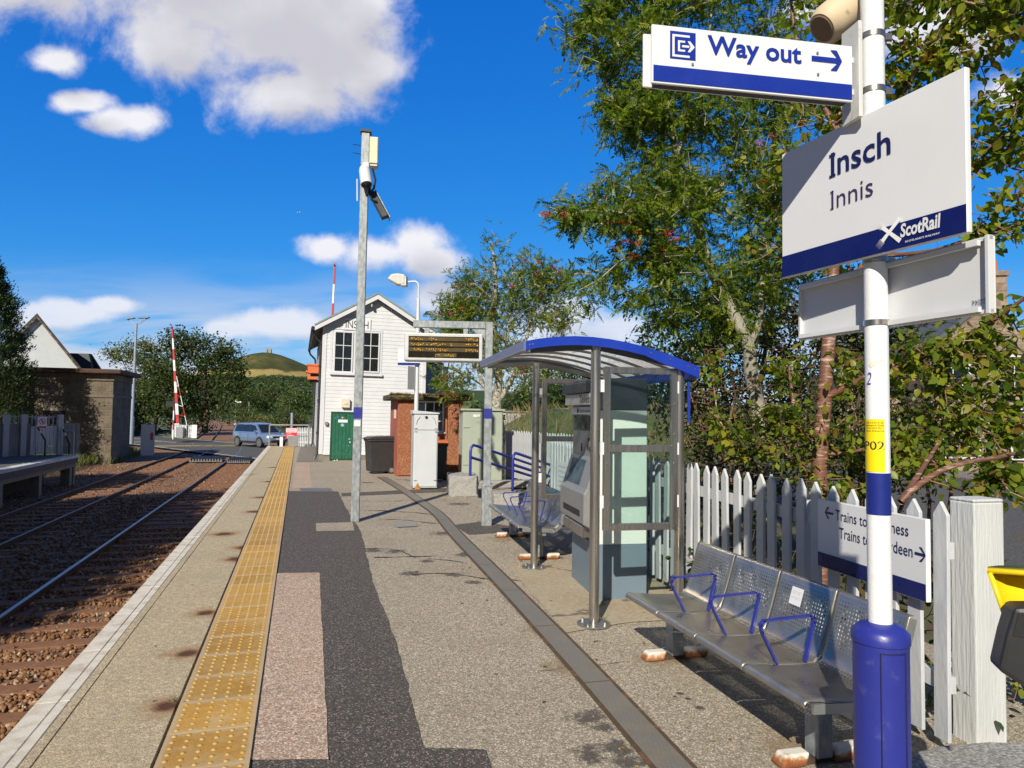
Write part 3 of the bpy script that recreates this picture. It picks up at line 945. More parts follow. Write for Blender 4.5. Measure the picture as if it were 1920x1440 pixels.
def hill_z(x, y):
    r2 = (x - HXc) ** 2 + (y - HYc) ** 2
    h = 62 * np.exp(-r2 / 2 / 520 ** 2) + 66 * np.exp(-r2 / 2 / 82 ** 2)
    h += 2.2 * np.sin(x * .013 + 1) * np.cos(y * .011) + 1.2 * np.sin(x * .041) * np.sin(y * .037 + 2)
    h += 14 * np.exp(-((x - 500) ** 2 / 2 / 500 ** 2 + (y - 1400) ** 2 / 2 / 400 ** 2))
    return (h - 1.0) * np.clip((y - 230) / 500, 0, 1) - 1.3


X, Y = np.meshgrid(hx, hy)
Z = hill_z(X, Y)
v = np.stack([X, Y, Z], -1).reshape(-1, 3)
ny, nx = X.shape
idx = np.arange(ny * nx).reshape(ny, nx)
f = np.stack([idx[:-1, :-1], idx[:-1, 1:], idx[1:, 1:], idx[1:, :-1]], -1).reshape(-1, 4)
m_, nt_, out_ = new_mat('hillside')
gp_ = nn(nt_, 'ShaderNodeNewGeometry')
n1 = nn(nt_, 'ShaderNodeTexNoise', i_Vector=gp_.outputs['Position'], i_Scale=0.016, i_Detail=8.0, i_Roughness=0.62)
n2 = nn(nt_, 'ShaderNodeTexNoise', i_Vector=gp_.outputs['Position'], i_Scale=0.09, i_Detail=6.0, i_Roughness=0.7)
sz = nn(nt_, 'ShaderNodeSeparateXYZ', i_0=gp_.outputs['Position'])
hz = math_(nt_, 'ADD', sz.outputs[2], math_(nt_, 'MULTIPLY', math_(nt_, 'SUBTRACT', n1.outputs[0], 0.5), 26))
heath = ramp(nt_, n1.outputs[0], [(0.36, (0.042, 0.048, 0.020)), (0.52, (0.065, 0.070, 0.028)), (0.66, (0.14, 0.115, 0.045))])
heath = mixc(nt_, mrange(nt_, n2.outputs[0], .5, .7, 0, .6), heath, (0.036, 0.046, 0.018))
field = ramp(nt_, n2.outputs[0], [(0.3, (0.24, 0.20, 0.075)), (0.7, (0.31, 0.24, 0.095))])
col = mixc(nt_, mrange(nt_, hz, 78, 82), field, heath)
col = mixc(nt_, mrange(nt_, hz, 58, 50), col, (0.045, 0.07, 0.022))
pb = nn(nt_, 'ShaderNodeBsdfPrincipled', i_Base_Color=col, i_Roughness=0.95, i_Specular_IOR_Level=0.1)
nt_.links.new(pb.outputs[0], out_.inputs[0])
struct(mesh_np('hill', v, f, m_, smooth=True))

ruin = thing('ruined_tower', 'small ruined stone tower on the top of the far hill', 'ruin', (HXc + 2, HYc, float(hill_z(HXc, HYc)) - 0.8))
rm = M('ruin_stone', (0.30, 0.25, 0.21), 0.95, var=0.3, vs=.6)
mb = MB()
mb.prism([(-6.5, -3, 0), (-1.5, -3, 0), (-1.5, -3, 8.5), (-3.2, -3, 10), (-5.5, -3, 9.2), (-6.5, -3, 7.4)], (0, 5, 0))
mb.prism([(1.2, -3, 0), (6.5, -3, 0), (6.4, -3, 7.5), (5, -3, 9.3), (2.2, -3, 9.0), (1.2, -3, 7.2)], (0, 5, 0))
mb.prism([(-1.5, -3, 6.6), (1.2, -3, 6.2), (1.2, -3, 7.6), (-1.5, -3, 8.0)], (0, 4, 0))
mb.build('wall', rm, ruin)
# ------------------------------------------------------------------ signal box
clap, nt_, out_ = new_mat('white_clapboard')
tcx = nn(nt_, 'ShaderNodeTexCoord')
sxx = nn(nt_, 'ShaderNodeSeparateXYZ', i_0=tcx.outputs['Object'])
nz = nn(nt_, 'ShaderNodeTexNoise', i_Vector=tcx.outputs['Object'], i_Scale=3.0, i_Detail=7.0)
cb_ = ramp(nt_, nz.outputs[0], [(0.3, (0.545, 0.565, 0.615)), (0.7, (0.61, 0.63, 0.68))])
pb = nn(nt_, 'ShaderNodeBsdfPrincipled', i_Base_Color=cb_, i_Roughness=0.5)
nt_.links.new(pb.outputs[0], out_.inputs[0])

SBW, SBL = 3.55, 9.0
sbp = G(598, 864)
sb = thing('signal_box', 'tall white weatherboarded signal box with a green door and gabled roof', 'signal box', sbp, PA, tilt=0.012)


def boards(mb, x0, x1, z0, z1, y, h=0.128, top=None):
    """lapped boards on a wall facing -y"""
    z = z0
    while z < z1 - 0.01:
        zz = min(z + h, z1)
        a0, a1, b0, b1 = x0, x1, x0, x1
        if top:
            lo, hi = top(z), top(zz)
            if lo[1] - lo[0] < 0.05:
                break
            a0, a1 = max(x0, lo[0]), min(x1, lo[1])
            b0, b1 = max(x0, hi[0]), min(x1, hi[1])
            if b1 < b0:
                b0 = b1 = (a0 + a1) / 2
        mb.add([(a0, y - .011, z), (a1, y - .011, z), (b1, y - .003, zz), (b0, y - .003, zz), (a0, y, z), (a1, y, z)], [(0, 1, 2, 3), (4, 5, 1, 0)])
        z = zz


EV, AP = 4.62, 5.66      # wall height at the eaves, and at the ridge
mb = MB()
mb.prism([(0, 0, 0.25), (SBW, 0, 0.25), (SBW, 0, EV), (SBW / 2, 0, AP), (0, 0, EV)], (0, SBL, 0))
boards(mb, 0.11, SBW - 0.11, 0.25, EV, 0)
sl_ = (AP - EV) / (SBW / 2)
boards(mb, 0.0, SBW, EV, AP, 0, top=lambda z: ((z - EV) / sl_, SBW - (z - EV) / sl_))
# the boards on the side by the track
z = 0.25
while z < EV:
    mb.add([(-.016, 0.1, z), (-.016, SBL, z), (-.003, SBL, z + .128), (-.003, 0.1, z + .128)], [(0, 1, 2, 3)])
    z += 0.128
mb.build('wall', clap, sb)
mb = MB()
for x in (0, SBW):
    mb.bx(x - .028 if x == 0 else x - .115, x + .115 if x == 0 else x + .028, -.028, .115, 0.22, EV - 0.02)
mb.bx(.116, SBW - .116, -.024, .02, 0.20, 0.27)
mb.build('corner_board', white_paint, sb, bevel=0.006)
MB().bx(-.02, SBW + .02, .01, SBL, -.4, 0.22).build('plinth', old_conc, sb)
slate = M('slate_roof', (0.075, 0.085, 0.095), 0.75, var=0.3, vs=5, bump=0.4, bs=12)
rf = MB()
OV = 0.30
for sgn in (-1, 1):
    ex = SBW / 2 + sgn * (SBW / 2 + OV)
    ez = EV - sl_ * OV + 0.10
    rf.prism([(SBW / 2, -.24, AP + .12), (ex, -.24, ez), (ex, -.24, ez + .05), (SBW / 2, -.24, AP + .17)], (0, SBL + .48, 0))
roof = rf.build('roof', slate, sb)
lead = M('lead_flashing', (0.20, 0.25, 0.26), 0.5, var=0.15)
MB().tube([(SBW / 2, -.27, AP + .17), (SBW / 2, SBL + .3, AP + .17)], .05, 8).build('ridge', lead, roof, smooth=True)
mb = MB()
for sgn in (-1, 1):
    ex = SBW / 2 + sgn * (SBW / 2 + OV + .01)
    ez = EV - sl_ * OV + 0.09
    mb.beam((SBW / 2, -.258, AP + .175), (ex, -.258, ez + .075), .07, .055)
mb.build('verge_trim', lead, roof)
mb = MB()
for sgn in (-1, 1):
    ex = SBW / 2 + sgn * (SBW / 2 + OV)
    ez = EV - sl_ * OV + 0.09
    mb.prism([(SBW / 2, -.275, AP + .135), (ex, -.275, ez + .035), (ex, -.275, ez - .115), (SBW / 2, -.275, AP - .025)], (0, .035, 0))
mb.build('bargeboard', white_paint, sb)
pipe_blk = M('cast_iron_black', (0.018, 0.018, 0.021), 0.45, var=0.2)
mb = MB()
gx = -OV - .06
gz = EV - sl_ * OV + .06
mb.tube([(gx, -.25, gz), (gx, SBL + .2, gz)], .062, 8)
mb.build('gutter', pipe_blk, sb, smooth=True)
for yy_, nm in ((0.16, 0), (SBL - .3, 1)):
    pth = [(gx, yy_, gz - .05), (gx + .04, yy_, gz - .2), (-.1, yy_, gz - .42), (-.07, yy_, gz - .55), (-.07, yy_, 0.22), (-.16, yy_ - .02, 0.06)]
    pd = MB().tube(pth, .042, 8)
    for z in (0.9, 2.0, 3.2):
        pd.cyl((-.07, yy_, z), (-.07, yy_, z + .09), .056, seg=8)
    pd.build('downpipe', pipe_blk, sb, smooth=True)


def sash(root, x0, x1, z0, z1, cols, rows, y=-.06, fw=.05, bar=.024, name='window', out=-1):
    fr = MB()
    fr.bx(x0, x0 + fw, y, y + .07, z0, z1); fr.bx(x1 - fw, x1, y, y + .07, z0, z1)
    fr.bx(x0 + fw, x1 - fw, y, y + .07, z1 - fw, z1); fr.bx(x0 + fw, x1 - fw, y, y + .07, z0, z0 + fw)
    for i in range(1, cols):
        x = x0 + fw + (x1 - x0 - 2 * fw) * i / cols
        fr.bx(x - bar / 2, x + bar / 2, y + .012, y + .05, z0 + fw, z1 - fw)
    for j in range(1, rows):
        z = z0 + fw + (z1 - z0 - 2 * fw) * j / rows
        for i in range(cols):
            xa = x0 + fw + (x1 - x0 - 2 * fw) * i / cols + (bar / 2 if i else 0)
            xb = x0 + fw + (x1 - x0 - 2 * fw) * (i + 1) / cols - (bar / 2 if i < cols - 1 else 0)
            fr.bx(xa, xb, y + .014, y + .048, z - bar / 2, z + bar / 2)
    w = fr.build(name, white_paint, root)
    MB().bx(x0 + fw, x1 - fw, y + .026, y + .034, z0 + fw, z1 - fw).build('pane', glass_dark, w)
    return w


q0 = lambda x, y: on_plane(sb, x, y, 1, -.02)
a, b = q0(624, 698), q0(663, 622)
sash(sb, a.x, b.x, a.z, b.z, 2, 3)
a, b = q0(676, 698), q0(713, 623)
sash(sb, a.x, b.x, a.z, b.z, 2, 3)
MB().bx(q0(618, 700).x, q0(717, 700).x, -.10, .0, q0(660, 704).z, q0(660, 699).z).build('window_sill', white_paint, sb, bevel=.006)
tr = MB()
xa, xb, za, zb = q0(619, 640).x, q0(717, 640).x, q0(660, 699).z, q0(660, 619).z
tr.bx(xa, q0(624, 640).x, -.026, 0, za, zb); tr.bx(q0(713, 640).x, xb, -.026, 0, za, zb)
tr.bx(q0(663, 640).x, q0(676, 640).x, -.026, 0, za, zb)
tr.bx(xa, xb, -.030, 0, zb, zb + .06)
tr.build('window_trim', white_paint, sb)
# green door
grn = M('green_paint', (0.010, 0.105, 0.060), 0.5, var=0.16, vs=7, bump=.1)
dg = M('dark_green_frame', (0.008, 0.055, 0.034), 0.5)
xa, xb, zb = q0(619, 820).x, q0(664, 820).x, q0(640, 772).z
mb = MB()
n = 6
for i in range(n):
    w = (xb - xa - .1) / n
    mb.bx(xa + .05 + i * w + .003, xa + .05 + (i + 1) * w - .003, -.035, .01, 0.06, zb - .05)
door = mb.build('door', grn, sb, bevel=.004)
mb = MB()
mb.bx(xa, xa + .05, -.05, .02, 0.02, zb); mb.bx(xb - .05, xb, -.05, .02, 0.02, zb); mb.bx(xa + .05, xb - .05, -.05, .02, zb - .05, zb)
mb.build('door_frame', dg, door)
peel = M('peeling_white', (0.62, 0.66, 0.62), 0.7)
cols_ = [(633, 782, .030, 'b'), (629, 784, .028, 'b'), (642, 783, .032, 'r'), (648, 779, .03, 'k'), (642, 797, .055, 'c')]
stk = {'b': M('sticker_blue', (0.03, 0.16, 0.50), 0.4), 'r': M('sticker_red', (0.62, 0.30, 0.28), 0.4), 'k': black_paint, 'c': M('sticker_cyan', (0.25, 0.45, 0.55), 0.4)}
for (px, py, r, cc) in cols_:
    p = on_plane(sb, px, py, 1, -.037)
    ci = [(p.x + r * math.cos(k * math.pi / 6), -.0385, p.z + r * math.sin(k * math.pi / 6)) for k in range(12)]
    s_ = MB().sheet(ci).build('sticker', stk[cc], door)
p0, p1 = on_plane(sb, 634, 792, 1, -.037), on_plane(sb, 652, 787, 1, -.037)
MB().sheet([(p0.x, -.0385, p0.z), (p1.x, -.0385, p0.z), (p1.x, -.0385, p1.z), (p0.x, -.0385, p1.z)]).build('notice', sign_white, door)
mb = MB()
for px, py, w, h in ((627, 864, .05, .07), (632, 863, .03, .1), (655, 823, .06, .03), (656, 829, .05, .05), (654, 836, .02, .02), (645, 812, .015, .012), (636, 830, .012, .02), (649, 845, .02, .015), (631, 848, .02, .01)):
    p = on_plane(sb, px, py, 1, -.037)
    mb.sheet([(p.x - w / 2, -.0375, p.z - h * .4), (p.x + w * .2, -.0375, p.z - h / 2), (p.x + w / 2, -.0375, p.z + h * .2), (p.x, -.0375, p.z + h / 2), (p.x - w * .4, -.0375, p.z + h * .1)])
mb.build('peeled_paint', peel, door)
# name board, alarm box, lamp bracket, meter box
a, b = q0(643.5, 618), q0(695.5, 599)
nb = MB().bx(a.x, b.x, -.05, -.018, a.z, b.z).build('name_board', sign_white, sb, bevel=.004)
a, b = q0(648, 615), q0(691, 603)
text(nb, 'lettering', 'INSCH', (a.x, a.z, b.x, b.z), black_paint, lambda u, v_, e: (u, -.05 - e, v_))
cream = M('cream_plastic', (0.60, 0.56, 0.44), 0.5)
a, b = q0(640, 764), q0(656, 748)
mb = MB().bx(a.x, b.x, -.14, -.018, a.z, b.z)
w = (b.x - a.x)
mb.bx(a.x + w * .25, a.x + w * .75, -.155, -.14, a.z + .1, b.z - .1)
mb.build('alarm_box', cream, sb, bevel=.02, seg=2)
p = q0(697, 568)
MB().tube([(p.x, -.02, p.z + .02), (p.x, -.16, p.z), (p.x, -.2, p.z - .09)], .025, 6).cyl((p.x, -.2, p.z - .07), (p.x, -.2, p.z - .16), .05, seg=8).build('gable_lamp', steel_dull, sb)
p = q0(612, 794)
MB().bx(p.x - .05, p.x + .05, -.1, -.018, p.z - .06, p.z + .06).build('meter_box', alu_grey, sb, bevel=.01)
# porch and stair at the back right
mb = MB()
mb.bx(SBW, SBW + 1.0, 2.0, 5.0, 0, 3.6)
mb.prism([(SBW, 1.9, 4.1), (SBW + 1.05, 1.9, 3.55), (SBW + 1.05, 1.9, 3.65), (SBW, 1.9, 4.2)], (0, 3.2, 0))
mb.build('porch', M('porch_cladding', (0.30, 0.36, 0.42), 0.6, var=.1, stretch=(1, 1, .2)), sb)
MB().bx(SBW + .9, SBW + 1.22, 1.86, 1.98, 0, 3.5).build('porch_post', white_paint, sb)
# orange window boxes on the track side
tcot = M('terracotta', (0.52, 0.13, 0.045), 0.7, var=.15)
gl_leaf = foliage('rowan_leaf', [(0.035, 0.065, 0.014), (0.055, 0.10, 0.022), (0.085, 0.135, 0.03), (0.16, 0.17, 0.05)], 0.35)
for px, py, lab in ((582, 709, 'terracotta planter box on the track side of the signal box, lower and farther out'), (590, 693, 'terracotta planter box on the track side of the signal box, the upper one')):
    up_ = py < 700
    fb = thing('planter_box', lab, 'planter', FM[sb.name] @ Vector((-.03, 3.4 if up_ else 1.6, 0)), PA)
    p = on_plane(fb, px, py, 0, -.2)
    zc = p.z
    mb = MB()
    mb.prism([(-.38, -.35, zc - .16), (-.02, -.35, zc - .16), (0, -.35, zc + .16), (-.42, -.35, zc + .16)], (0, .7, 0))
    mb.bx(-.45, .02, -.38, .38, zc + .10, zc + .18)
    mb.build('box', tcot, fb, bevel=.012)
    MB().bx(-.3, 0.05, -.02, .02, zc - .26, zc - .16).build('bracket', pipe_blk, fb)

# ------------------------------------------------------------------ red hut
hp = G(744, 894)
hut = thing('red_hut', 'small flat-roofed red pebbledashed hut with a mossy roof edge', 'hut', hp, R(15))
red = M('red_render', (0.32, 0.085, 0.055), 0.85, vs=3, col2=(0.37, 0.125, 0.085), thr=(.4, .65), bump=.3, bs=60)
peb = M('pebbledash', (0.25, 0.075, 0.040), 0.95, vs=42, col2=(0.35, 0.25, 0.11), thr=(.51, .62), bump=1.0, bs=70)
HW, HD, HH = 1.72, 2.2, 2.02
wx0, wx1 = on_plane(hut, 779, 780).x, on_plane(hut, 832, 780).x
wz0, wz1 = on_plane(hut, 805, 810).z, on_plane(hut, 805, 752).z
mb = MB()
mb.bx(0, HW, 0.02, HD, 0, HH)
body_ = mb.build('wall', red, hut)
mb = MB()
x1_ = on_plane(hut, 778, 800).x
for a0, a1 in ((0.0, wx0 - .05), (wx1 + .09, HW - .12)):
    mb.bx(a0 + .02, a1, -.012, .019, .04, HH - .05)
mb.build('pebbledash_panel', peb, hut)
mb = MB()
mb.bx(HW - .12, HW + .012, -.02, .019, 0, HH - .02)
mb.bx(wx1, wx1 + .09, -.016, .019, 0.02, HH - .02)
mb.build('quoin', M('orange_render', (0.36, 0.14, 0.07), .85, var=.25, vs=12, bump=.4), hut)
moss = M('mossy_concrete', (0.045, 0.035, 0.018), 0.95, vs=9, col2=(0.13, 0.10, 0.05), thr=(.45, .66), bump=1.0, bs=35)
mb = MB().bx(-.22, HW + .22, -.16, HD + .15, HH, HH + .15)
mb.build('roof', moss, hut, bevel=.03, seg=2)
gv2 = np.array([(-.5, -.4, 0), (.5, -.4, 0.0), (.5, .4, .1), (-.5, .4, 0), (0, 0, .7)])
N = 260
mp_ = np.c_[rng.uniform(-.22, HW + .22, N), rng.choice([-.16, -.05, .1], N), np.full(N, HH + .14) - (rng.random(N) < .35) * .08]
v, f = scatter(gv2, np.array([(0, 1, 4), (1, 2, 4), (2, 3, 4), (3, 0, 4)]), mp_, frames(np.c_[rng.normal(size=(N, 2)), np.zeros(N)], rng, .2, 1), rng.uniform(.03, .08, N))
mesh_np('moss', v, f, foliage('moss_green', [(0.05, .035, .012), (.12, .10, .03), (.19, .15, .07)], .0), parent=hut)
sash(hut, wx0, wx1, wz0, wz1, 3, 3, y=-.045, fw=.045, bar=.03)
MB().bx(wx0 - .04, wx1 + .04, -.07, .018, wz0 - .05, wz0).build('window_sill', white_paint, hut)
mb = MB()
p = loc(hut, G(730, 893))
for k in range(2):
    mb.bx(-.014, .0, .55 + k * .28, .78 + k * .28, 1.52, 1.76)
mb.build('vent', cream, hut)

# ------------------------------------------------------------------ cabinets and bins
cp = G(774, 918)
cab = thing('white_cabinet', 'tall narrow white equipment cabinet with a rusty foot', 'cabinet', cp, R(13))
CW = .53
cabp = M('white_cabinet_paint', (0.50, 0.53, 0.57), .4, var=.05, vs=3)
mb = MB().bx(0, CW, 0, .62, .03, 1.66)
cb1 = mb.build('body', cabp, cab, bevel=.008)
mb = MB().prism([(-.03, -.03, 1.66), (CW + .03, -.03, 1.66), (CW + .03, -.03, 1.69), (-.03, -.03, 1.74)], (0, .68, 0))
mb.build('lid', cabp, cab, bevel=.006)
mb = MB()
mb.bx(.02, CW - .02, -.018, -.001, .06, 1.30)
mb.bx(.0, CW, -.022, -.001, 1.31, 1.64)
d_ = mb.build('door', cabp, cab, bevel=.005)
mb = MB()
for z in (.20, 1.27, 1.34):
    mb.cyl((.015, -.024, z), (.075, -.024, z), .009, seg=6); mb.cyl((CW - .075, -.024, z), (CW - .015, -.024, z), .009, seg=6)
mb.tube([(.05, -.03, 1.43), (.07, -.03, 1.52), (.13, -.03, 1.60)], .006, 5); mb.tube([(CW - .05, -.03, 1.43), (CW - .07, -.03, 1.52), (CW - .13, -.03, 1.60)], .006, 5)
mb.build('hinge', steel_dull, d_)
MB().cyl((CW * .5, -.02, 1.59), (CW * .5, -.045, 1.59), .03, seg=10).build('lock', black_paint, d_)
MB().sheet([(.03, -.0235, .0), (.17, -.0235, .0), (.14, -.0235, .08), (.10, -.0235, .15), (.07, -.0235, .10)]).sheet([(-.003, .05, .03), (-.003, .3, .03), (-.003, .12, .1)]).build('rust_patch', M('orange_rust', (0.40, 0.17, 0.045), .9, var=.5, vs=25), cab)

gp = G(866, 906)
gc = thing('green_cabinet', 'wide grey-green two-door equipment cabinet behind the granite block', 'cabinet', gp, R(15))
gm = M('grey_green_paint', (0.33, 0.37, 0.31), .5, var=.06, vs=3)
GW, GH = 1.0, 1.80
MB().bx(0, GW, 0, .5, .02, GH - .05).build('body', gm, gc, bevel=.006)
MB().prism([(-.05, -.05, GH - .05), (GW + .05, -.05, GH - .05), (GW + .05, -.05, GH), (-.05, -.05, GH)], (0, .6, 0)).build('roof', gm, gc, bevel=.01)
for a0, a1 in ((.02, GW * .5 - .004), (GW * .5 + .004, GW - .02)):
    dd = MB().bx(a0, a1, -.022, -.001, .05, GH - .08).build('door', gm, gc, bevel=.004)
    if a0 < .1:
        mb = MB()
        for z in (.45, 1.35):
            mb.cyl((a0, -.03, z), (a0 + .14, -.03, z), .012, seg=6)
        mb.build('hinge', gm, dd)
        MB().bx(.25, .42, -.026, -.0225, GH - .2, GH - .14).build('label_plate', sign_white, dd)

rubber = M('bin_plastic', (0.030, 0.031, 0.034), .48, var=.1)


def bin_(root, w=.58, d=.72, h=1.02, lid=None):
    mb = MB()
    b0, b1 = .86, 1.0
    z0, z1 = .06, h - .08
    vs = [(-w / 2 * b0, -d / 2 * b0, z0), (w / 2 * b0, -d / 2 * b0, z0), (w / 2 * b0, d / 2 * b0, z0), (-w / 2 * b0, d / 2 * b0, z0),
          (-w / 2, -d / 2, z1), (w / 2, -d / 2, z1), (w / 2, d / 2, z1), (-w / 2, d / 2, z1)]
    mb.add(vs, [(0, 3, 2, 1), (4, 5, 6, 7), (0, 1, 5, 4), (1, 2, 6, 5), (2, 3, 7, 6), (3, 0, 4, 7)])
    mb.bx(-w / 2 - .025, w / 2 + .025, -d / 2 - .025, d / 2 + .025, z1 - .06, z1)
    mb.build('body', rubber, root, bevel=.025, seg=2)
    mb = MB()
    mb.prism([(-w / 2 - .03, -d / 2 - .06, z1), (-w / 2 - .03, d / 2 + .03, z1), (-w / 2 - .03, d / 2 - .02, z1 + .09), (-w / 2 - .03, -d / 2 + .08, z1 + .07), (-w / 2 - .03, -d / 2 - .06, z1 + .025)], (w + .06, 0, 0))
    mb.build('lid', lid or rubber, root, bevel=.02, seg=2)
    MB().cyl((-w / 2 + .02, d / 2 + .06, z1 - .02), (w / 2 - .02, d / 2 + .06, z1 - .02), .016, seg=8).build('handle', rubber, root)
    for sgn in (-1, 1):
        wl_ = MB().cyl((sgn * (w / 2 - .06), d / 2 - .1, .10), (sgn * (w / 2 + .015), d / 2 - .1, .10), .10, seg=18).build('wheel', rubber, root, smooth=True)
        MB().cyl((sgn * (w / 2 + .0151), d / 2 - .1, .10), (sgn * (w / 2 + .02), d / 2 - .1, .10), .062, seg=14).build('hub', alu_grey, wl_, smooth=True)


bp_ = G(707, 889)
bn = thing('wheelie_bin', 'dark grey wheelie bin beside the green door', 'bin', bp_ + Vector((0, .3, 0)), R(-64))
bin_(bn)
b2p = G(813, 905)
bn2 = thing('wheelie_bin', 'dark bin with an orange lid squeezed behind the white cabinet', 'bin', b2p + Vector((0.0, .5, 0)), R(10))
bin_(bn2, .50, .55, 1.0, tcot)

# ------------------------------------------------------------------ granite blocks
for i, (x0, x1, yb, yt, dd, lab) in enumerate(((842, 897, 932, 893, .9, 'rough grey granite block in front of the green cabinet'), (926, 985, 951, 927, .5, 'low granite block at the far end of the more distant bench'))):
    p = G(x0, yb)
    gb = MB()
    w = (G(x1, yb) - p).length
    h = D((x0 + x1) / 2, yt, p.y).z
    M0 = Matrix.Translation(p) @ Matrix.Rotation(R(8), 4, 'Z')
    nx_, nz_ = 7, 5
    rr = random.Random(i)
    gb.box((w / 2, dd / 2, h / 2), (w, dd, h))
    o = gb.build('granite_block', granite3, None, bevel=.02, seg=2)
    o.matrix_world = M0
    FM[o.name] = M0
    sub = o.modifiers.new('subdivision', 'SUBSURF'); sub.subdivision_type = 'SIMPLE'; sub.levels = sub.render_levels = 4
    tex = bpy.data.textures.new('stone_noise', 'CLOUDS'); tex.noise_scale = .12
    dm = o.modifiers.new('rough', 'DISPLACE'); dm.texture = tex; dm.strength = .035
    tag(o, lab, 'granite block')
lw = MB()
p0, p1 = G(898, 917), G(1020, 914)
lw.prism([p0, p1, p1 + Vector((0, .35, 0)), p0 + Vector((0, .35, 0))], (0, 0, .16))
tag(lw.build('granite_kerb', granite3, bevel=.02), 'low granite kerb under the start of the blue handrails', 'kerb')
# big stone at the lower right
p0 = G(1700, 1398, .16); p1 = G(1935, 1392, .16)
gb = MB()
pts = [G(1697, 1425, .2), G(1712, 1407, .2), G(1760, 1395, .2), G(1850, 1388, .2), G(1990, 1392, .2), G(2100, 1600, .2), G(1700, 1700, .2)]
gb.prism([Vector((p.x, p.y, 0)) for p in pts], (0, 0, .2))
o = gb.build('kerb_stone', granite, bevel=.025, seg=3)
tag(o, 'big flat granite stone at the foot of the white gate post', 'granite stone')

# ------------------------------------------------------------------ blue handrails of the ramp
for i, (base, top, far_, low0, low1, lab) in enumerate((((881, 931), (884, 834), (1004, 881), (919, 849), (1004, 890), 'nearer blue tubular handrail with a bent-over end beside the granite block'),
                                                        ((961, 924), (964, 849), (1046, 884), (964, 872), (1046, 906), 'second blue tubular handrail, nearer the tree trunk'))):
    p = G(*base)
    hr = thing('handrail', lab, 'handrail', p, 0, 'blue ramp handrails')
    zt = D(*top, p.y).z
    dirr = Vector((.80, 1.05, 0)).normalized()
    L = 2.6
    e = loc(hr, p + dirr * L)
    e.z = zt - .62
    r_ = .029 if i == 0 else .032
    mb = MB().tube([(0, 0, 0), (0, 0, zt - .14), (0.012, .015, zt - .06), (.05, .06, zt - .01), (.12, .15, zt - .03)] + [Vector((.12, .15, zt - .03)).lerp(e, k / 4) for k in range(1, 5)], r_, 10)
    mb.build('rail', blue_paint, hr, smooth=True)
    MB().tube([Vector((0.02, .03, zt - .26)), e - Vector((0, 0, .26))], r_, 10).build('lower_rail', blue_paint, hr, smooth=True)
    MB().tube([e * .98, Vector((e.x * .98, e.y * .98, -.02))], r_, 10).build('post', blue_paint, hr, smooth=True)

# ------------------------------------------------------------------ camera pole
pp = G(665.5, 978)
H_ = D(682, 250, pp.y).z
cpole = thing('camera_pole', 'tall square galvanised steel pole with a blue band in the middle of the platform', 'pole', pp, R(9), tilt=0.006)
W_ = .128
MB().bx(-W_ / 2, W_ / 2, -W_ / 2, W_ / 2, 0, H_).build('post', galv, cpole, bevel=.012, seg=2)
MB().bx(-.085, .085, -.085, .085, H_, H_ + .03).bx(-.07, .07, -.07, .07, H_ + .03, H_ + .045).build('cap', black_paint, cpole)
zz = lambda y: D(670, y, pp.y).z
MB().bx(-W_ / 2 - .002, W_ / 2 + .002, -W_ / 2 - .002, W_ / 2 + .002, zz(785), zz(763.5)).build('blue_band', blue_paint, cpole)
MB().bx(-.05, .045, -W_ / 2 - .0025, -W_ / 2, zz(799), zz(788)).build('label_plate', sign_white, cpole)
MB().bx(-.055, .045, -W_ / 2 - .004, -W_ / 2, zz(884), zz(859)).build('hatch', galv, cpole, bevel=.002)
mb = MB()
for y in (273, 289):
    mb.cyl((-W_ / 2, 0, zz(y)), (-W_ / 2 - .13, 0.0, zz(y) + .01), .006, seg=6)
mb.build('spike', black_paint, cpole)
xq = lambda px, py: on_plane(cpole, px, py, 1, 0)
a, b = xq(690, 314), xq(706, 262)
jb = thing('junction_box', 'cream junction box near the top of the square pole', 'junction box', FM[cpole.name] @ Vector((W_ / 2 + .005, 0, a.z)), R(9))
hh = b.z - a.z
MB().bx(0, .13, -.12, .12, .03, hh).build('body', M('cream_paint', (0.62, 0.58, 0.42), .5), jb, bevel=.01)
MB().bx(.01, .12, -.10, .10, 0, .029).build('gland_plate', alu_grey, jb)
# white dome-ended camera
c = xq(686, 338)
cm = thing('cctv_camera', 'white cylindrical surveillance camera pointing down the front of the pole', 'camera', FM[cpole.name] @ Vector((0.02, -W_ / 2 - .10, c.z)), R(9))
ax = Vector((.05, -.12, -.30)).normalized()
MB().tube([-ax * .17, -ax * .165, -ax * .1, ax * .10, ax * .155], [.045, .075, .088, .092, .090], 18).build('housing', white_paint, cm, smooth=True)
MB().tube([ax * .1555, ax * .19, ax * .205], [.078, .055, .02], 16).build('dome', black_paint, cm, smooth=True)
MB().bx(-.05, .05, .02, .10, .13, .24).build('bracket', white_paint, cm, bevel=.006)
MB().tube([(.1, .06, .16), (.15, .06, -.02), (.13, .05, -.16), (.06, .06, -.24), (.10, .05, -.34), (.18, .05, -.36)], .018, 7).build('cable', black_paint, cm, smooth=True)
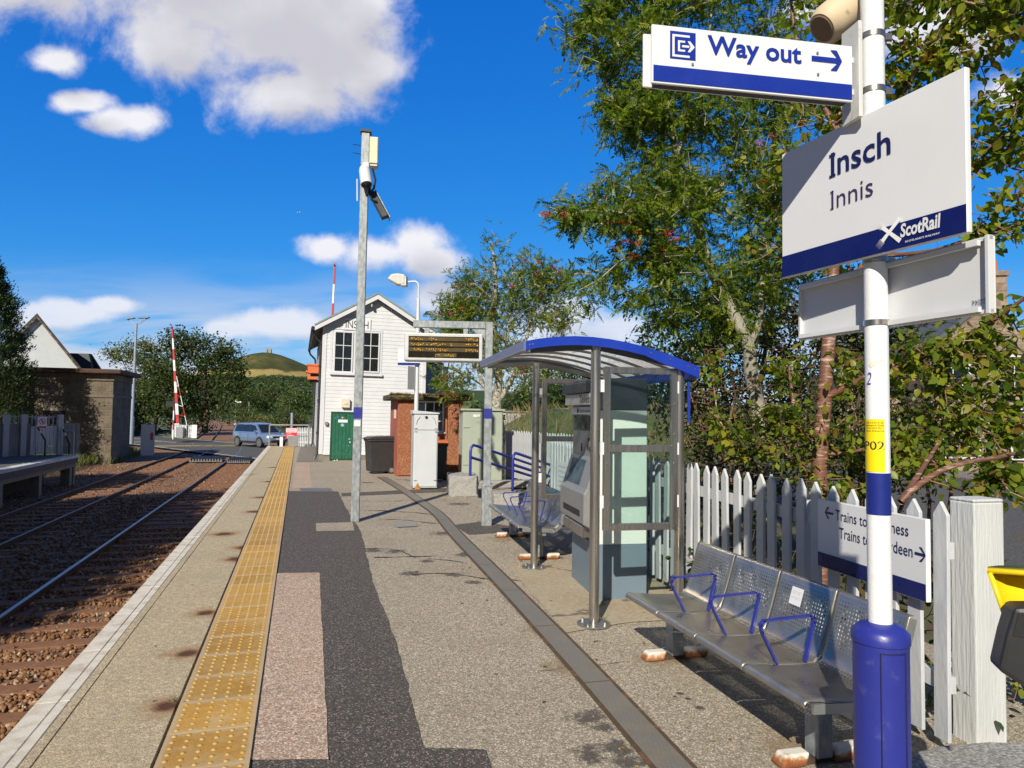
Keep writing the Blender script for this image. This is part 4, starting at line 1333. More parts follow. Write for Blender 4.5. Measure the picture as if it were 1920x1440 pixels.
# long dark camera housing
c1, c2 = xq(697, 362), xq(722, 412)
cd = thing('cctv_camera', 'long dark box-shaped camera under a pale sunshield on the right of the pole', 'camera', FM[cpole.name] @ Vector((c1.x, 0, c1.z)), R(9))
e = Vector((c2.x - c1.x, -.10, c2.z - c1.z))
d = e.normalized()
MB().beam(Vector((0, 0, 0)), e, .10, .10, up=(.9, .2, .5)).build('housing', M('dark_grey_metal', (0.055, 0.06, 0.07), .4, .3), cd, bevel=.008)
n_ = Vector((.9, .2, .5)); n_ = (n_ - d * n_.dot(d)).normalized()
MB().beam(n_ * .058, e * 1.1 + n_ * .058, .13, .012, up=(.9, .2, .5)).build('sunshield', alu_grey, cd)
MB().tube([(-.03, 0, .1), (-.04, 0, .0), (0.02, 0, -.05)], .022, 7).build('bracket', black_paint, cd)
MB().tube([xq(672, 335) + Vector((-.02, .02, 0)) - Vector(loc(cpole, cd.location)), xq(672, 376) + Vector((-.02, .02, 0)) - Vector(loc(cpole, cd.location))], .012, 6).build('conduit', white_paint, cd)

# ------------------------------------------------------------------ departure board on its gantry
dp = G(912, 985)
dz = lambda y: D(912, y, dp.y).z
gan = thing('sign_gantry', 'galvanised square post with an arm and a blue band beside the shelter', 'gantry', dp, R(4))
MB().bx(-.058, .058, -.058, .058, 0, dz(604)).build('post', galv, gan, bevel=.008)
MB().bx(-.078, .078, -.078, .078, 0, dz(908)).bx(-.085, .085, -.085, .085, dz(912), dz(907)).build('sleeve', galv, gan, bevel=.006)
MB().bx(-.06, .06, -.06, .06, dz(785), dz(766)).build('blue_band', blue_paint, gan)
gx0 = on_plane(gan, 775, 608).x
arm = MB().bx(gx0, -.059, -.05, .05, dz(617), dz(604))
arm.prism([(-.059, -.03, dz(640)), (-.059, -.03, dz(617)), (-.28, -.03, dz(617))], (0, .06, 0))
arm.build('arm', galv, gan, bevel=.006)
bx0, bx1 = on_plane(gan, 759, 650).x, on_plane(gan, 908, 650).x
bz0, bz1 = dz(679.5), dz(628.5)
db = thing('departure_board', 'departure board with amber lettering in a pale grey case hung from the gantry', 'departure board', FM[gan.name] @ Vector((0, 0, bz0)), R(4))
hz_ = bz1 - bz0
XR = -.10
mb = MB().bx(bx0, XR, -.13, .20, 0, hz_)
mb.build('case', M('pale_grey_case', (0.50, 0.51, 0.53), .45, .2, var=.05), db, bevel=.015, seg=2)
sx0, sx1, sz0, sz1 = bx0 + .065, XR - .055, .048, hz_ - .048
fr = MB()
scr = M('black_screen', (0.012, 0.010, 0.006), .25, var=.1, spec=.3)
sc_o = MB().bx(sx0, sx1, -.1365, -.1305, sz0, sz1).build('screen', scr, db)
amb_bg = M('amber_dim', (0.060, 0.040, 0.005), .4)
amb = emit('amber_lamp', (1.0, 0.48, 0.06), 0.85)
hh = sz1 - sz0
bgm, dots = MB(), MB()
rr = random.Random(5)
for r_ in range(4):
    z0 = sz1 - hh * (r_ + 1) / 4 + .012
    z1 = sz1 - hh * r_ / 4 - .012
    if r_ < 3:
        bgm.sheet([(sx0 + .01, -.1385, z0), (sx1 - .01, -.1385, z0), (sx1 - .01, -.1385, z1), (sx0 + .01, -.1385, z1)])
        segs = [(0.01, [.38, .45, .55][r_] if r_ != 1 else .62), (.82, .99)]
    else:
        bgm.sheet([(sx0 + .42, -.1385, z0), (sx0 + .42 + .3, -.1385, z0), (sx0 + .42 + .3, -.1385, z1), (sx0 + .42, -.1385, z1)])
        segs = [(.36, .64)]
    for (a, b) in segs:
        x = sx0 + .02 + (sx1 - sx0 - .04) * a
        xe = sx0 + .02 + (sx1 - sx0 - .04) * b
        while x < xe:
            if rr.random() < .8:
                for k in range(rr.randint(1, 3)):     # broken letters: the lamps flicker and never light all at once
                    dx, dzz = rr.uniform(0, .022), rr.uniform(0.1, .9) * (z1 - z0 - .016)
                    dots.sheet([(x + dx, -.1395, z0 + dzz), (x + dx + .011, -.1395, z0 + dzz), (x + dx + .011, -.1395, z0 + dzz + .012), (x + dx, -.1395, z0 + dzz + .012)])
            x += .033
bgm.build('display_row', amb_bg, sc_o)
dots.build('display_lettering', amb, sc_o)
mb = MB()
for k in (.28, .78):
    x = bx0 + (XR - bx0) * k
    mb.bx(x - .035, x + .035, -.035, .035, hz_, hz_ + (dz(617) - bz1))
mb.build('hanger', galv, db)

# ------------------------------------------------------------------ lamp post with a small sign
lp0 = G(778, 905)
lz = lambda y: D(779, y, lp0.y).z
lp = thing('lamp_post', 'slim white lamp post with a bent neck behind the white cabinet', 'lamp post', lp0)
x1 = D(762, 528, lp0.y).x - lp0.x
MB().tube([(0, 0, 0), (0, 0, lz(600)), (0, 0, lz(560))], [.058, .05, .036], 10).tube([(0, 0, lz(561)), (0, 0, lz(538)), (-.02, 0, lz(531)), (-.07, 0, lz(528)), (-.13, 0, lz(528)), (x1, 0, lz(529))], .024, 8).build('post', white_paint, lp, smooth=True)
xl = D(727, 522, lp0.y).x - lp0.x
za, zb = lz(537), lz(514)
mb = MB()
# a lamp head: wedge bowl with a squared gear box
mb.prism([(x1 - .02, -.11, za + .02), (x1 - .02, -.11, zb - .03), (x1 - .20, -.11, zb), (xl + .1, -.11, zb - .02), (xl, -.11, zb - .14), (x1 - .2, -.11, za + .02)], (0, .22, 0))
lh = mb.build('lamp_head', M('lamp_white', (0.48, 0.48, 0.46), .5, var=.15, vs=12), lp, bevel=.03, seg=2)
MB().prism([(xl + .03, -.09, zb - .155), (x1 - .22, -.09, za + .015), (x1 - .22, -.09, za - .005), (xl + .06, -.09, zb - .175)], (0, .18, 0)).build('lens', M('lamp_lens', (0.3, 0.31, 0.31), .2), lh)
MB().bx(x1 - .13, x1 + .02, -.1, .1, za - .01, zb - .06).build('gear_box', alu_grey, lp, bevel=.015)
sg = thing('platform_sign', 'small white sign with a blue lower edge on the slim lamp post', 'sign', lp0 + Vector((-.02, -.07, lz(685))), R(4))
sw0 = D(749, 670, lp0.y).x - lp0.x
MB().bx(sw0, .10, -.02, 0, 0, lz(655) - lz(685)).build('panel', sign_white, sg)
MB().bx(sw0, .10, -.024, -.021, -.01, .055).build('blue_strip', sign_blue, sg)
lt = thing('tilted_notice', 'pale grey panel seen edge-on on the slim lamp post', 'sign', lp0 + Vector((-.05, -.08, lz(731))), R(62))
MB().bx(-.28, .06, -.01, .012, 0, lz(688) - lz(731)).build('panel', M('pale_panel', (0.52, 0.53, 0.56), .5, var=.08), lt)
# ------------------------------------------------------------------ shelter
SH = thing('shelter', 'small platform shelter with a curved blue-edged roof on stainless posts', 'shelter', (.685, 5.67, 0), R(11.5))
posts = [(0, 0), (0, 2.09), (.744, .02), (.744, 2.07)]
prof = [(-.605, 2.275), (-.50, 2.298), (-.35, 2.318), (-.2, 2.328), (-.05, 2.326), (.1, 2.313), (.25, 2.291), (.4, 2.260), (.55, 2.220), (.70, 2.172), (.87, 2.110)]


def roof_z(x):
    for (a, za), (b, zb) in zip(prof, prof[1:]):
        if x <= b:
            return za + (zb - za) * (x - a) / (b - a)
    return prof[-1][1]


for i, (x, y) in enumerate(posts):
    zt = roof_z(x) - .055
    po = MB().cyl((x, y, .012), (x, y, zt), .0405, seg=24).build('post', stainless, SH, smooth=True)
    mb = MB().cyl((x, y, .008), (x, y, .019), .135, seg=28)
    mb.build('base_plate', steel_dull, po, smooth=True)
    mb = MB()
    for k in range(4):
        a = R(45 + 90 * k)
        mb.cyl((x + .1 * math.cos(a), y + .1 * math.sin(a), .018), (x + .1 * math.cos(a), y + .1 * math.sin(a), .042), .013, seg=6)
    mb.build('bolt', stainless, po)
fas_blue = M('fascia_blue', (0.012, 0.040, 0.36), 0.3, var=.06, vs=4)
for nm, y0 in (('near', -.075), ('far', 2.15)):
    up = [(x, y0, z) for x, z in prof]
    lo = [(x, y0, z - .072 - (.02 if x > .5 else 0)) for x, z in prof]
    fa = MB()
    n = len(prof)
    for j in range(2):
        yy = y0 + j * .012
        a_ = [(x, yy, z) for x, _, z in up]
        b_ = [(x, yy, z) for x, _, z in lo]
        fa.strip(a_, b_)
    fa.strip(up, [(x, y0 + .012, z) for x, _, z in up]); fa.strip(lo, [(x, y0 + .012, z) for x, _, z in lo])
    fa.sheet([up[0], (up[0][0], y0 + .012, up[0][2]), (lo[0][0], y0 + .012, lo[0][2]), lo[0]])
    fa.sheet([up[-1], (up[-1][0], y0 + .012, up[-1][2]), (lo[-1][0], y0 + .012, lo[-1][2]), lo[-1]])
    fo = fa.build('fascia', fas_blue if nm == 'near' else dark_plastic, SH)
    if nm == 'near':
        mb = MB()
        for x in (-.575, -.55, .45, .62, .78, .84):
            z = roof_z(x) - .035
            mb.cyl((x, y0 - .004, z), (x, y0, z), .007, seg=8)
        mb.build('rivet', stainless, fo)
# the glazed vault between ribs
m_, nt_, out_ = new_mat('smoky_polycarbonate')
tr_ = nn(nt_, 'ShaderNodeBsdfTransparent', i_Color=(0.80, 0.80, 0.80, 1))
tl_ = nn(nt_, 'ShaderNodeBsdfTranslucent', i_Color=(0.85, 0.83, 0.80, 1))
gs_ = nn(nt_, 'ShaderNodeBsdfGlossy', i_Roughness=0.12, i_Color=(0.8, 0.8, 0.8, 1))
fr_ = nn(nt_, 'ShaderNodeValue')
fr_.outputs[0].default_value = 0.07
tcx = nn(nt_, 'ShaderNodeTexCoord')
nz = nn(nt_, 'ShaderNodeTexNoise', i_Vector=tcx.outputs['Object'], i_Scale=4.0, i_Detail=6.0)
m1 = nn(nt_, 'ShaderNodeMixShader', i_0=mrange(nt_, nz.outputs[0], .3, .7, .45, .75), i_1=tr_.outputs[0], i_2=tl_.outputs[0])
m2 = nn(nt_, 'ShaderNodeMixShader', i_0=fr_.outputs[0], i_1=m1.outputs[0], i_2=gs_.outputs[0])
nt_.links.new(m2.outputs[0], out_.inputs[0])
a_ = [(x, -.06, z - .012) for x, z in prof]
b_ = [(x, 2.15, z - .012) for x, z in prof]
MB().strip(a_, b_).build('roof_panel', m_, SH, smooth=True)
rib_m = M('rib_grey', (0.09, 0.09, 0.092), .5, .2, var=.1)
rm_ = MB()
rib = None
for k in range(5):
    y = .34 + k * .40
    rb = MB()
    for (x0, z0), (x1, z1) in zip(prof, prof[1:]):
        rb.beam((x0, y, z0 - .028), (x1, y, z1 - .028), .020, .022)
    rb.build('roof_rib', rib_m, SH)
eb = MB()
eb.beam((-.612, -.07, 2.235), (-.612, 2.16, 2.235), .022, .085)
eb.build('front_gutter', M('gutter_blue_grey', (0.17, 0.19, 0.33), .35, .3, var=.15), SH, bevel=.004)
MB().beam((-.60, -.05, 2.205), (-.60, 2.14, 2.205), .05, .014).build('front_rail', alu_grey, SH)
MB().beam((.87, -.07, 2.06), (.87, 2.16, 2.06), .03, .10).build('back_gutter', fas_blue, SH)
for yy in (0.0, 2.09):
    MB().beam((-.55, yy, 2.215), (-.03, yy, 2.255), .03, .05).build('bracket', rib_m, SH)
    MB().beam((.03, yy, 2.248), (.74, yy, 2.12), .03, .05).build('bracket', rib_m, SH)
MB().beam((.80, -.04, 1.98), (.80, -.04, 1.64), .02, .012).build('drip_plate', fas_blue, SH)


def glazed(y, x0, x1, z0, zm, z1):
    fr = MB()
    w = .055
    fr.bx(x0, x0 + w, y - .022, y + .022, z0, z1); fr.bx(x1 - w, x1, y - .022, y + .022, z0, z1)
    fr.bx(x0 + w, x1 - w, y - .022, y + .022, z0, z0 + w); fr.bx(x0 + w, x1 - w, y - .022, y + .022, z1 - w, z1)
    fr.bx(x0 + w, x1 - w, y - .024, y + .024, zm - .03, zm + .03)
    p = fr.build('glazing_frame', stainless, SH, bevel=.004)
    MB().bx(x0 + w, x1 - w, y - .003, y + .003, z0 + w, zm - .03).build('pane', glass_clear, p)
    MB().bx(x0 + w, x1 - w, y - .003, y + .003, zm + .03, z1 - w).build('pane', glass_clear, p)
    for z in (z0 + .35 * (zm - z0), zm, z1 - .16):
        for xx, sg_ in ((x0, -1), (x1, 1)):
            MB().bx(min(xx, xx + sg_ * .03), max(xx, xx + sg_ * .03), y - .016, y + .016, z - .05, z + .05).build('clamp', sign_white, p)
    mb = MB()
    for z in (z0 + .03, z0 + .3, zm - .12, zm + .12, z1 - .3, z1 - .03):
        for xx in (x0 + w / 2, x1 - w / 2):
            mb.cyl((xx, y - .028, z), (xx, y - .022, z), .009, seg=8)
    mb.build('screw', stainless, p)


pq = lambda px, py, y: on_plane(SH, px, py, 1, y)
a, b, c = pq(1130, 995, 0), pq(1269, 691, 0), pq(1200, 841, 0)
glazed(0.0, a.x, b.x, a.z, c.z, b.z)
dy = 2.09
glazed(2.09, a.x, b.x, a.z, c.z, b.z)

# ------------------------------------------------------------------ ticket machine
TM = thing('ticket_machine', 'grey and pale-green ticket machine standing under the shelter', 'ticket machine', (.80, 6.42, 0), R(9.5))
TW, TD = .48, .92
dk = M('machine_dark_grey', (0.045, 0.055, 0.066), .38, var=.08)
bl = M('machine_blue_grey', (0.135, 0.19, 0.245), .38, var=.06, vs=3)
mint = M('machine_pale_green', (0.58, 0.65, 0.63), .35, var=.03, vs=2)
fg = M('machine_grey', (0.26, 0.265, 0.27), .42, .3, var=.05)
MB().bx(0, TW, 0, TD, .0, .50).build('base', bl, TM, bevel=.006)
MB().bx(0.012, TW - .002, 0.002, TD - .002, .502, 1.74).build('body', mint, TM, bevel=.006)
MB().bx(-.002, .012, 0.02, TD - .02, .55, 1.90).build('front_panel', fg, TM)
MB().bx(0.0, TW, 0, TD, 1.742, 2.04).build('top_box', dk, TM, bevel=.006)
MB().bx(-.12, -.001, -.01, TD + .01, 1.905, 2.005).build('hood', dk, TM, bevel=.008)
hd = MB().bx(-.085, -.003, .0, TD, 1.79, 1.90).build('header', M('header_grey', (0.50, 0.51, 0.52), .45), TM, bevel=.004)
pl_ = lambda u, v_, e: (-.085 - e, -u, v_)
q2 = lambda px, py, x: on_plane(TM, px, py, 0, x)
a, b = q2(1086, 756, -.087), q2(1107.5, 742, -.087)
text(hd, 'lettering', 'Tickets', (-a.y, 1.808, -b.y, 1.882), black_paint, pl_)
st_ = MB().bx(-.03, -.003, .03, TD - .03, 1.70, 1.77).build('label_strip', sign_white, TM)
a, b = q2(1082, 770, -.03), q2(1106, 763, -.03)
text(st_, 'lettering', 'Tickets & collection', (-a.y + .09, 1.718, -b.y + .02, 1.752), black_paint, lambda u, v_, e: (-.03 - e, -u, v_))
MB().sheet([(-.032, -(-a.y), 1.715), (-.032, -(-a.y) - .06, 1.715), (-.032, -(-a.y) - .06, 1.757), (-.032, -(-a.y), 1.757)]).build('emblem', black_paint, st_)
MB().bx(-.012, -.003, .06, TD - .06, 1.55, 1.685).build('display_window', glass_dark, TM)
co = MB()
# console: juts out below the sloping screen
co.prism([(-.003, 0, .62), (-.13, 0, .68), (-.13, 0, .96), (-.10, 0, 1.01), (-.02, 0, 1.27), (-.003, 0, 1.30)], (0, TD, 0))
con = co.build('console', fg, TM, bevel=.01)
s0, s1 = Vector((-.096, 0, 1.022)), Vector((-.0245, 0, 1.255))
dn = Vector((-.9, 0, .42)) * .004
mb = MB()
mb.add([s0 + dn + Vector((0, .30, 0)), s0 + dn + Vector((0, .80, 0)), s1 + dn + Vector((0, .80, 0)), s1 + dn + Vector((0, .30, 0))], [(0, 1, 2, 3)])
mb.build('screen', M('touch_screen', (0.05, 0.09, 0.13), .06, var=.4, vs=3, spec=.8), con)
mb = MB()
mb.add([Vector((-.1315, .14, .74)), Vector((-.1315, TD - .14, .74)), Vector((-.1315, TD - .14, .80)), Vector((-.1315, .14, .80))], [(0, 1, 2, 3)])
mb.build('ticket_slot', black_paint, con)
MB().bx(-.12, -.0, .1, TD - .1, .55, .66).build('ticket_tray', stainless, TM, bevel=.01)
mb = MB()
for y, z, w, h in ((.20, 1.34, .05, .05), (.30, 1.36, .03, .06), (.12, 1.30, .03, .06), (.13, 1.42, .02, .03), (.28, 1.44, .02, .03)):
    mb.bx(-.012, -.003, y, y + w, z, z + h)
mb.build('coin_slot', black_paint, TM)
MB().bx(-.03, -.003, .10, .18, 1.16, 1.24).build('card_reader', black_paint, TM, bevel=.006)
mb = MB()
mb.cyl((-.004, .55, 1.40), (-.009, .55, 1.40), .012, seg=8).bx(-.009, -.004, .535, .565, 1.33, 1.385)
mb.build('pictogram', black_paint, TM)

# ------------------------------------------------------------------ benches
m_, nt_, out_ = new_mat('perforated_steel')
uvn = nn(nt_, 'ShaderNodeUVMap')
uvn.uv_map = 'uv'
fr_ = nn(nt_, 'ShaderNodeVectorMath', operation='FRACTION', i_0=nn(nt_, 'ShaderNodeVectorMath', operation='SCALE', i_0=uvn.outputs[0], i_Scale=1 / .021).outputs[0])
ds = nn(nt_, 'ShaderNodeVectorMath', operation='DISTANCE', i_0=fr_.outputs[0], i_1=(.5, .5, 0)).outputs['Value']
hole = math_(nt_, 'LESS_THAN', ds, 0.29)
attr = nn(nt_, 'ShaderNodeAttribute', attribute_name='holes')
hole = math_(nt_, 'MULTIPLY', hole, attr.outputs['Fac'])
tcx = nn(nt_, 'ShaderNodeTexCoord')
nz = nn(nt_, 'ShaderNodeTexNoise', i_Vector=tcx.outputs['Object'], i_Scale=9.0, i_Detail=7.0)
pb = nn(nt_, 'ShaderNodeBsdfPrincipled', i_Metallic=0.80, i_Base_Color=ramp(nt_, nz.outputs[0], [(0.3, (0.33, 0.305, 0.275)), (0.7, (0.44, 0.41, 0.37))]),
        i_Roughness=mrange(nt_, nz.outputs[0], .3, .7, .27, .38))
tp = nn(nt_, 'ShaderNodeBsdfTransparent')
mx = nn(nt_, 'ShaderNodeMixShader', i_0=hole, i_1=pb.outputs[0], i_2=tp.outputs[0])
nt_.links.new(mx.outputs[0], out_.inputs[0])
perf = m_
seat_prof = [(.018, .395), (.004, .405), (.0, .418), (.008, .432), (.03, .438), (.12, .428), (.24, .415), (.36, .408), (.43, .412), (.465, .435), (.485, .475), (.52, .58), (.553, .69), (.575, .765), (.586, .778), (.600, .775)]


def seat_mesh(x0, x1):
    me = bpy.data.meshes.new('seat')
    bm = bmesh.new()
    uvl = bm.loops.layers.uv.new('uv')
    hl = bm.verts.layers.float.new('holes')
    acc = [0]
    for (a, za), (b, zb) in zip(seat_prof, seat_prof[1:]):
        acc.append(acc[-1] + math.hypot(b - a, zb - za))
    xs = [x0, x0 + .022, x0 + .030, x1 - .030, x1 - .022, x1]
    rows = []
    for i, (y, z) in enumerate(seat_prof):
        zz = 0.0
        row = []
        for j, x in enumerate(xs):
            dz = -.004 if j in (0, 5) and z < .45 else 0
            vt = bm.verts.new((x, y, z + dz))
            vt[hl] = 1.0 if (4 < i < 9 or 10 < i < 13) and 1 < j < 4 else (0.0)
            row.append((vt, x, acc[i]))
        rows.append(row)
    for r0, r1 in zip(rows, rows[1:]):
        for j in range(len(xs) - 1):
            q_ = [r0[j], r0[j + 1], r1[j + 1], r1[j]]
            f = bm.faces.new([e[0] for e in q_])
            f.smooth = True
            for lp_, e in zip(f.loops, q_):
                lp_[uvl].uv = (e[1], e[2])
    bm.to_mesh(me)
    bm.free()
    me.materials.append(perf)
    return me


rust, nt_, out_ = new_mat('rusty_white')
tcx = nn(nt_, 'ShaderNodeTexCoord')
sxx = nn(nt_, 'ShaderNodeSeparateXYZ', i_0=tcx.outputs['Object'])
nz = nn(nt_, 'ShaderNodeTexNoise', i_Vector=tcx.outputs['Object'], i_Scale=14.0, i_Detail=9.0, i_Roughness=.7)
# rust creeps up from the paving and in from both ends
lowz = math_(nt_, 'SUBTRACT', .055, math_(nt_, 'MULTIPLY', sxx.outputs[2], 1.0))
rf_ = math_(nt_, 'ADD', math_(nt_, 'MULTIPLY', lowz, 9.0), math_(nt_, 'MULTIPLY', nz.outputs[0], 1.0))
cr2 = ramp(nt_, rf_, [(.50, (0.62, 0.60, 0.57)), (.62, (0.42, 0.27, 0.15)), (.72, (0.27, 0.10, 0.035)), (.95, (0.16, 0.05, 0.018))])
pb = nn(nt_, 'ShaderNodeBsdfPrincipled', i_Base_Color=cr2, i_Roughness=.85)
bp = nn(nt_, 'ShaderNodeBump', i_Strength=.5, i_Distance=.006, i_Height=nz.outputs[0])
nt_.links.new(bp.outputs[0], pb.inputs['Normal'])
nt_.links.new(pb.outputs[0], out_.inputs[0])


def bench(root):
    for k in range(4):
        me = seat_mesh(k * .482 + .004, (k + 1) * .482 - .004)
        o = put('seat', me, root)
        so = o.modifiers.new('solid', 'SOLIDIFY'); so.thickness = .003; so.offset = 0
    for k in range(5):
        x = k * .482
        x = min(max(x, .012), 4 * .482 - .012)
        mb = MB()
        pts_ = [(x, .05, .395), (x, .43, .375), (x, .50, .44), (x, .575, .68), (x, .60, .76)]
        for p0, p1 in zip(pts_, pts_[1:]):
            mb.beam(p0, p1, .014, .045, up=(1, 0, 0) if False else (0, 0, 1))
        mb.build('seat_frame', alu_grey, root)
    arm0 = None
    for k in range(1, 4):
        x = k * .482
        mb = MB()
        path = [(.20, .425), (.115, .585), (.105, .625), (.125, .645), (.40, .655), (.425, .645), (.425, .62), (.375, .425)]
        for (ya, za), (yb, zb) in zip(path, path[1:]):
            L = Vector((0, yb - ya, zb - za)).normalized() * .006
            mb.beam(Vector((x, ya, za)) - L, Vector((x, yb, zb)) + L, .024, .010)
        mb.build('armrest', blue_paint, root)
    MB().beam((.03, .30, .345), (1.90, .30, .345), .07, .06).build('beam', alu_grey, root, bevel=.006)
    for x in (.14, 1.62):
        lg = MB().bx(x - .05, x + .05, .27, .36, .03, .315).build('leg', galv, root, bevel=.006)
        for ya, yb in ((.07, .21), (.37, .54)):
            MB().prism([(x - .052, ya, .004), (x + .052, ya, .004), (x + .036, ya + .03, .062), (x - .036, ya + .03, .062)], (0, yb - ya, 0)).build('foot', rust, lg, bevel=.010, seg=2)
        MB().bx(x - .03, x + .03, .18, .50, .004, .03).build('foot_bar', M('foot_bar_rust', (0.06, 0.04, 0.03), .9, var=.4, vs=20) if 'foot_bar_rust' not in bpy.data.materials else bpy.data.materials['foot_bar_rust'], lg)


B1 = thing('bench', 'four-seat perforated steel bench with blue armrests, nearest the camera', 'bench', (.827, 5.0, 0), R(-75.2), 'platform benches')
bench(B1)
B2 = copy_tree(B1)
for o in [B2] + list(B2.children_recursive):
    FM[o.name] = Matrix.Identity(4)
B2['label'] = 'four-seat perforated steel bench beyond the shelter, beside the gantry post'
B2.location, B2.rotation_euler = (-.30, 9.72, 0), (0, 0, R(-78.3))
FM[B2.name] = Matrix.Translation((-.30, 9.72, 0)) @ Matrix.Rotation(R(-78.3), 4, 'Z')
# sticker on the third seat back of the near bench
third = [c for c in B1.children if c.name.startswith('seat') and not c.name.startswith('seat_')][2]
py_ = lambda u, v_, e: (.964 + .14 + u, .533 + (v_) * .30 - e, .625 + v_ * .95)
mb = MB().add([py_(0, 0, .006), py_(.10, 0, .006), py_(.10, .10, .006), py_(0, .10, .006)], [(0, 1, 2, 3)])
stick = mb.build('sticker', sign_white, third)
fade = M('faded_ink', (0.50, 0.50, 0.53), .6)
text(stick, 'lettering', 'KEEP FEET', (.012, .062, .088, .080), fade, lambda u, v_, e: py_(u, v_, .008))
text(stick, 'lettering', 'OFF SEATS', (.012, .032, .088, .050), fade, lambda u, v_, e: py_(u, v_, .008))

# ------------------------------------------------------------------ picket fence
fence_w = M('fence_white', (0.43, 0.455, 0.50), .6, vs=7, col2=(0.55, 0.57, 0.60), thr=(.4, .7), bump=.3, bs=40, stretch=(1, 1, .25))
FRZ = math.atan2(.979, -.203)             # the fence runs away from its post
FN = thing('picket_fence', 'white picket fence running along the back of the platform', 'fence', (2.245, 3.62, 0), FRZ)
# local x along the fence, local y to the platform side (+y is left of x)
pk = MB()
pk.prism([(-.047, -.011, .06), (.047, -.011, .06), (.047, -.011, 1.205), (0, -.011, 1.275), (-.047, -.011, 1.205)], (0, .022, 0))
pk0 = None
rr = random.Random(11)
for i in range(47):
    if pk0 is None:
        pk0 = pk.build('picket', fence_w, FN, bevel=.004)
        o = pk0
    else:
        o = pk0.copy()
        COL.objects.link(o)
    o.location = (i * .1685, .02 + rr.uniform(-.002, .002), (0 if i < 40 else (i - 40) * .0025) + rr.uniform(-.008, .008) - (i == 0) * .0)
    o.rotation_euler = (rr.uniform(-.008, .008), rr.uniform(-.012, .012), rr.uniform(-.03, .03))
for z in (.30, .98):
    MB().prism([(-.03, -.036, z), (-.03, .003, z), (47 * .1685, .003, z), (47 * .1685, -.036, z)], (0, 0, .085)).build('rail', fence_w, FN)
for k in range(3):
    MB().bx(2.6 * k + 1.2, 2.6 * k + 1.3, -.14, -.037, -.05, 1.12).build('post', fence_w, FN, bevel=.005)
# the fence goes on beyond the ramp
fa0, fa1 = Vector((1.55, 15.0, 0)), Vector((-.42, 18.9, 0))
fd_ = fa1 - fa0
FF = thing('picket_fence', 'far white picket fence beyond the blue ramp handrails and the rowan trunk', 'fence', fa0, math.atan2(fd_.y, fd_.x))
pk1 = None
nfp = int(fd_.length / .128)
for i in range(nfp):
    if pk1 is None:
        o = pk1 = MB().prism([(-.045, -.011, .05), (.045, -.011, .05), (.045, -.011, 1.19), (0, -.011, 1.26), (-.045, -.011, 1.19)], (0, .022, 0)).build('picket', fence_w, FF)
    else:
        o = pk1.copy()
        COL.objects.link(o)
    o.location = (i * .128, .02, rr.uniform(-.01, .01))
    o.rotation_euler = (0, rr.uniform(-.01, .01), 0)
for z in (.30, .95):
    MB().bx(-.05, fd_.length, -.036, .003, z, z + .085).build('rail', fence_w, FF)
gb_ = G(1833, 1402)
GP = thing('gate_post', 'thick white timber post ending the picket fence', 'post', gb_, R(15))
wood_w = M('white_timber', (0.47, 0.49, 0.505), .65, vs=5, col2=(0.55, 0.57, 0.585), thr=(.4, .7), bump=.55, bs=60, stretch=(1, 1, .12))
MB().prism([(0, 0, -.05), (.20, 0, -.05), (.20, .15, -.05), (0, .15, -.05)], (0, 0, 1.40 - .09)).prism([(0, 0, 1.26), (.20, 0, 1.26), (.20, .15, 1.26), (0, .15, 1.26)], (0.0, 0, .018)).build('post', wood_w, GP, bevel=.008, seg=2)

# sign on the fence
fs = thing('direction_sign', 'white direction sign with two arrows fixed to the picket fence', 'sign', (0, 0, 0), 0)
FS0 = FM[FN.name]
fs.location = FS0 @ Vector((0, .045, .5))
fs.rotation_euler = (0, 0, FRZ + math.pi)
FM[fs.name] = Matrix.Translation(fs.location) @ Matrix.Rotation(FRZ + math.pi, 4, 'Z')
c_ = {k: on_plane(fs, *p) for k, p in {'tl': (1541, 937), 'tr': (1746, 971), 'bl': (1541, 1062), 'br': (1746, 1127)}.items()}
X0, X1 = (c_['tl'].x + c_['bl'].x) / 2, (c_['tr'].x + c_['br'].x) / 2
Z0, Z1 = (c_['bl'].z + c_['br'].z) / 2, (c_['tl'].z + c_['tr'].z) / 2
pn = MB().bx(X0, X1, -.03, .0, Z0, Z1).build('panel', sign_white, fs, bevel=.003)
MB().bx(X0 + .004, X1 - .004, -.0335, -.0305, Z0 + .004, Z0 + (Z1 - Z0) * .215).build('blue_strip', M('sign_navy', (0.012, 0.018, 0.11), .3), pn)
fp = lambda px, py: on_plane(fs, px, py, 1, -.03)
pz = lambda u, v_, e: (u, -.03 - e, v_)


def arrow(root, name, x0, x1, zc, h, mat, plane, right=True, thick=.19):
    t_ = h * thick
    w = x1 - x0
    hd_ = h * .62
    pts_ = [(x0, zc - t_ / 2), (x1 - t_, zc - t_ / 2), (x1 - hd_, zc - h / 2), (x1 - hd_ + t_ * 1.35, zc - h / 2), (x1, zc), (x1 - hd_ + t_ * 1.35, zc + h / 2), (x1 - hd_, zc + h / 2), (x1 - t_, zc + t_ / 2), (x0, zc + t_ / 2)]
    if not right:
        pts_ = [(x0 + x1 - x, z) for x, z in pts_][::-1]
    mb = MB()
    P = [plane(u, v_, .003) for u, v_ in pts_]
    mb.add(P, [(0, 1, 7, 8), (1, 4, 7), (1, 2, 3, 4), (4, 5, 6, 7)])
    return mb.build(name, mat, root, normals=False)


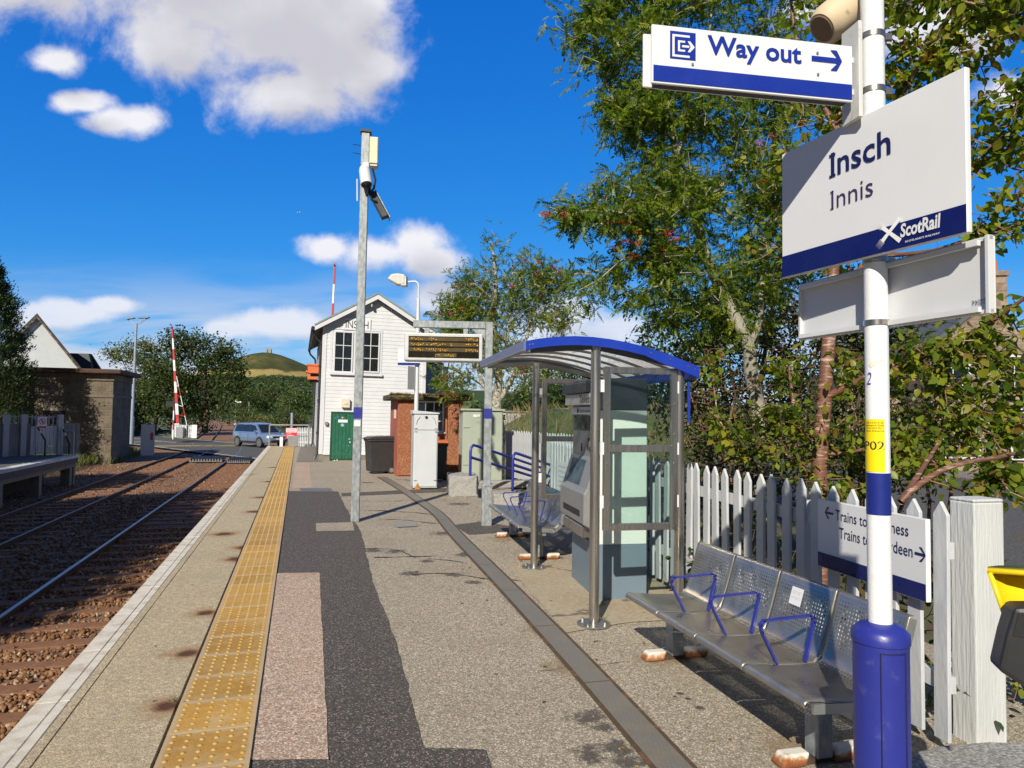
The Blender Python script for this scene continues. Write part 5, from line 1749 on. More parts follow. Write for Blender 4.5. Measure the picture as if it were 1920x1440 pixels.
a, b = fp(1567, 982), fp(1626, 958)
Wd = X1 - X0
Hh = Z1 - Z0
arrow(pn, 'arrow', fp(1547, 962).x, fp(1563, 962).x, fp(1555, 962).z, .075, navy_ink, pz, right=False)
a0, a1 = fp(1567, 965), fp(1704, 990)
l1z = fp(1567, 974).z
text(pn, 'lettering', 'Trains to Inverness', (a0.x, l1z - .002, a1.x, l1z + .062), navy_ink, pz, off=.002)
a0, a1 = fp(1574, 1000), fp(1712, 1032)
l2z = fp(1574, 1008).z
text(pn, 'lettering', 'Trains to Aberdeen', (a0.x, l2z - .002, a1.x, l2z + .064), navy_ink, pz, off=.002)
arrow(pn, 'arrow', fp(1716, 1040).x, fp(1737, 1040).x, fp(1725, 1039).z, .075, navy_ink, pz)
# pale notice on the far part of the fence
nt2 = thing('fence_notice', 'pale notice of small print fixed to the far part of the fence', 'notice', FS0 @ Vector((7.0, .045, 0)), FRZ + math.pi)
a, b = on_plane(nt2, 1046, 915), on_plane(nt2, 1078, 845)
pn2 = MB().bx(a.x, b.x, -.012, 0, .18, .98).build('panel', M('notice_grey', (0.66, 0.68, 0.72), .4, var=.03), nt2)
mb = MB()
for k in range(9):
    z = .90 - k * .075
    mb.sheet([(a.x + .06, -.0135, z), (b.x - .06 - (k % 3) * .07, -.0135, z), (b.x - .06 - (k % 3) * .07, -.0135, z + .014), (a.x + .06, -.0135, z + .014)])
mb.build('print_lines', M('notice_print', (0.40, 0.42, 0.48), .5), pn2)

# ------------------------------------------------------------------ the big sign post
PX, PY = 1.352, 2.55
SP = thing('sign_post', 'white and blue lamp column with a thick blue base and a yellow label', 'post', (PX, PY, 0), 0, tilt=R(-0.25))
pzz = lambda y: D(1650, y, PY).z
zb = pzz(1172)
mb = MB().tube([(0, 0, 0), (0, 0, zb - .055), (0, 0, zb - .055), (0, 0, zb - .022), (0, 0, zb), (0, 0, zb + .012)], [.0925, .0925, .097, .096, .075, .042], 40)
base = mb.build('base', blue_paint, SP, smooth=True)
mb = MB()
rr_ = .0945
ar = [R(a) for a in (-118, -110, -100, -90, -80, -70, -62)]
for a0, a1 in zip(ar, ar[1:]):
    pass
edge = []
for za, zc in ((.30, zb - .075),):
    for a in (ar[0], ar[-1]):
        mb.beam((.0930 * math.cos(a), .0930 * math.sin(a), za), (.0930 * math.cos(a), .0930 * math.sin(a), zc), .004, .004)
    prev = None
    for a in ar:
        p = (.0930 * math.cos(a), .0930 * math.sin(a), zc)
        if prev:
            mb.beam(prev, p, .004, .004)
        prev = p
mb.build('hatch_seam', M('seam_dark', (0.008, 0.010, 0.06), .6), base)
SR = .0405
shaft_white = M('shaft_white', (0.72, 0.74, 0.78), .38, vs=14, col2=(0.60, 0.62, 0.66), thr=(.58, .82), bump=.12, bs=80)
MB().cyl((0, 0, zb), (0, 0, 3.62), SR, seg=40).build('shaft', shaft_white, SP, smooth=True)


def wrap(name, z0, z1, a0, a1, mat, r=.0008, parent=SP, n=24):
    mb = MB()
    A = [((SR + r) * math.cos(a0 + (a1 - a0) * k / n), (SR + r) * math.sin(a0 + (a1 - a0) * k / n)) for k in range(n + 1)]
    mb.strip([(x, y, z0) for x, y in A], [(x, y, z1) for x, y in A])
    return mb.build(name, mat, parent, smooth=True)


wrap('blue_band', pzz(964), pzz(886), 0, 2 * math.pi, sign_blue, n=40)
yel = M('yellow_label', (0.80, 0.62, 0.005), .4, var=.04)
# angles: -90 deg faces the camera side; the label starts round to the left
FA = math.atan2(-PY, -PX)
yl_ = wrap('yellow_label', pzz(884), pzz(786), FA - R(93), FA + R(33), yel, .0012)


def on_shaft(u, v_, e):
    a = FA + u / SR
    return ((SR + .0012 + e) * math.cos(a), (SR + .0012 + e) * math.sin(a), v_)


text(yl_, 'lettering', 'P02', (-.050, pzz(843), .0215, pzz(827)), black_paint, lambda u, v_, e: on_shaft(u, v_, .0006), off=.008)
for k, (s_, w) in enumerate((('Quote', .02), ('Reference Shaft', .0215), ('Attended By', .014), ('Time Distance', .0215))):
    text(yl_, 'lettering', s_, (-.045, pzz(791 + k * 5 + 3.2), w - .001, pzz(791 + k * 5)), black_paint, lambda u, v_, e: on_shaft(u, v_, .0006))
text(SP, 'lettering', '2', (-.038, pzz(722), -.018, pzz(699)), M('blue_pen', (0.05, 0.04, 0.35), .5), lambda u, v_, e: on_shaft(u, v_, .0006), shear=.25)
mb = MB()
pts_ = [(-.025, 684), (-.018, 677), (0.0, 679), (.012, 676), (.022, 678), (.024, 686), (.008, 688), (-.008, 687), (-.02, 690)]
mb.add([on_shaft(u, pzz(y), .0005) for u, y in pts_], [tuple(range(len(pts_)))])
mb.build('label_residue', M('residue', (0.70, 0.66, 0.55), .8), SP)
for y in (606, 490, 172, 70):
    z = pzz(y)
    mb = MB().tube([(0, 0, z - .010), (0, 0, z + .010)], SR + .0035, 32)
    mb.bx(SR - .002, SR + .03, -.008, .008, z - .012, z + .012)
    mb.build('clamp', stainless, SP, smooth=True)


def panel_thing(name, label, cat, pl_, pr_, ztop, zbot):
    """a flat panel standing between two plan points; local x runs left to right as seen, -y is the face"""
    d = Vector((pr_[0] - pl_[0], pr_[1] - pl_[1], 0))
    t_ = thing(name, label, cat, (pl_[0], pl_[1], zbot), math.atan2(d.y, d.x))
    return t_, d.length, ztop - zbot


# station name sign
L0, R0 = D(1466, 406, 2.905), D(1812, 270, 2.145)
ns_, W_, H_ = panel_thing('station_sign', 'big white station name sign with dark lettering and a navy lower band', 'sign', L0, R0, D(1466, 290, 2.905).z, D(1466, 522, 2.905).z)
pn = MB().bx(0, W_, 0, .022, 0, H_).build('panel', sign_white, ns_, bevel=.003)
g_ = lambda px, py: on_plane(ns_, px, py, 1, 0)
nav = M('sign_navy_blue', (0.008, 0.014, 0.115), .25, var=.05)
zs = g_(1466, 482).z
MB().bx(.003, W_ - .003, -.0025, -.0005, .003, zs).build('navy_band', nav, pn)
pf = lambda u, v_, e: (u, -e, v_)


def gbox(x0, yb0, x1, yt1):
    a, b = g_(x0, yb0), g_(x1, yt1)
    return (a.x, a.z, b.x, b.z)


u0, u1 = g_(1559, 310).x, g_(1671, 280).x
text(pn, 'lettering', 'Insch', (u0, g_(1560, 333).z, u1, g_(1660, 243).z), navy_ink, pf, off=.014)
u0, u1 = g_(1560, 375).x, g_(1638, 352).x
thin = text(pn, 'lettering', 'Innis', (u0, g_(1560, 393).z, u1, g_(1630, 332).z), M('plum_ink', (0.045, 0.03, 0.10), .4), pf, off=-.004)
mb = MB()
for (cx, zt_, zb0, w_, h_) in ((g_(1559, 310).x + .0075, g_(1660, 243).z - .005, g_(1560, 333).z, .0155, .0095), (g_(1560, 375).x + .003, g_(1630, 332).z - .003, g_(1560, 393).z, .0085, .0042)):
    for z in (zt_ - h_, zb0):
        mb.sheet([pf(cx - w_, z, .0035), pf(cx + w_, z, .0035), pf(cx + w_, z + h_, .0035), pf(cx - w_, z + h_, .0035)])
mb.build('serif', navy_ink, pn)
pf2 = lambda u, v_, e: (u, -.0025 - e, v_)
u0, u1 = g_(1690, 430).x, g_(1766, 425).x
text(pn, 'lettering', 'ScotRail', (u0, g_(1692, 446).z, u1, g_(1762, 400).z), sign_white, pf2, off=.03, shear=.12)
text(pn, 'lettering', "SCOTLAND'S RAILWAY", (g_(1699, 449).x, g_(1700, 452).z - .006, g_(1765, 432).x, g_(1764, 427).z - .006 - .008), sign_white, pf2, off=.018, shear=.15)
# crossed emblem made of tapering strokes and dots
mb = MB()
cx, cz = g_(1669, 436).x, g_(1669, 436).z
hw, hh = .056, .048
for sgn in (1, -1):
    for k in range(2):
        s2 = 1 if k == 0 else -1
        a = (cx + s2 * hw * .95, cz + s2 * sgn * hh)
        w0, w1 = .006, .011
        d = Vector((a[0] - cx, a[1] - cz)).normalized()
        n_ = Vector((-d.y, d.x))
        P = [(cx + n_.x * w0, cz + n_.y * w0), (cx - n_.x * w0, cz - n_.y * w0)]
        e = Vector((cx, cz)) + d * hh * (1.25 if s2 > 0 else .80)
        P += [(e.x - n_.x * w1 * .75, e.y - n_.y * w1 * .75), (e.x + n_.x * w1 * .75, e.y + n_.y * w1 * .75)]
        mb.sheet([pf2(u, v_, .0028 + .0003 * (sgn > 0)) for u, v_ in P])
        for j in range(6 if s2 < 0 else 0):
            for i in range(-3, 4):
                t_ = .64 + j * .085
                r_ = .0013 * (1 - j * .12)
                p = Vector((cx, cz)) + d * hh * 1.25 * t_ + n_ * i * .0036
                mb.sheet([pf2(p.x - r_, p.y - r_, .003), pf2(p.x + r_, p.y - r_, .003), pf2(p.x + r_, p.y + r_, .003), pf2(p.x - r_, p.y + r_, .003)])
mb.build('emblem', M('emblem_white', (0.74, 0.75, 0.80), .4), pn)
mb = MB()
for z in (.06, H_ - .06):
    mb.bx(.05, W_ - .05, .0225, .04, z - .02, z + .02)
mb.build('back_channel', alu_grey, ns_)

# back of the sign below
L0, R0 = D(1503, 586, 3.0), D(1863, 512, 2.15)
bs_, W_, H_ = panel_thing('reversed_sign', 'plain white back of a long sign clamped behind the post below the name sign', 'sign', L0, R0, D(1503, 534, 3.0).z, D(1503, 638, 3.0).z)
whg = M('sign_back_white', (0.62, 0.64, 0.68), .4, var=.04)
MB().bx(0, W_, .0, .008, 0, H_).build('panel', whg, bs_)
mb = MB()
mb.bx(0, W_, -.014, -.0005, 0, .012); mb.bx(0, W_, -.014, -.0005, H_ - .012, H_); mb.bx(0, .010, -.016, -.0005, .0125, H_ - .0125); mb.bx(W_ - .010, W_, -.022, -.0005, -.002, H_ + .002)
mb.build('edge_frame', white_paint, bs_)
mb = MB()
mb.bx(.02, W_ - .03, -.030, -.015, .005, .022); mb.bx(.02, W_ - .03, -.030, -.015, H_ - .026, H_ - .009)
mb.build('channel', whg, bs_)
g_ = lambda px, py: on_plane(bs_, px, py, 1, 0)
for s_, ya, yb, x0, x1 in (('national', 566, 560, 1834, 1850), ('sign co.', 573, 567, 1834, 1849)):
    text(bs_, 'lettering', s_, (g_(x0, ya).x, g_(x0, ya).z, g_(x1, yb).x, g_(x1, yb).z + .004), navy_ink, pf)
mb = MB()
for px in (1823.5, 1829):
    p = g_(px, 568)
    r_ = .007
    mb.add([pf(p.x, p.z + r_, .003), pf(p.x + r_ * .5, p.z + r_, .003), pf(p.x + r_ * 1.3, p.z, .003), pf(p.x + r_ * .8, p.z, .003), pf(p.x, p.z - r_, .003), pf(p.x + r_ * .5, p.z - r_, .003)], [(0, 1, 2, 3), (3, 2, 5, 4)])
mb.build('maker_mark', navy_ink, bs_)

# way out sign
L0, R0 = D(1222, 96, 2.37), D(1598.5, 128, 2.50)
zt, zb_ = D(1222, 44.5, 2.37).z, D(1222, 155, 2.37).z
wo_, W_, H_ = panel_thing('way_out_sign', 'white exit sign with an arrow and blue band on an arm from the post', 'sign', L0, R0, zt, zb_)
pn = MB().bx(0, W_, 0, .010, 0, H_).build('panel', sign_white, wo_, bevel=.002)
MB().bx(-.012, W_ * .96, .050, .060, .008, H_ - .008).build('rear_panel', sign_white, wo_, bevel=.002)
MB().bx(.02, W_ - .01, .0105, .0495, .006, .03).bx(.02, W_ - .01, .0105, .0495, H_ - .03, H_ - .006).build('frame', M('dark_bar_grey', (0.05, 0.05, 0.05), .8, var=.4, vs=15), wo_)  # mottled near-black grey on the bars between the two panels
g_ = lambda px, py: on_plane(wo_, px, py, 1, 0)
wb = M('wayout_blue', (0.010, 0.030, 0.28), .3, var=.04)
MB().bx(.006, W_ - .004, -.0022, -.0004, .008, g_(1230, 122).z).build('blue_band', wb, pn)
a, b = g_(1256, 109), g_(1304, 63)
em = MB().bx(a.x, b.x, -.0022, -.0004, a.z, b.z).build('exit_emblem', wb, pn)
mb = MB()
w, h = b.x - a.x, b.z - a.z
P = lambda u, v_: (a.x + u * w, -.0032, a.z + v_ * h)


def rect(u0, v0, u1, v1):
    mb.sheet([P(u0, v0), P(u1, v0), P(u1, v1), P(u0, v1)])


rect(.08, .06, .17, .88); rect(.17, .06, .76, .14); rect(.17, .80, .76, .88); rect(.30, .27, .38, .67); rect(.38, .27, .58, .34); rect(.38, .60, .58, .67)
rect(.46, .43, .74, .51)
mb.sheet([P(.68, .27), P(.78, .27), P(.96, .47), P(.78, .67), P(.68, .67), P(.80, .47)])
mb.build('emblem_lines', sign_white, em)
u0, u1 = g_(1326, 100).x, g_(1502, 100).x
zl, zh = g_(1400, 132).z, g_(1326, 66).z
text(pn, 'lettering', 'Way out', (u0, g_(1415, 122).z, u1, zh), wb, pf, off=.022)
p0, p1 = g_(1521, 108), g_(1578, 111)
arrow(pn, 'arrow', p0.x, p1.x, p0.z - .003, .076, wb, pf, thick=.25)
mb = MB()
for px, py in ((1298, 121), (1533, 140), (1532, 100)):
    p = g_(px, py)
    mb.cyl((p.x, -.004, p.z), (p.x, -.0025, p.z), .005, seg=10)
mb.build('rivet', alu_grey, pn)
MB().bx(W_ - .03, W_ + .035, .012, .048, .035, .055).bx(W_ - .03, W_ + .035, .012, .048, H_ - .055, H_ - .035).build('arm', white_paint, wo_)
pl2 = MB().bx(W_ + .012, W_ + .028, -.02, .08, -.06, H_ + .09)
pl2.build('mount_plate', M('stained_white', (0.56, 0.57, 0.57), .6, vs=9, col2=(0.14, .13, .11), thr=(.6, .78)), wo_, bevel=.002)

# loudspeaker at the top
ls = thing('loudspeaker', 'dirty cream horn loudspeaker at the top of the sign post', 'loudspeaker', (PX - .02, PY - .02, 3.06), R(20))
crm = M('dirty_cream', (0.56, 0.45, 0.31), .6, vs=11, col2=(0.13, .10, .07), thr=(.60, .74))
c0_ = Vector(loc(ls, D(1606, 4, 2.68)))
c1_ = Vector(loc(ls, D(1541, 54, 2.66)))
ax = (c1_ - c0_).normalized()
MB().tube([c0_ - ax * .06, c0_ - ax * .05, c0_, c0_.lerp(c1_, .5), c1_ - ax * .035, c1_ - ax * .012, c1_], [.030, .050, .068, .078, .076, .068, .060], 28, cap=True).build('horn', crm, ls, smooth=True)
MB().tube([c1_ + ax * .0005, c1_ + ax * .004], [.054, .050], 24).build('grille', M('horn_inside', (0.20, .14, .09), .8), ls)
MB().beam(c0_ - ax * .02, Vector((.02, .03, c0_.z + .03)), .03, .012).build('bracket', steel_dull, ls)

# card reader with a yellow hood on its own post at the right edge
cr_ = thing('card_reader', 'black card reader under a yellow hood at the right edge of the view', 'card reader', (1.60, 1.98, 0), R(-18))
cq = lambda px, py, yy=2.0: loc(cr_, D(px, py, yy))
MB().cyl((.03, .02, 0), (.03, .02, .90), .04, seg=20).cyl((.03, .02, 0), (.03, .02, .02), .1, seg=20).build('post', blue_paint, cr_, smooth=True)
zh = D(1860, 1082, 1.98).z
zl = D(1870, 1205, 1.98).z
x0 = cq(1858, 1100).x
yelp = M('hood_yellow', (0.72, 0.52, 0.01), .35, var=.05)
hm = MB()
# hood: a curved shell open to the front right
xs0 = x0
prof_ = [(-.12, zh), (.16, zh + .0)]
n = 8
outer = []
for k in range(n + 1):
    a = math.pi * k / n
    outer.append((xs0 + .17 - .17 * math.cos(a), .10 * math.sin(a)))
front, back = [], []
for (x, y) in outer:
    front.append((x, y - .02, zh)); back.append((xs0 + .06 + (x - xs0) * .68, y * .8 + .0, zl))
hm.strip(front, back)
hm.add(front, [tuple(range(len(front)))])
ho = hm.build('hood', yelp, cr_, smooth=True, normals=False)
so = ho.modifiers.new('solid', 'SOLIDIFY'); so.thickness = .012
d0 = cq(1878, 1252)
xr = x0 + .045
zq = lambda y: D(1880, y, 1.95).z
MB().prism([on_plane(cr_, *p, 1, -.11) for p in ((1873, 1258), (1928, 1294), (1990, 1290), (1990, 1140), (1904, 1140), (1888, 1192))], (0, .09, 0)).build('terminal', dark_plastic, cr_, bevel=.012, seg=2)
MB().prism([on_plane(cr_, *p, 1, -.1125) for p in ((1900, 1192), (1960, 1204), (1960, 1150), (1910, 1150))], (0, .002, 0)).build('screen', glass_dark, cr_)
# ------------------------------------------------------------------ opposite platform
fe = -7.55
p2 = MB()
T1 = 28.6
p2.prism([ST(fe - .05, -10, -.28), ST(-9.9, -10, -.28), ST(-9.9, T1, -.28), ST(fe - .05, T1, -.28)], (0, 0, .28))
grey_slab = agg('opposite_platform_paving', [(0.12, 0.115, 0.11), (0.15, 0.145, 0.14), (0.10, 0.095, 0.09)], 70, (0.09, 0.08, 0.07), .5, .3)
o2 = struct(p2.build('opposite_platform', grey_slab))
mb = MB()
t = -10.0
while t < T1 - .1:
    mb.prism([ST(fe, t + .004, -.085), ST(fe - .30, t + .004, -.085), ST(fe - .30, t + .896, -.085), ST(fe, t + .896, -.085)], (0, 0, .095))
    t += .9
struct(mb.build('platform_edge', M('worn_white_edge', (0.42, 0.42, 0.41), .8, vs=5, col2=(0.58, 0.58, 0.57), thr=(.4, .6), bump=.3), o2))
mb = MB()
mb.prism([ST(fe - .12, -10, -.42), ST(fe - .22, -10, -.42), ST(fe - .22, T1, -.42), ST(fe - .12, T1, -.42)], (0, 0, .335))
t = -8.0
while t < T1:
    mb.prism([ST(fe - .13, t, -1.1), ST(fe - .42, t, -1.1), ST(fe - .42, t + .25, -1.1), ST(fe - .13, t + .25, -1.1)], (0, 0, .8))
    t += 3.0
mb.prism([ST(fe - .13, T1 - .18, -1.1), ST(fe - .45, T1 - .18, -1.1), ST(fe - .45, T1, -1.1), ST(fe - .13, T1, -1.1)], (0, 0, .8))
struct(mb.build('platform_support', old_conc, o2))
struct(MB().prism([ST(fe - 1.1, -10, -1.15), ST(fe - 1.4, -10, -1.15), ST(fe - 1.4, T1, -1.15), ST(fe - 1.1, T1, -1.15)], (0, 0, .86)).build('platform_wall', M('dark_recessed_wall', (0.035, 0.032, 0.028), .95, var=.3, vs=3, bump=.4), o2))  # very dark base colour on the wall set back under the deck
# its fence: posts, close boards, railings above, a white gate
f2 = G(0, 857); f2.z = 0
e2 = G(150, 851)
d2 = (e2 - f2); d2.z = 0
L2 = d2.length
rz2 = math.atan2(d2.y, d2.x)
wf = thing('boundary_fence', 'weathered grey boarded fence with railings above, behind the opposite platform', 'fence', f2[:], rz2)
lx = lambda px, py=800: on_plane(wf, px, py).x
lz_ = lambda py, px=80: on_plane(wf, px, py).z
wood_g = M('weathered_boards', (0.15, 0.15, 0.155), .9, vs=6, col2=(0.25, 0.255, 0.27), thr=(.35, .65), bump=.5, bs=30, stretch=(1, 1, .2))
metal_b = M('pale_blue_metal', (0.30, 0.35, 0.42), .45, .2, var=.1)
zt = lz_(794)
x = lx(0) - 6.0
mb = MB()
rr = random.Random(4)
while x < lx(146):
    if not (lx(55) < x < lx(108)):
        w = rr.uniform(.13, .16)
        mb.bx(x, x + w - .012, -.012 + rr.uniform(-.004, .004), .012, .02, zt + rr.uniform(-.02, .01))
        x += w
        if x >= lx(55) and x - w < lx(55):
            mb.build('boards', wood_g, wf)
            mb = MB()
    else:
        x += .05
mb.build('boards', wood_g, wf)
for px in (10, 43, 112):
    xx = lx(px)
    MB().bx(xx - .09, xx + .09, -.10, .0, 0, lz_(777)).build('post', metal_b, wf, bevel=.008)
mb = MB()
xr = lx(18)
while xr < lx(108):
    mb.bx(xr, xr + .03, .02, .035, zt - .05, lz_(778))
    xr += .135
mb.bx(lx(10), lx(112), .015, .045, lz_(781) - .03, lz_(781))
mb.build('railing', metal_b, wf)
gate = thing('white_gate', 'white boarded gate in the grey fence under the red warning sign', 'gate', f2[:], rz2)
mb = MB()
xg0, xg1 = lx(57), lx(107)
k = 7
for i in range(k):
    a = xg0 + (xg1 - xg0) * i / k
    mb.bx(a + .01, a + (xg1 - xg0) / k - .01, -.03, .0, .05, lz_(799) - .04 * (i % 2))
mb.bx(xg0, xg1, -.001, .03, .25, .33); mb.bx(xg0, xg1, -.001, .03, .95, 1.03)
mb.build('boards', M('gate_paint', (0.52, 0.56, 0.60), .6, var=.1, vs=5, stretch=(1, 1, .3)), gate)
MB().bx(xg1 - .3, xg1 - .1, -.06, -.031, .28, .33).build('latch', steel_dull, gate)
# two dark stair rails with white tips in front of the gate
for a0, a1, lab in (((68, 797), (85, 826), 'dark sloping handrail in front of the white gate'), ((116, 800), (130, 832), 'dark sloping handrail right of the white gate')):
    t_ = thing('sloping_handrail', lab, 'handrail', f2[:], rz2)
    pa, pb_ = on_plane(t_, *a0, 1, -.25), on_plane(t_, *a1, 1, -.25)
    MB().tube([pa, pb_], .03, 8).tube([(pb_.x, -.25, 0), pb_], .03, 8).build('rail', black_paint, t_, smooth=True)
    m_ = pa.lerp(pb_, .45)
    MB().tube([pa.lerp(pb_, .35), pa.lerp(pb_, .52)], .034, 8).tube([pa, pa.lerp(pb_, .12)], .034, 8).build('white_band', white_paint, t_, smooth=True)
    MB().tube([(pa.x + .02, -.25, 0), pa], .025, 8).build('post', metal_b, t_, smooth=True)
ws = thing('warning_sign', 'square sign with a struck-out walking figure in a red ring on the fence railings', 'sign', f2[:], rz2)
a, b = on_plane(ws, 70, 804, 1, -.12), on_plane(ws, 88.5, 781.5, 1, -.12)
pn = MB().bx(a.x, b.x, -.125, -.105, a.z, b.z).build('panel', sign_white, ws)
redp = M('sign_red', (0.55, 0.02, 0.045), .4, var=.05)
w, h = b.x - a.x, b.z - a.z
MB().bx(a.x + .02, b.x - .02, -.128, -.1255, a.z + .02, a.z + h * .22).build('red_band', redp, pn)
cx, cz, r_ = a.x + w / 2, a.z + h * .62, w * .36
mb = MB()
n = 24
o_ = [(cx + r_ * math.cos(2 * math.pi * k / n), -.128, cz + r_ * math.sin(2 * math.pi * k / n)) for k in range(n + 1)]
i_ = [(cx + r_ * .80 * math.cos(2 * math.pi * k / n), -.128, cz + r_ * .80 * math.sin(2 * math.pi * k / n)) for k in range(n + 1)]
mb.strip(o_, i_)
c4 = math.cos(math.pi / 4) * r_ * .85
mb.add([(cx - c4 - .01, -.130, cz + c4 - .012), (cx - c4 + .012, -.130, cz + c4 + .01), (cx + c4 + .01, -.130, cz - c4 + .012), (cx + c4 - .012, -.130, cz - c4 - .01)], [(0, 1, 2, 3)])
mb.build('prohibition_ring', redp, pn)
mb = MB()
mb.cyl((cx + .01, -.127, cz + r_ * .5), (cx + .01, -.129, cz + r_ * .5), r_ * .13, seg=10)
for p0_, p1_ in (((0, .33), (-.03, -.1)), ((-.03, -.1), (.16, -.55)), ((-.03, -.1), (-.25, -.5)), ((0, .28), (.22, .05)), ((0, .28), (-.2, .05))):
    mb.beam((cx + p0_[0] * r_, -.128, cz + p0_[1] * r_), (cx + p1_[0] * r_, -.128, cz + p1_[1] * r_), .002, r_ * .16, up=(0, 1, 0))
mb.build('walking_figure', black_paint, pn)
# railing at the platform end
er = thing('end_railing', 'pale tubular railing at the end of the opposite platform', 'railing', ST(fe - .25, T1 + .12, -1.05), PA)
mb = MB()
for x, zz in ((.0, 1.9), (-1.4, 1.95)):
    mb.tube([(x, 0, 0), (x, 0, zz)], .032, 8)
mb.tube([(0, 0, 1.9), (-1.4, 0, 1.95)], .032, 8)
mb.tube([(0, 0, 1.35), (-1.4, 0, 1.38)], .028, 8)
mb.build('rail', metal_b, er, smooth=True)

# ------------------------------------------------------------------ stone hut
bp0 = G(207, 868, -1.0)
bh = thing('stone_hut', 'flat-topped concrete block hut with a rusty brown roof edge beside the far track', 'hut', (bp0.x, bp0.y, -1.1), PA)
blk = blocks('concrete_blocks', [(0.18, 0.150, 0.115), (0.135, 0.112, 0.086)], (0.20, 0.18, 0.15), .60, .30, .8, 9.0, msize=.022)
topz = on_plane(bh, 150, 697).z
hw_ = 6.3
hd_ = 3.9
zc_ = on_plane(bh, 150, 744).z
zu = topz - .08
MB().bx(-hw_, 0, 0, hd_, 0, zu).build('wall', blk, bh)
MB().bx(-hw_ - .04, .04, -.045, hd_ + .04, zc_ - .02, zc_ + .13).build('string_course', M('course_stone', (0.14, 0.12, 0.095), .9, var=.25, vs=4, bump=.4), bh, bevel=.015)
MB().bx(-hw_ - .05, .05, -.06, hd_ + .05, zu - .34, zu - .002).build('upper_band', blocks('upper_blocks', [(0.20, 0.17, 0.13), (0.165, 0.14, 0.105)], (0.13, 0.11, 0.09), .62, .32, .7, 9.0, msize=.016), bh, bevel=.01)
MB().bx(-hw_ - .45, .42, -.42, hd_ + .4, zu, zu + .23).build('roof_edge', M('rusty_tar_edge', (0.050, 0.030, 0.022), .8, vs=3, col2=(0.095, 0.045, 0.03), thr=(.45, .65), bump=.3), bh, bevel=.06, seg=3)
qx = lambda px, py: on_plane(bh, px, py)
a, b = qx(80, 795), qx(122, 770)
MB().bx(a.x, b.x, -.012, .0, a.z, b.z).build('doorway', M('dark_opening', (0.012, 0.011, 0.011), .9), bh)
MB().bx(a.x - .15, b.x + .15, -.05, -.001, b.z, b.z + .14).build('lintel', old_conc, bh)

# ------------------------------------------------------------------ white house and its neighbour
YH = 58.0
wh0 = D(140, 690, YH)
wh = thing('white_house', 'white harled house with a steep dark gable behind the stone hut', 'house', (D(40, 690, YH).x, YH, -.2), R(38))
lq = lambda px, py: on_plane(wh, px, py)
apx, rt2 = lq(69, 590), lq(150, 690)
sl2 = (apx.z - rt2.z) / (rt2.x - apx.x)
zev = 2.9
xr_ = apx.x + (apx.z - zev) / sl2
xl_ = apx.x - (apx.z - zev) / sl2
harl = M('white_harling', (0.62, 0.65, 0.70), .9, var=.08, vs=2, bump=.6, bs=14)
MB().prism([(xl_ + .2, 0, 0), (xr_ - .2, 0, 0), (xr_ - .2, 0, zev), (apx.x, 0, apx.z - .25), (xl_ + .2, 0, zev)], (0, 9, 0)).build('wall', harl, wh)
rf2 = MB()
for sgn, xe in ((1, xr_), (-1, xl_)):
    rf2.prism([(apx.x, -.28, apx.z - .12), (xe + sgn * .3, -.28, zev - .3 * sl2 - .12), (xe + sgn * .3, -.28, zev - .3 * sl2 + .10), (apx.x, -.28, apx.z + .10)], (0, 9.5, 0))
rf_o = rf2.build('roof', M('old_slate', (0.060, 0.058, 0.06), .85, var=.4, vs=4, bump=.5, bs=10), wh)
mb = MB()
for sgn, xe in ((1, xr_), (-1, xl_)):
    mb.prism([(apx.x, -.34, apx.z - .32), (xe + sgn * .25, -.34, zev - .25 * sl2 - .32), (xe + sgn * .25, -.34, zev - .25 * sl2 - .10), (apx.x, -.34, apx.z - .10)], (0, .05, 0))
mb.build('bargeboard', M('mottled_board', (0.10, 0.07, 0.055), .8, vs=5, col2=(0.34, 0.30, 0.27), thr=(.5, .66)), wh)
nb_ = thing('neighbour_roof_house', 'low house showing only its dark slate roof right of the white gable', 'house', (D(153, 690, 64).x, 64, -.2), R(-4))
lq = lambda px, py: on_plane(nb_, px, py)
a, b, c = lq(128, 661), lq(166, 663), lq(173, 690)
MB().prism([(a.x - 3, 0, a.z), (b.x, 0, b.z), (c.x + .8, 0, 2.6), (a.x - 3, 0, 2.6)], (0, .25, 0)).prism([(a.x - 3, .26, a.z), (b.x, .26, b.z), (b.x, 5, 2.6), (a.x - 3, 5, 2.6)], (0, .2, 0)).build('roof', slate, nb_)
MB().bx(a.x - 2.8, b.x + .4, .3, 4.6, 0, 2.6).build('wall', harl, nb_)

# ------------------------------------------------------------------ left lamp post
ylp = 44.0
lpp = D(246, 818, ylp)
l2 = thing('lamp_post', 'tall pale blue lamp post with two arms in front of the left trees', 'lamp post', (lpp.x, lpp.y, -.55), 0, tilt=.010)
hz2 = D(255, 606, ylp).z + .55
MB().tube([(0, 0, 0), (0, 0, 1.7), (0, 0, 1.72), (0, 0, hz2)], [.15, .14, .10, .07], 10).build('post', metal_b, l2, smooth=True)
for sgn, tip_ in ((-1, (-.62, .05)), (1, (.80, .18))):
    MB().tube([(0, 0, hz2 - .02), (sgn * .25, 0, hz2 - .02), (sgn * .34, 0, hz2 + .12), (tip_[0] * .9, 0, hz2 + tip_[1] + .16)], .028, 6).build('arm', metal_b, l2, smooth=True)
    hd2 = MB().prism([(sgn * .12, -.12, hz2 + .30), (tip_[0], -.12, hz2 + .16 + tip_[1]), (tip_[0], -.12, hz2 + .24 + tip_[1]), (sgn * .12, -.12, hz2 + .36)], (0, .24, 0))
    hd2.build('lamp_head', alu_grey, l2, bevel=.02)

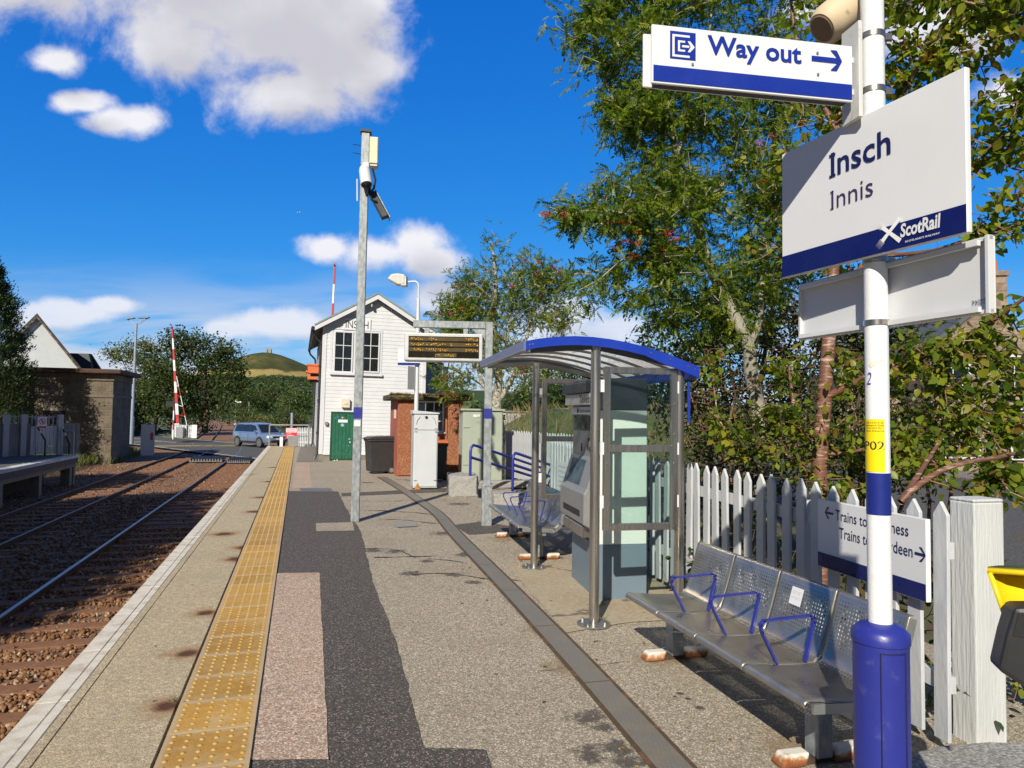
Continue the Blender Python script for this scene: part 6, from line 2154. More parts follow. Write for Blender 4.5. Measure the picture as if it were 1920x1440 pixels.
# ------------------------------------------------------------------ crossing barriers
band_r = M('barrier_red', (0.40, 0.025, 0.03), .5, var=.15)
band_w = M('barrier_white', (0.68, 0.68, 0.68), .5, var=.06)


def barrier(label, base_px, tip_px, Y, zb_, wide, skirt):
    b0 = D(*base_px, Y)
    t_ = thing('barrier', label, 'barrier', (b0.x, b0.y, zb_), 0, 'level crossing barriers')
    e = loc(t_, D(*tip_px, Y))
    s0 = Vector((0, 0, .9))
    d = e - s0
    n = 9
    boom = None
    for k in range(n):
        p, q_ = s0 + d * (k / n), s0 + d * ((k + 1) / n)
        w0, w1 = wide * (1 - .6 * k / n), wide * (1 - .6 * (k + 1) / n)
        mb = MB()
        mb.prism([(p.x - w0 / 2, -.05, p.z), (p.x + w0 / 2, -.05, p.z), (q_.x + w1 / 2, -.05, q_.z), (q_.x - w1 / 2, -.05, q_.z)], (0, .1, 0))
        mb.build('boom_band', band_r if (n - 1 - k) % 2 == 0 else band_w, t_)
    if skirt:
        for k in range(5):
            p, q_ = s0 + d * (k / 10), s0 + d * ((k + 1) / 10)
            off = .62 * (1 - k / 5.0) + .12
            of2 = .62 * (1 - (k + 1) / 5.0) + .12
            MB().beam((p.x + off, 0, p.z), (q_.x + of2, 0, q_.z), .05, .05).beam((p.x, 0, p.z + .1), (p.x + off, 0, p.z - .05), .04, .04).build('skirt', band_r if k % 2 else band_w, t_)
    MB().bx(-.28, .25, -.25, .25, 0, 1.05).build('machine_box', alu_grey, t_, bevel=.04, seg=2)
    tp_ = MB().cyl((e.x - .06, -.05, e.z), (e.x + .02, -.05, e.z + .02), .09, seg=8).build('boom_lamp', band_r, t_)
    return t_


barrier('raised red and white barrier with a hanging skirt left of the tracks', (333, 818), (323, 614), 57, -.55, .26, True)
barrier('raised red and white barrier showing above the signal box roof', (612, 830), (628, 497), 43.5, -.95, .22, True)
# small white fence round the left barrier
wfz = thing('crossing_fence', 'low white paling fence round the foot of the left barrier', 'fence', (D(322, 815, 55.5).x, 55.5, -.6), 0)
x0, x1 = 0, D(368, 815, 55.5).x - D(322, 815, 55.5).x
mb = MB()
n = 13
for k in range(n):
    x = x0 + (x1 - x0 - .4) * k / (n - 1)
    mb.prism([(x, 0, .05), (x + .08, 0, .05), (x + .08, 0, .98), (x + .04, 0, 1.05), (x, 0, .98)], (0, .03, 0))
mb.build('paling', white_paint, wfz)
MB().bx(x0, x1 - .4, .031, .07, .3, .4).bx(x0, x1 - .4, .031, .07, .75, .85).build('rail', white_paint, wfz)
MB().bx(x1 - .38, x1 + .05, -.05, .1, 0, 1.05).build('post', band_w, wfz)
MB().bx(x1 * .28, x1 * .55, -.4, -.08, 0, .85).build('equipment_box', alu_grey, wfz, bevel=.02)
# striped signal lamp post beside it
wp = thing('crossing_signal', 'slim red and white post with a dark lamp hood beside the left barrier', 'signal', (D(324.5, 815, 54).x, 54, -.65), 0)
hh2 = D(324, 752, 54).z + .65
for k in range(4):
    MB().cyl((0, 0, hh2 * k / 4), (0, 0, hh2 * (k + 1) / 4 - .001), .06, seg=10).build('post_band', band_w if k % 2 == 0 else band_r, wp, smooth=True)
MB().bx(-.62, .05, -.06, .06, hh2 - .45, hh2 - .02).build('lamp_board', black_paint, wp, bevel=.02)
# white lineside board with a red notice
wbz = thing('lineside_board', 'leaning white board with a small red notice on the grass bank', 'notice board', (D(273, 838, 40).x, 40, -1.0), R(35))
a, b = on_plane(wbz, 273, 836), on_plane(wbz, 291, 796)
MB().bx(a.x, b.x, 0, .06, .0, b.z).build('board', band_w, wbz, bevel=.01)
MB().bx(a.x - .25, a.x - .003, -.03, .12, .0, b.z + .02).build('post', band_w, wbz, bevel=.01)
w = b.x - a.x
MB().bx(a.x + w * .5, a.x + w * .8, -.012, -.001, b.z * .50, b.z * .74).build('red_notice', redp, wbz)

# ------------------------------------------------------------------ end of the near platform
pe = thing('end_barrier', 'grey tubular barrier across the end of the platform', 'railing', ST(EDGE + .08, END - .1, 0), PA)
Lp = 1.75
zt = on_plane(pe, 520, 797).z
mb = MB()
mb.tube([(0, 0, 0), (0, 0, zt)], .034, 8).tube([(0, 0, zt), (Lp, 0, zt)], .034, 8).tube([(0, 0, zt * .5), (Lp, 0, zt * .5)], .028, 8).tube([(Lp, 0, 0), (Lp, 0, zt)], .034, 8)
mb.build('rail', galv, pe, smooth=True)
rs = thing('red_sign', 'white-over-red notice on the barrier at the platform end', 'sign', ST(EDGE + .08, END - .16, 0), PA)
a, b = on_plane(rs, 535, 823), on_plane(rs, 557.5, 802)
pn = MB().bx(a.x, b.x, -.03, -.005, a.z, b.z).build('panel', redp, rs)
h = b.z - a.z
w = b.x - a.x
MB().bx(a.x + .03, b.x - .03, -.0335, -.0305, a.z + h * .58, b.z - .03).build('white_half', sign_white, pn)
mb = MB()
for z in (.86, .74, .65):
    mb.bx(a.x + .06, b.x - .08, -.036, -.034, a.z + h * z - .008, a.z + h * z + .010)
mb.build('print_lines', redp, pn)
mb = MB()
for z, f_ in ((.44, .5), (.30, .8), (.20, .75), (.10, .6)):
    mb.bx(a.x + .06, a.x + .06 + (w - .12) * f_, -.033, -.0305, a.z + h * z - .006, a.z + h * z + .012)
mb.build('print_lines', sign_white, pn)
wp2 = thing('white_bollard', 'short white post in front of the barrier at the platform end', 'post', ST(EDGE + .62, END - .35, 0), PA)
MB().bx(-.07, .07, -.07, .07, 0, D(527, 818, 33).z).build('post', band_w, wp2, bevel=.01)
gb2 = thing('grey_box', 'small grey equipment box beside the white bollard', 'box', ST(EDGE + 1.15, END - .22, 0), PA)
MB().bx(-.24, .24, -.1, .1, .02, .52).bx(-.2, -.14, -.08, .08, 0, .019).bx(.14, .2, -.08, .08, 0, .019).build('body', alu_grey, gb2, bevel=.02)
gp3 = thing('signal_post', 'plain pale grey post rising behind the red notice', 'post', (D(546, 838, 36).x, 36, -.9), 0)
MB().cyl((0, 0, 0), (0, 0, D(546, 774, 36).z + .9), .07, seg=10).cyl((0, 0, 0), (0, 0, .04), .16, seg=10).build('post', metal_b, gp3, smooth=True)
pf_ = thing('white_palisade', 'white upright palings between the red notice and the signal box', 'fence', (D(556, 830, 35.5).x, 35.5, -.2), R(10))
mb = MB()
for k in range(9):
    mb.prism([(k * .085, 0, .05), (k * .085 + .05, 0, .05), (k * .085 + .05, 0, 1.0), (k * .085 + .025, 0, 1.06), (k * .085, 0, 1.0)], (0, .025, 0))
mb.build('paling', white_paint, pf_)
MB().bx(-.05, .8, .026, .06, .25, .33).bx(-.05, .8, .026, .06, .75, .83).build('rail', white_paint, pf_)
# trackside signs beyond the crossing
for px, yt, Y, lab in ((441, 750, 128, 'white trackside post with a small lamp board beyond the crossing'), (466, 754, 135, 'grey trackside post to the right of the white one')):
    t_ = thing('trackside_post', lab, 'post', (D(px, 790, Y).x, Y, -1.2), 0)
    h = D(px, yt, Y).z + 1.2
    MB().cyl((0, 0, 0), (0, 0, h), .12, seg=8).cyl((0, 0, h), (0, 0, h + .06), .15, seg=8).build('post', band_w if px < 450 else alu_grey, t_, smooth=True)
    if px < 450:
        MB().bx(.25, 1.0, -.08, .08, h - .5, h - .2).bx(.1, .25, -.03, .03, h - .4, h - .32).build('lamp_board', band_w, t_)

# ------------------------------------------------------------------ the car on the crossing
cr0, cr1 = G(451, 837, -.95), G(489, 838.5, -.95)
hd3 = Vector((.80, -.60, 0))
carp = (cr0 + cr1) / 2
car = thing('car', 'silver blue sport utility car driving over the level crossing', 'car', (carp.x + .45, carp.y + .55, -.953), math.atan2(hd3.y, hd3.x))
paint = M('car_paint', (0.22, 0.31, 0.48), .25, .5, var=.04, coat=1.0)
blackp = M('car_black_trim', (0.02, 0.02, 0.022), .5)
wind = M('car_glass', (0.012, 0.016, 0.022), .04, spec=.9)
WB, CWd, CL = 2.74, 1.90, 4.60
st = [  # x, z bottom, z shoulder, half width at the sill, half width at the shoulder
    (-2.24, .55, .95, .70, .74), (-2.18, .40, 1.02, .82, .84), (-1.9, .34, 1.05, .92, .90), (-1.2, .30, 1.05, .95, .92), (0, .28, 1.04, .95, .92), (1.0, .30, 1.02, .95, .92), (1.55, .32, .99, .94, .90), (1.95, .34, .94, .90, .86), (2.22, .38, .86, .78, .76), (2.32, .50, .72, .62, .62)]
mb = MB()
rings = []
for x, zb2, zs2, h0, h1 in st:
    zm = zb2 + (zs2 - zb2) * .55
    rings.append([(x, -h0 * .93, zb2), (x, -h0, zb2 + .12), (x, -h0 * 1.0, zm), (x, -h1, zs2 - .05), (x, -h1 + .08, zs2), (x, h1 - .08, zs2), (x, h1, zs2 - .05), (x, h0, zm), (x, h0, zb2 + .12), (x, h0 * .93, zb2)])
k = 10
vs = [p for r0 in rings for p in r0]
fs = []
for i in range(len(rings) - 1):
    for j in range(k):
        fs.append((i * k + j, i * k + (j + 1) % k, (i + 1) * k + (j + 1) % k, (i + 1) * k + j))
fs += [tuple(range(k)), tuple((len(rings) - 1) * k + j for j in range(k))]
mb.add(vs, fs)
# cabin
cab_ = [(-2.12, 1.03, .84, .0), (-1.95, 1.60, .70, 1), (-1.5, 1.69, .68, 1), (-.6, 1.73, .68, 1), (.2, 1.70, .67, 1), (.55, 1.62, .66, 1), (1.30, 1.02, .80, 0)]
top_pts = [(x, -h, z) for x, z, h, _ in cab_]
vs = [(x, -h, z) for x, z, h, _ in cab_] + [(x, h, z) for x, z, h, _ in cab_] + [(x, -.86, 1.0) for x, *_ in cab_] + [(x, .86, 1.0) for x, *_ in cab_]
n = len(cab_)
fs = []
for i in range(n - 1):
    fs += [(i, i + 1, n + i + 1, n + i), (i, 2 * n + i, 2 * n + i + 1, i + 1), (n + i, n + i + 1, 3 * n + i + 1, 3 * n + i)]
fs += [(0, n, 3 * n, 2 * n), (n - 1, 2 * n - 1, 4 * n - 1, 3 * n - 1)]
mb.add(vs, fs)
bodyo = mb.build('body', paint, car, smooth=True)
# glass: windscreen, rear, sides; each proud of the cabin
MB().add([(.60, -.60, 1.60), (.60, .60, 1.60), (1.24, .72, 1.075), (1.24, -.72, 1.075)], [(0, 1, 2, 3)]).build('windscreen', wind, car)
o = car.children[-1]
for v_ in o.data.vertices:
    v_.co += Vector((.012, 0, .016))
MB().add([(-1.99, -.58, 1.56), (-1.99, .58, 1.56), (-2.11, .70, 1.16), (-2.11, -.70, 1.16)], [(0, 1, 2, 3)]).build('rear_window', wind, car)
for v_ in car.children[-1].data.vertices:
    v_.co += Vector((-.018, 0, 0))
for sgn in (-1, 1):
    for (xa, xb, xc, xd) in ((-1.92, -1.08, -1.05, -1.85), (-.98, -.08, -.05, -.98), (.0, 1.02, .52, .02)):
        if xb == 1.02:
            P = [(.02, 1.10), (1.02, 1.09), (.50, 1.55), (.02, 1.60)]
        else:
            P = [(xa, 1.10), (xb, 1.10), (xc, 1.61), (xd, 1.58)]
        pts_ = []
        for x, z in P:
            yv = .86 - (z - 1.0) / .70 * .185 + .012
            pts_.append((x, sgn * yv, z))
        MB().sheet(pts_).build('side_window', wind, car)
    for xp in (-1.035, -.035):
        yv = lambda z: sgn * (.86 - (z - 1.0) / .70 * .185 + .010)
        MB().sheet([(xp - .06, yv(1.1), 1.1), (xp + .06, yv(1.1), 1.1), (xp + .06, yv(1.6), 1.6), (xp - .06, yv(1.6), 1.6)]).build('pillar', blackp, car)
    MB().beam((-1.7, sgn * .62, 1.745), (.2, sgn * .62, 1.755), .03, .03).build('roof_rail', blackp, car)
    MB().box((1.0, sgn * 1.02, 1.13), (.12, .22, .15)).build('mirror', paint, car, bevel=.04, seg=2)
    MB().bx(-1.0, .95, sgn * .955 - .012, sgn * .955 + .012, .33, .44).build('sill_trim', blackp, car)
    for xw in (-WB / 2, WB / 2):
        arch = [(xw + .42 * math.cos(a), sgn * .957, .36 + .42 * math.sin(a)) for a in [math.pi * k / 10 for k in range(11)]]
        inn = [(xw + .37 * math.cos(a), sgn * .962, .36 + .37 * math.sin(a)) for a in [math.pi * k / 10 for k in range(11)]]
        MB().strip(arch, inn).sheet(inn).build('wheel_arch', blackp, car)
        wl3 = MB().cyl((xw, sgn * .74, .36), (xw, sgn * .972, .36), .36, seg=28).build('wheel', M('tyre', (.018, .018, .018), .8) if 'tyre' not in bpy.data.materials else bpy.data.materials['tyre'], car, smooth=True)
        rim = MB()
        rim.cyl((xw, sgn * .95, .36), (xw, sgn * .978, .36), .075, seg=12)
        for a in range(10):
            an = a * math.pi / 5
            rim.beam((xw + .05 * math.cos(an), sgn * .976, .36 + .05 * math.sin(an)), (xw + .245 * math.cos(an), sgn * .976, .36 + .245 * math.sin(an)), .04, .012, up=(0, 1, 0)) if False else rim.add([(xw + .06 * math.cos(an - .35), sgn * .978, .36 + .06 * math.sin(an - .35)), (xw + .25 * math.cos(an - .14), sgn * .978, .36 + .25 * math.sin(an - .14)), (xw + .25 * math.cos(an + .14), sgn * .978, .36 + .25 * math.sin(an + .14)), (xw + .06 * math.cos(an + .35), sgn * .978, .36 + .06 * math.sin(an + .35))], [(0, 1, 2, 3)])
        ro = [(xw + .265 * math.cos(2 * math.pi * k / 24), sgn * .9775, .36 + .265 * math.sin(2 * math.pi * k / 24)) for k in range(25)]
        ri = [(xw + .235 * math.cos(2 * math.pi * k / 24), sgn * .9775, .36 + .235 * math.sin(2 * math.pi * k / 24)) for k in range(25)]
        rim.strip(ro, ri)
        rim.build('rim', alu_grey, wl3)
    MB().add([(2.20, sgn * .80, .86), (2.30, sgn * .52, .84), (2.335, sgn * .52, .74), (2.26, sgn * .80, .76)], [(0, 1, 2, 3)]).build('headlight', M('headlight_glass', (.62, .66, .70), .1) if 'headlight_glass' not in bpy.data.materials else bpy.data.materials['headlight_glass'], car)
    for v_ in car.children[-1].data.vertices:
        v_.co.x += .02
MB().bx(2.27, 2.335, -.5, .5, .69, .80).build('grille', blackp, car, bevel=.02)
MB().bx(2.20, 2.33, -.62, .62, .40, .55).build('bumper_intake', blackp, car, bevel=.03)
MB().bx(2.336, 2.345, -.26, .26, .575, .675).build('number_plate', sign_white, car)
mb = MB()
for sgn in (-1, 1):
    for x in (-1.03, -.03, 1.0):
        mb.bx(x - .006, x + .006, sgn * .956 - .003, sgn * .956 + .003, .45, 1.0)
mb.build('door_seam', blackp, car)

# ------------------------------------------------------------------ houses to the right
YS = 23.0
shp = D(1745, 900, YS)
stn = blocks('pink_granite_rubble', [(0.34, 0.25, 0.20), (0.24, 0.185, 0.155)], (0.26, 0.22, 0.19), .45, .24, .7, 7.0, msize=.035)
sh_ = thing('stone_house', 'pinkish granite house with a slate roof and chimney behind the cherry branches', 'house', (D(1660, 900, YS).x, YS, -.1), R(-6))
sq_ = lambda px, py: on_plane(sh_, px, py)
xg1, xg2 = sq_(1745, 700).x, sq_(1960, 700).x
zevs = 4.6
apz = sq_(1870, 575).z
xm = (xg1 + xg2) / 2
MB().prism([(xg1, 0, 0), (xg2, 0, 0), (xg2, 0, zevs - .6), (xm, 0, apz), (xg1, 0, zevs - .6)], (0, 7, 0)).build('wall', stn, sh_)
mb = MB()
for sgn, xe in ((-1, xg1), (1, xg2)):
    mb.prism([(xm, .25, apz + .02), (xe + sgn * .25, .25, zevs - .75), (xe + sgn * .25, .25, zevs - .6), (xm, .25, apz + .2)], (0, 6.8, 0))
mb.prism([(xg1 - 2.2, 2.0, 3.3), (xg1 - .02, 2.0, 3.3), (xg1 - .02, 4.2, 5.6), (xg1 - 2.2, 4.2, 5.6)], (0, .2, .12))
rfo = mb.build('roof', slate, sh_)
MB().bx(xg1 - 2.1, xg1 - .01, 2.2, 6, 0, 3.5).build('wing_wall', stn, sh_)
ch = MB()
xc0, xc1 = sq_(1858, 560).x, sq_(1888, 560).x
zc1 = sq_(1875, 517).z
ch.bx(xc0, xc1, -.02, .8, apz - .9, zc1)
ch.bx(xc0 - .06, xc1 + .06, -.08, .86, zc1, zc1 + .16)
cho = ch.build('chimney', stn, rfo)
MB().cyl(((xc0 + xc1) / 2, .3, zc1 + .16), ((xc0 + xc1) / 2, .3, zc1 + .55), .12, seg=10).build('chimney_pot', tcot, cho)
for px, py, w, h in ((1785, 690, .55, 1.2), (1900, 700, .55, 1.2), (1800, 850, .6, 1.3), (1885, 790, .6, .9), (1930, 850, .6, 1.3)):
    p = sq_(px, py)
    sash(sh_, p.x - w, p.x + w, max(p.z - h / 2, .5), p.z + h / 2, 2, 2, y=-.08, fw=.07)
# pale sheds beyond the grassy bank
for px, py0, py1, Y, wd, hgt, lab in ((962, 792, 770, 56, 1.9, 1.0, 'grey cabin with white windows beyond the grassy bank'), (1088, 786, 765, 50, 1.5, .9, 'small white shed beyond the bank, seen behind the ticket machine')):
    p = D(px, py0, Y)
    t_ = thing('cabin', lab, 'cabin', (p.x, p.y, p.z - 1.2), R(8))
    hh3 = D(px, py1, Y).z - p.z + 1.2
    MB().bx(-wd, wd, 0, 2.5, 0, hh3 - .12).build('wall', M('cabin_grey', (0.38, 0.40, 0.42), .6) if px < 1000 else white_paint, t_)
    MB().prism([(-wd - .1, -.15, hh3 - .12), (wd + .1, -.15, hh3 - .12), (wd + .1, -.15, hh3 - .02), (-wd - .1, -.15, hh3)], (0, 2.8, 0)).build('roof', alu_grey, t_)
    for xx in ((-wd * .7, -wd * .3), (wd * .3, wd * .7)) if px < 1000 else ((-wd * .3, wd * .3),):
        sash(t_, xx[0], xx[1], hh3 - .85, hh3 - .25, 2, 1, y=-.06, fw=.06)
# a gull far overhead
gl = thing('gull', 'tiny white gull gliding high in the blue sky left of the camera pole', 'bird', D(560, 398, 120)[:])
MB().tube([(-.28, 0, 0), (-.1, 0, .02), (.12, 0, .03), (.26, 0, .02)], [.02, .08, .085, .03], 8).build('body', band_w, gl, smooth=True)
MB().add([(-.05, 0, .05), (.12, 0, .05), (.05, -.55, .18), (-.12, -.62, .16)], [(0, 1, 2, 3)]).add([(-.05, 0, .05), (.12, 0, .05), (.05, .55, .18), (-.12, .62, .16)], [(0, 1, 2, 3)]).build('wings', band_w, gl)
# ------------------------------------------------------------------ trees
bark_grey = M('grey_bark', (0.20, 0.185, 0.15), .9, vs=6, col2=(0.33, 0.31, 0.26), thr=(.40, .62), bump=.7, bs=30)
bark_pale = M('pale_speckled_bark', (0.13, 0.115, 0.095), .9, vs=16, col2=(0.40, 0.38, 0.33), thr=(.42, .56), bump=.6, bs=40)
bark_brown = M('brown_bark', (0.12, 0.065, 0.04), .75, vs=8, col2=(0.20, 0.12, 0.08), thr=(.4, .7), bump=.6, bs=30)
bark_dark = M('dark_bark', (0.055, 0.042, 0.03), .9, var=.3, vs=6, bump=.5)
cherry_m, nt_, out_ = new_mat('cherry_bark')
tcx = nn(nt_, 'ShaderNodeTexCoord')
sv = nn(nt_, 'ShaderNodeVectorMath', operation='MULTIPLY', i_0=tcx.outputs['Object'], i_1=(5, 5, 42)).outputs[0]
nz = nn(nt_, 'ShaderNodeTexNoise', i_Vector=sv, i_Scale=1.0, i_Detail=5.0, i_Roughness=.7)
cc = ramp(nt_, nz.outputs[0], [(.35, (0.13, 0.055, 0.04)), (.56, (0.19, 0.09, 0.065)), (.62, (0.42, 0.32, 0.24))])
pb = nn(nt_, 'ShaderNodeBsdfPrincipled', i_Base_Color=cc, i_Roughness=.45)
bp = nn(nt_, 'ShaderNodeBump', i_Strength=.6, i_Distance=.01, i_Height=nz.outputs[0])
nt_.links.new(bp.outputs[0], pb.inputs['Normal'])
nt_.links.new(pb.outputs[0], out_.inputs[0])

ash_leaf = foliage('ash_leaf', [(0.045, 0.080, 0.010), (0.080, 0.130, 0.016), (0.115, 0.175, 0.022), (0.16, 0.23, 0.032), (0.24, 0.28, 0.05)], .48, .36)
cherry_leaf = foliage('cherry_leaf', [(0.055, 0.095, 0.012), (0.085, 0.135, 0.018), (0.125, 0.18, 0.024), (0.18, 0.23, 0.03), (0.26, 0.26, 0.04), (0.20, 0.11, 0.03)], .48, .36)
dark_leaf = foliage('dark_leaf', [(0.018, 0.034, 0.010), (0.03, 0.052, 0.014), (0.045, 0.075, 0.018), (0.07, 0.10, 0.025)], .25)
thicket_leaf = foliage('thicket_leaf', [(0.04, 0.065, 0.012), (0.08, 0.11, 0.02), (0.12, 0.12, 0.03), (0.13, 0.07, 0.03)], .3)
lime_leaf = foliage('yellow_green_leaf', [(0.15, 0.21, 0.02), (0.22, 0.28, 0.03), (0.30, 0.32, 0.04), (0.34, 0.29, 0.03)], .5, .36)
conifer_leaf = foliage('conifer_spray', [(0.016, 0.034, 0.010), (0.026, 0.05, 0.014), (0.045, 0.075, 0.02), (0.065, 0.085, 0.025)], .12)
hill_leaf = foliage('wood_leaf', [(0.040, 0.066, 0.016), (0.058, 0.092, 0.02), (0.080, 0.115, 0.03), (0.07, 0.10, 0.055), (0.13, 0.15, 0.035)], .2)
gold_leaf = foliage('golden_leaf', [(0.10, 0.12, 0.025), (0.16, 0.16, 0.04), (0.22, 0.18, 0.05), (0.06, 0.09, 0.02)], .3)
berry_m = foliage('red_berry', [(0.40, 0.022, 0.012), (0.55, 0.04, 0.015), (0.30, 0.015, 0.015)], .05, .3)


def pinnate():
    v, f = [], []
    def leaflet(x, side, L, w):
        o = len(v)
        if side == 0:
            v.extend([(x, 0, 0), (x + L * .5, -w, .004), (x + L, 0, -.006), (x + L * .5, w, .004)])
        else:
            c, s = math.cos(1.05), math.sin(1.05) * side
            v.extend([(x, 0, 0), (x + L * .45 * c + w * s * .9, L * .45 * s - w * c * side * .9, .006), (x + L * c, L * s, -.010), (x + L * .45 * c - w * s * .9, L * .45 * s + w * c * side * .9, .006)])
        f.append((o, o + 1, o + 2, o + 3))
    for k in range(5):
        for sd in (-1, 1):
            leaflet(.045 + k * .027, sd, .060 - .004 * k, .0165)
    leaflet(.045 + 5 * .027, 0, .060, .0165)
    v.extend([(0, -.0012, 0), (.18, -.0012, 0), (.18, .0012, 0), (0, .0012, 0)])
    n = len(v)
    f.append((n - 4, n - 3, n - 2, n - 1))
    v = np.array(v, float)
    v[:, 2] -= (v[:, 0] / .18) ** 2 * .035
    return v, np.array(f)


def oval(L=1.0, w=.30):
    # a leaf folded along its midrib, with a short stalk
    v = np.array([(0, 0, 0), (.18, 0, 0), (.38, -w * .9, .07), (.72, -w * .8, .05), (1.05, 0, -.10), (.72, w * .8, .05), (.38, w * .9, .07), (.6, 0, -.01)], float) * L
    f = np.array([(1, 2, 3, 7), (7, 3, 4, 4), (1, 7, 5, 6), (7, 4, 5, 5)])
    f = np.array([(1, 2, 3, 7), (1, 7, 5, 6), (7, 3, 4, 5)])
    return v, f


RHOMB = (np.array([(-.5, 0, 0), (0, -.32, .08), (.5, 0, -.04), (0, .32, .08)], float), np.array([(0, 1, 2, 3)]))
PINN, OVAL = pinnate(), oval()


def blob_points(g, blobs, n):
    """points filling a union of ellipsoids (centre, radii, weight), thicker towards the skin"""
    w = np.array([b[2] for b in blobs], float)
    w /= w.sum()
    out = []
    for (c, r, _), k in zip(blobs, g.multinomial(n, w)):
        d = g.normal(size=(k, 3))
        d /= np.linalg.norm(d, axis=1, keepdims=True)
        rad = g.uniform(.12, 1.0, (k, 1)) ** .5 * g.normal(1, .06, (k, 1))
        out.append(np.array(c) + d * rad * np.array(r))
    return np.concatenate(out)


def grow(g, limbs, att, step=.28, tip=.0035, power=.46, jit=.05, sag=.05):
    """limbs: polylines with radii; each attractor is joined to the nearest wood by a bent twig"""
    P, par, rad = [], [], []
    for pts, rs, root in limbs:
        pts = [Vector(p) for p in pts]
        sm = smooth_path(pts, 4)
        prev = -1
        if root is not None and P:
            dd = [(Vector(q) - sm[0]).length for q in P]
            prev = int(np.argmin(dd))
        for i, p in enumerate(sm):
            P.append(p[:])
            par.append(prev)
            t = i / max(len(sm) - 1, 1)
            rad.append(rs[0] + (rs[1] - rs[0]) * t)
            prev = len(P) - 1
    P = np.array(P, float)
    n0 = len(P)
    cap = n0 + len(att) * 14
    A = np.zeros((cap, 3)); A[:n0] = P
    par = par + [0] * (cap - n0)
    n = n0
    lim = A[:n0]
    dist = np.min(np.linalg.norm(att[:, None, :] - lim[None, ::2, :], axis=2), axis=1)
    tips = []
    for i in np.argsort(dist):
        a = att[i]
        d = np.linalg.norm(A[:n] - a, axis=1)
        d = d + np.maximum(0, (A[:n, 2] - a[2])) * .5      # prefer wood below
        j = int(np.argmin(d))
        L = np.linalg.norm(a - A[j])
        k = max(1, min(9, int(L / step)))
        last = j
        s0 = A[j].copy()
        for m in range(1, k + 1):
            t = m / k
            q = s0 + (a - s0) * t
            q[2] += sag * L * math.sin(t * math.pi) * .6
            if m < k:
                q += g.normal(size=3) * jit * min(1, L)
            if n >= cap:
                break
            A[n] = q
            par[n] = last
            last = n
            n += 1
        tips.append(last)
    cnt = np.zeros(n)
    cnt[tips] = 1
    for i in range(n - 1, n0 - 1, -1):
        if par[i] >= n0:
            cnt[par[i]] += max(cnt[i], 1)
    r = np.zeros(n)
    r[n0:] = tip * np.maximum(cnt[n0:], 1) ** power
    r[:n0] = rad
    return A[:n], np.array(par[:n]), r, np.array(tips), n0


def wood_mesh(name, A, par, r, mat, parent, seg=5, seg_big=12, n0=0):
    vs, fs = [], []
    idx = np.array([i for i in range(len(A)) if par[i] >= 0])
    big = idx < n0
    base = 0
    for sel, sg in ((idx[~big], seg), (idx[big], seg_big)):
        if not len(sel):
            continue
        a, b = A[par[sel]], A[sel]
        ra, rb = np.minimum(r[par[sel]], r[sel] * 1.5 + .002), r[sel]
        if sg == seg_big:
            ra = r[par[sel]]
        d = b - a
        d /= np.linalg.norm(d, axis=1, keepdims=True) + 1e-9
        u = np.where(np.abs(d[:, 2:3]) < .9, np.array([[0, 0, 1.]]), np.array([[1., 0, 0]]))
        x = np.cross(d, u); x /= np.linalg.norm(x, axis=1, keepdims=True) + 1e-9
        y = np.cross(d, x)
        an = np.arange(sg) * 2 * np.pi / sg
        ring = x[:, None, :] * np.cos(an)[None, :, None] + y[:, None, :] * np.sin(an)[None, :, None]
        b2 = b + d * (rb * .35)[:, None]
        v0 = a[:, None, :] + ring * ra[:, None, None]
        v1 = b2[:, None, :] + ring * rb[:, None, None]
        v = np.concatenate([v0, v1], 1)
        k = np.arange(sg)
        f = np.stack([k, (k + 1) % sg, (k + 1) % sg + sg, k + sg], 1)
        f = f[None] + (np.arange(len(sel)) * 2 * sg)[:, None, None] + base
        vs.append(v.reshape(-1, 3)); fs.append(f.reshape(-1, 4))
        base += len(sel) * 2 * sg
    return mesh_np(name, np.concatenate(vs), np.concatenate(fs), mat, parent=parent, smooth=True)


def leaves_at(g, A, par, tips, per, kind, size, mats, name, parent, spread=.10, droop=.5, mat_pick=None, back=3, flat=.8):
    """leaves along the last pieces of each twig"""
    org, dr = [], []
    for t in tips:
        chain = [t]
        while len(chain) < back and par[chain[-1]] >= 0:
            chain.append(par[chain[-1]])
        d0 = A[chain[0]] - A[chain[-1]] if len(chain) > 1 else np.array([0, 0, 1.])
        d0 = d0 / (np.linalg.norm(d0) + 1e-6)
        m = g.poisson(per)
        for _ in range(m):
            i = g.integers(0, len(chain))
            j = min(i + 1, len(chain) - 1)
            p = A[chain[i]] + (A[chain[j]] - A[chain[i]]) * g.random()
            org.append(p + g.normal(size=3) * spread * .35)
            d = d0 * .7 + g.normal(size=3) * .75
            d[2] -= droop * g.random()
            dr.append(d)
    org, dr = np.array(org), np.array(dr)
    tv, tf = kind
    fr = frames(dr, g, .8, flat)
    v, f = scatter(tv, tf, org, fr, g.uniform(.5, 1.35, len(org)) * size)
    mi = None
    if len(mats) > 1:
        pick = g.choice(len(mats), len(org), p=mat_pick)
        mi = np.repeat(pick, len(tf))
    return mesh_np(name, v, f, mats, mi, parent)


ICO = None


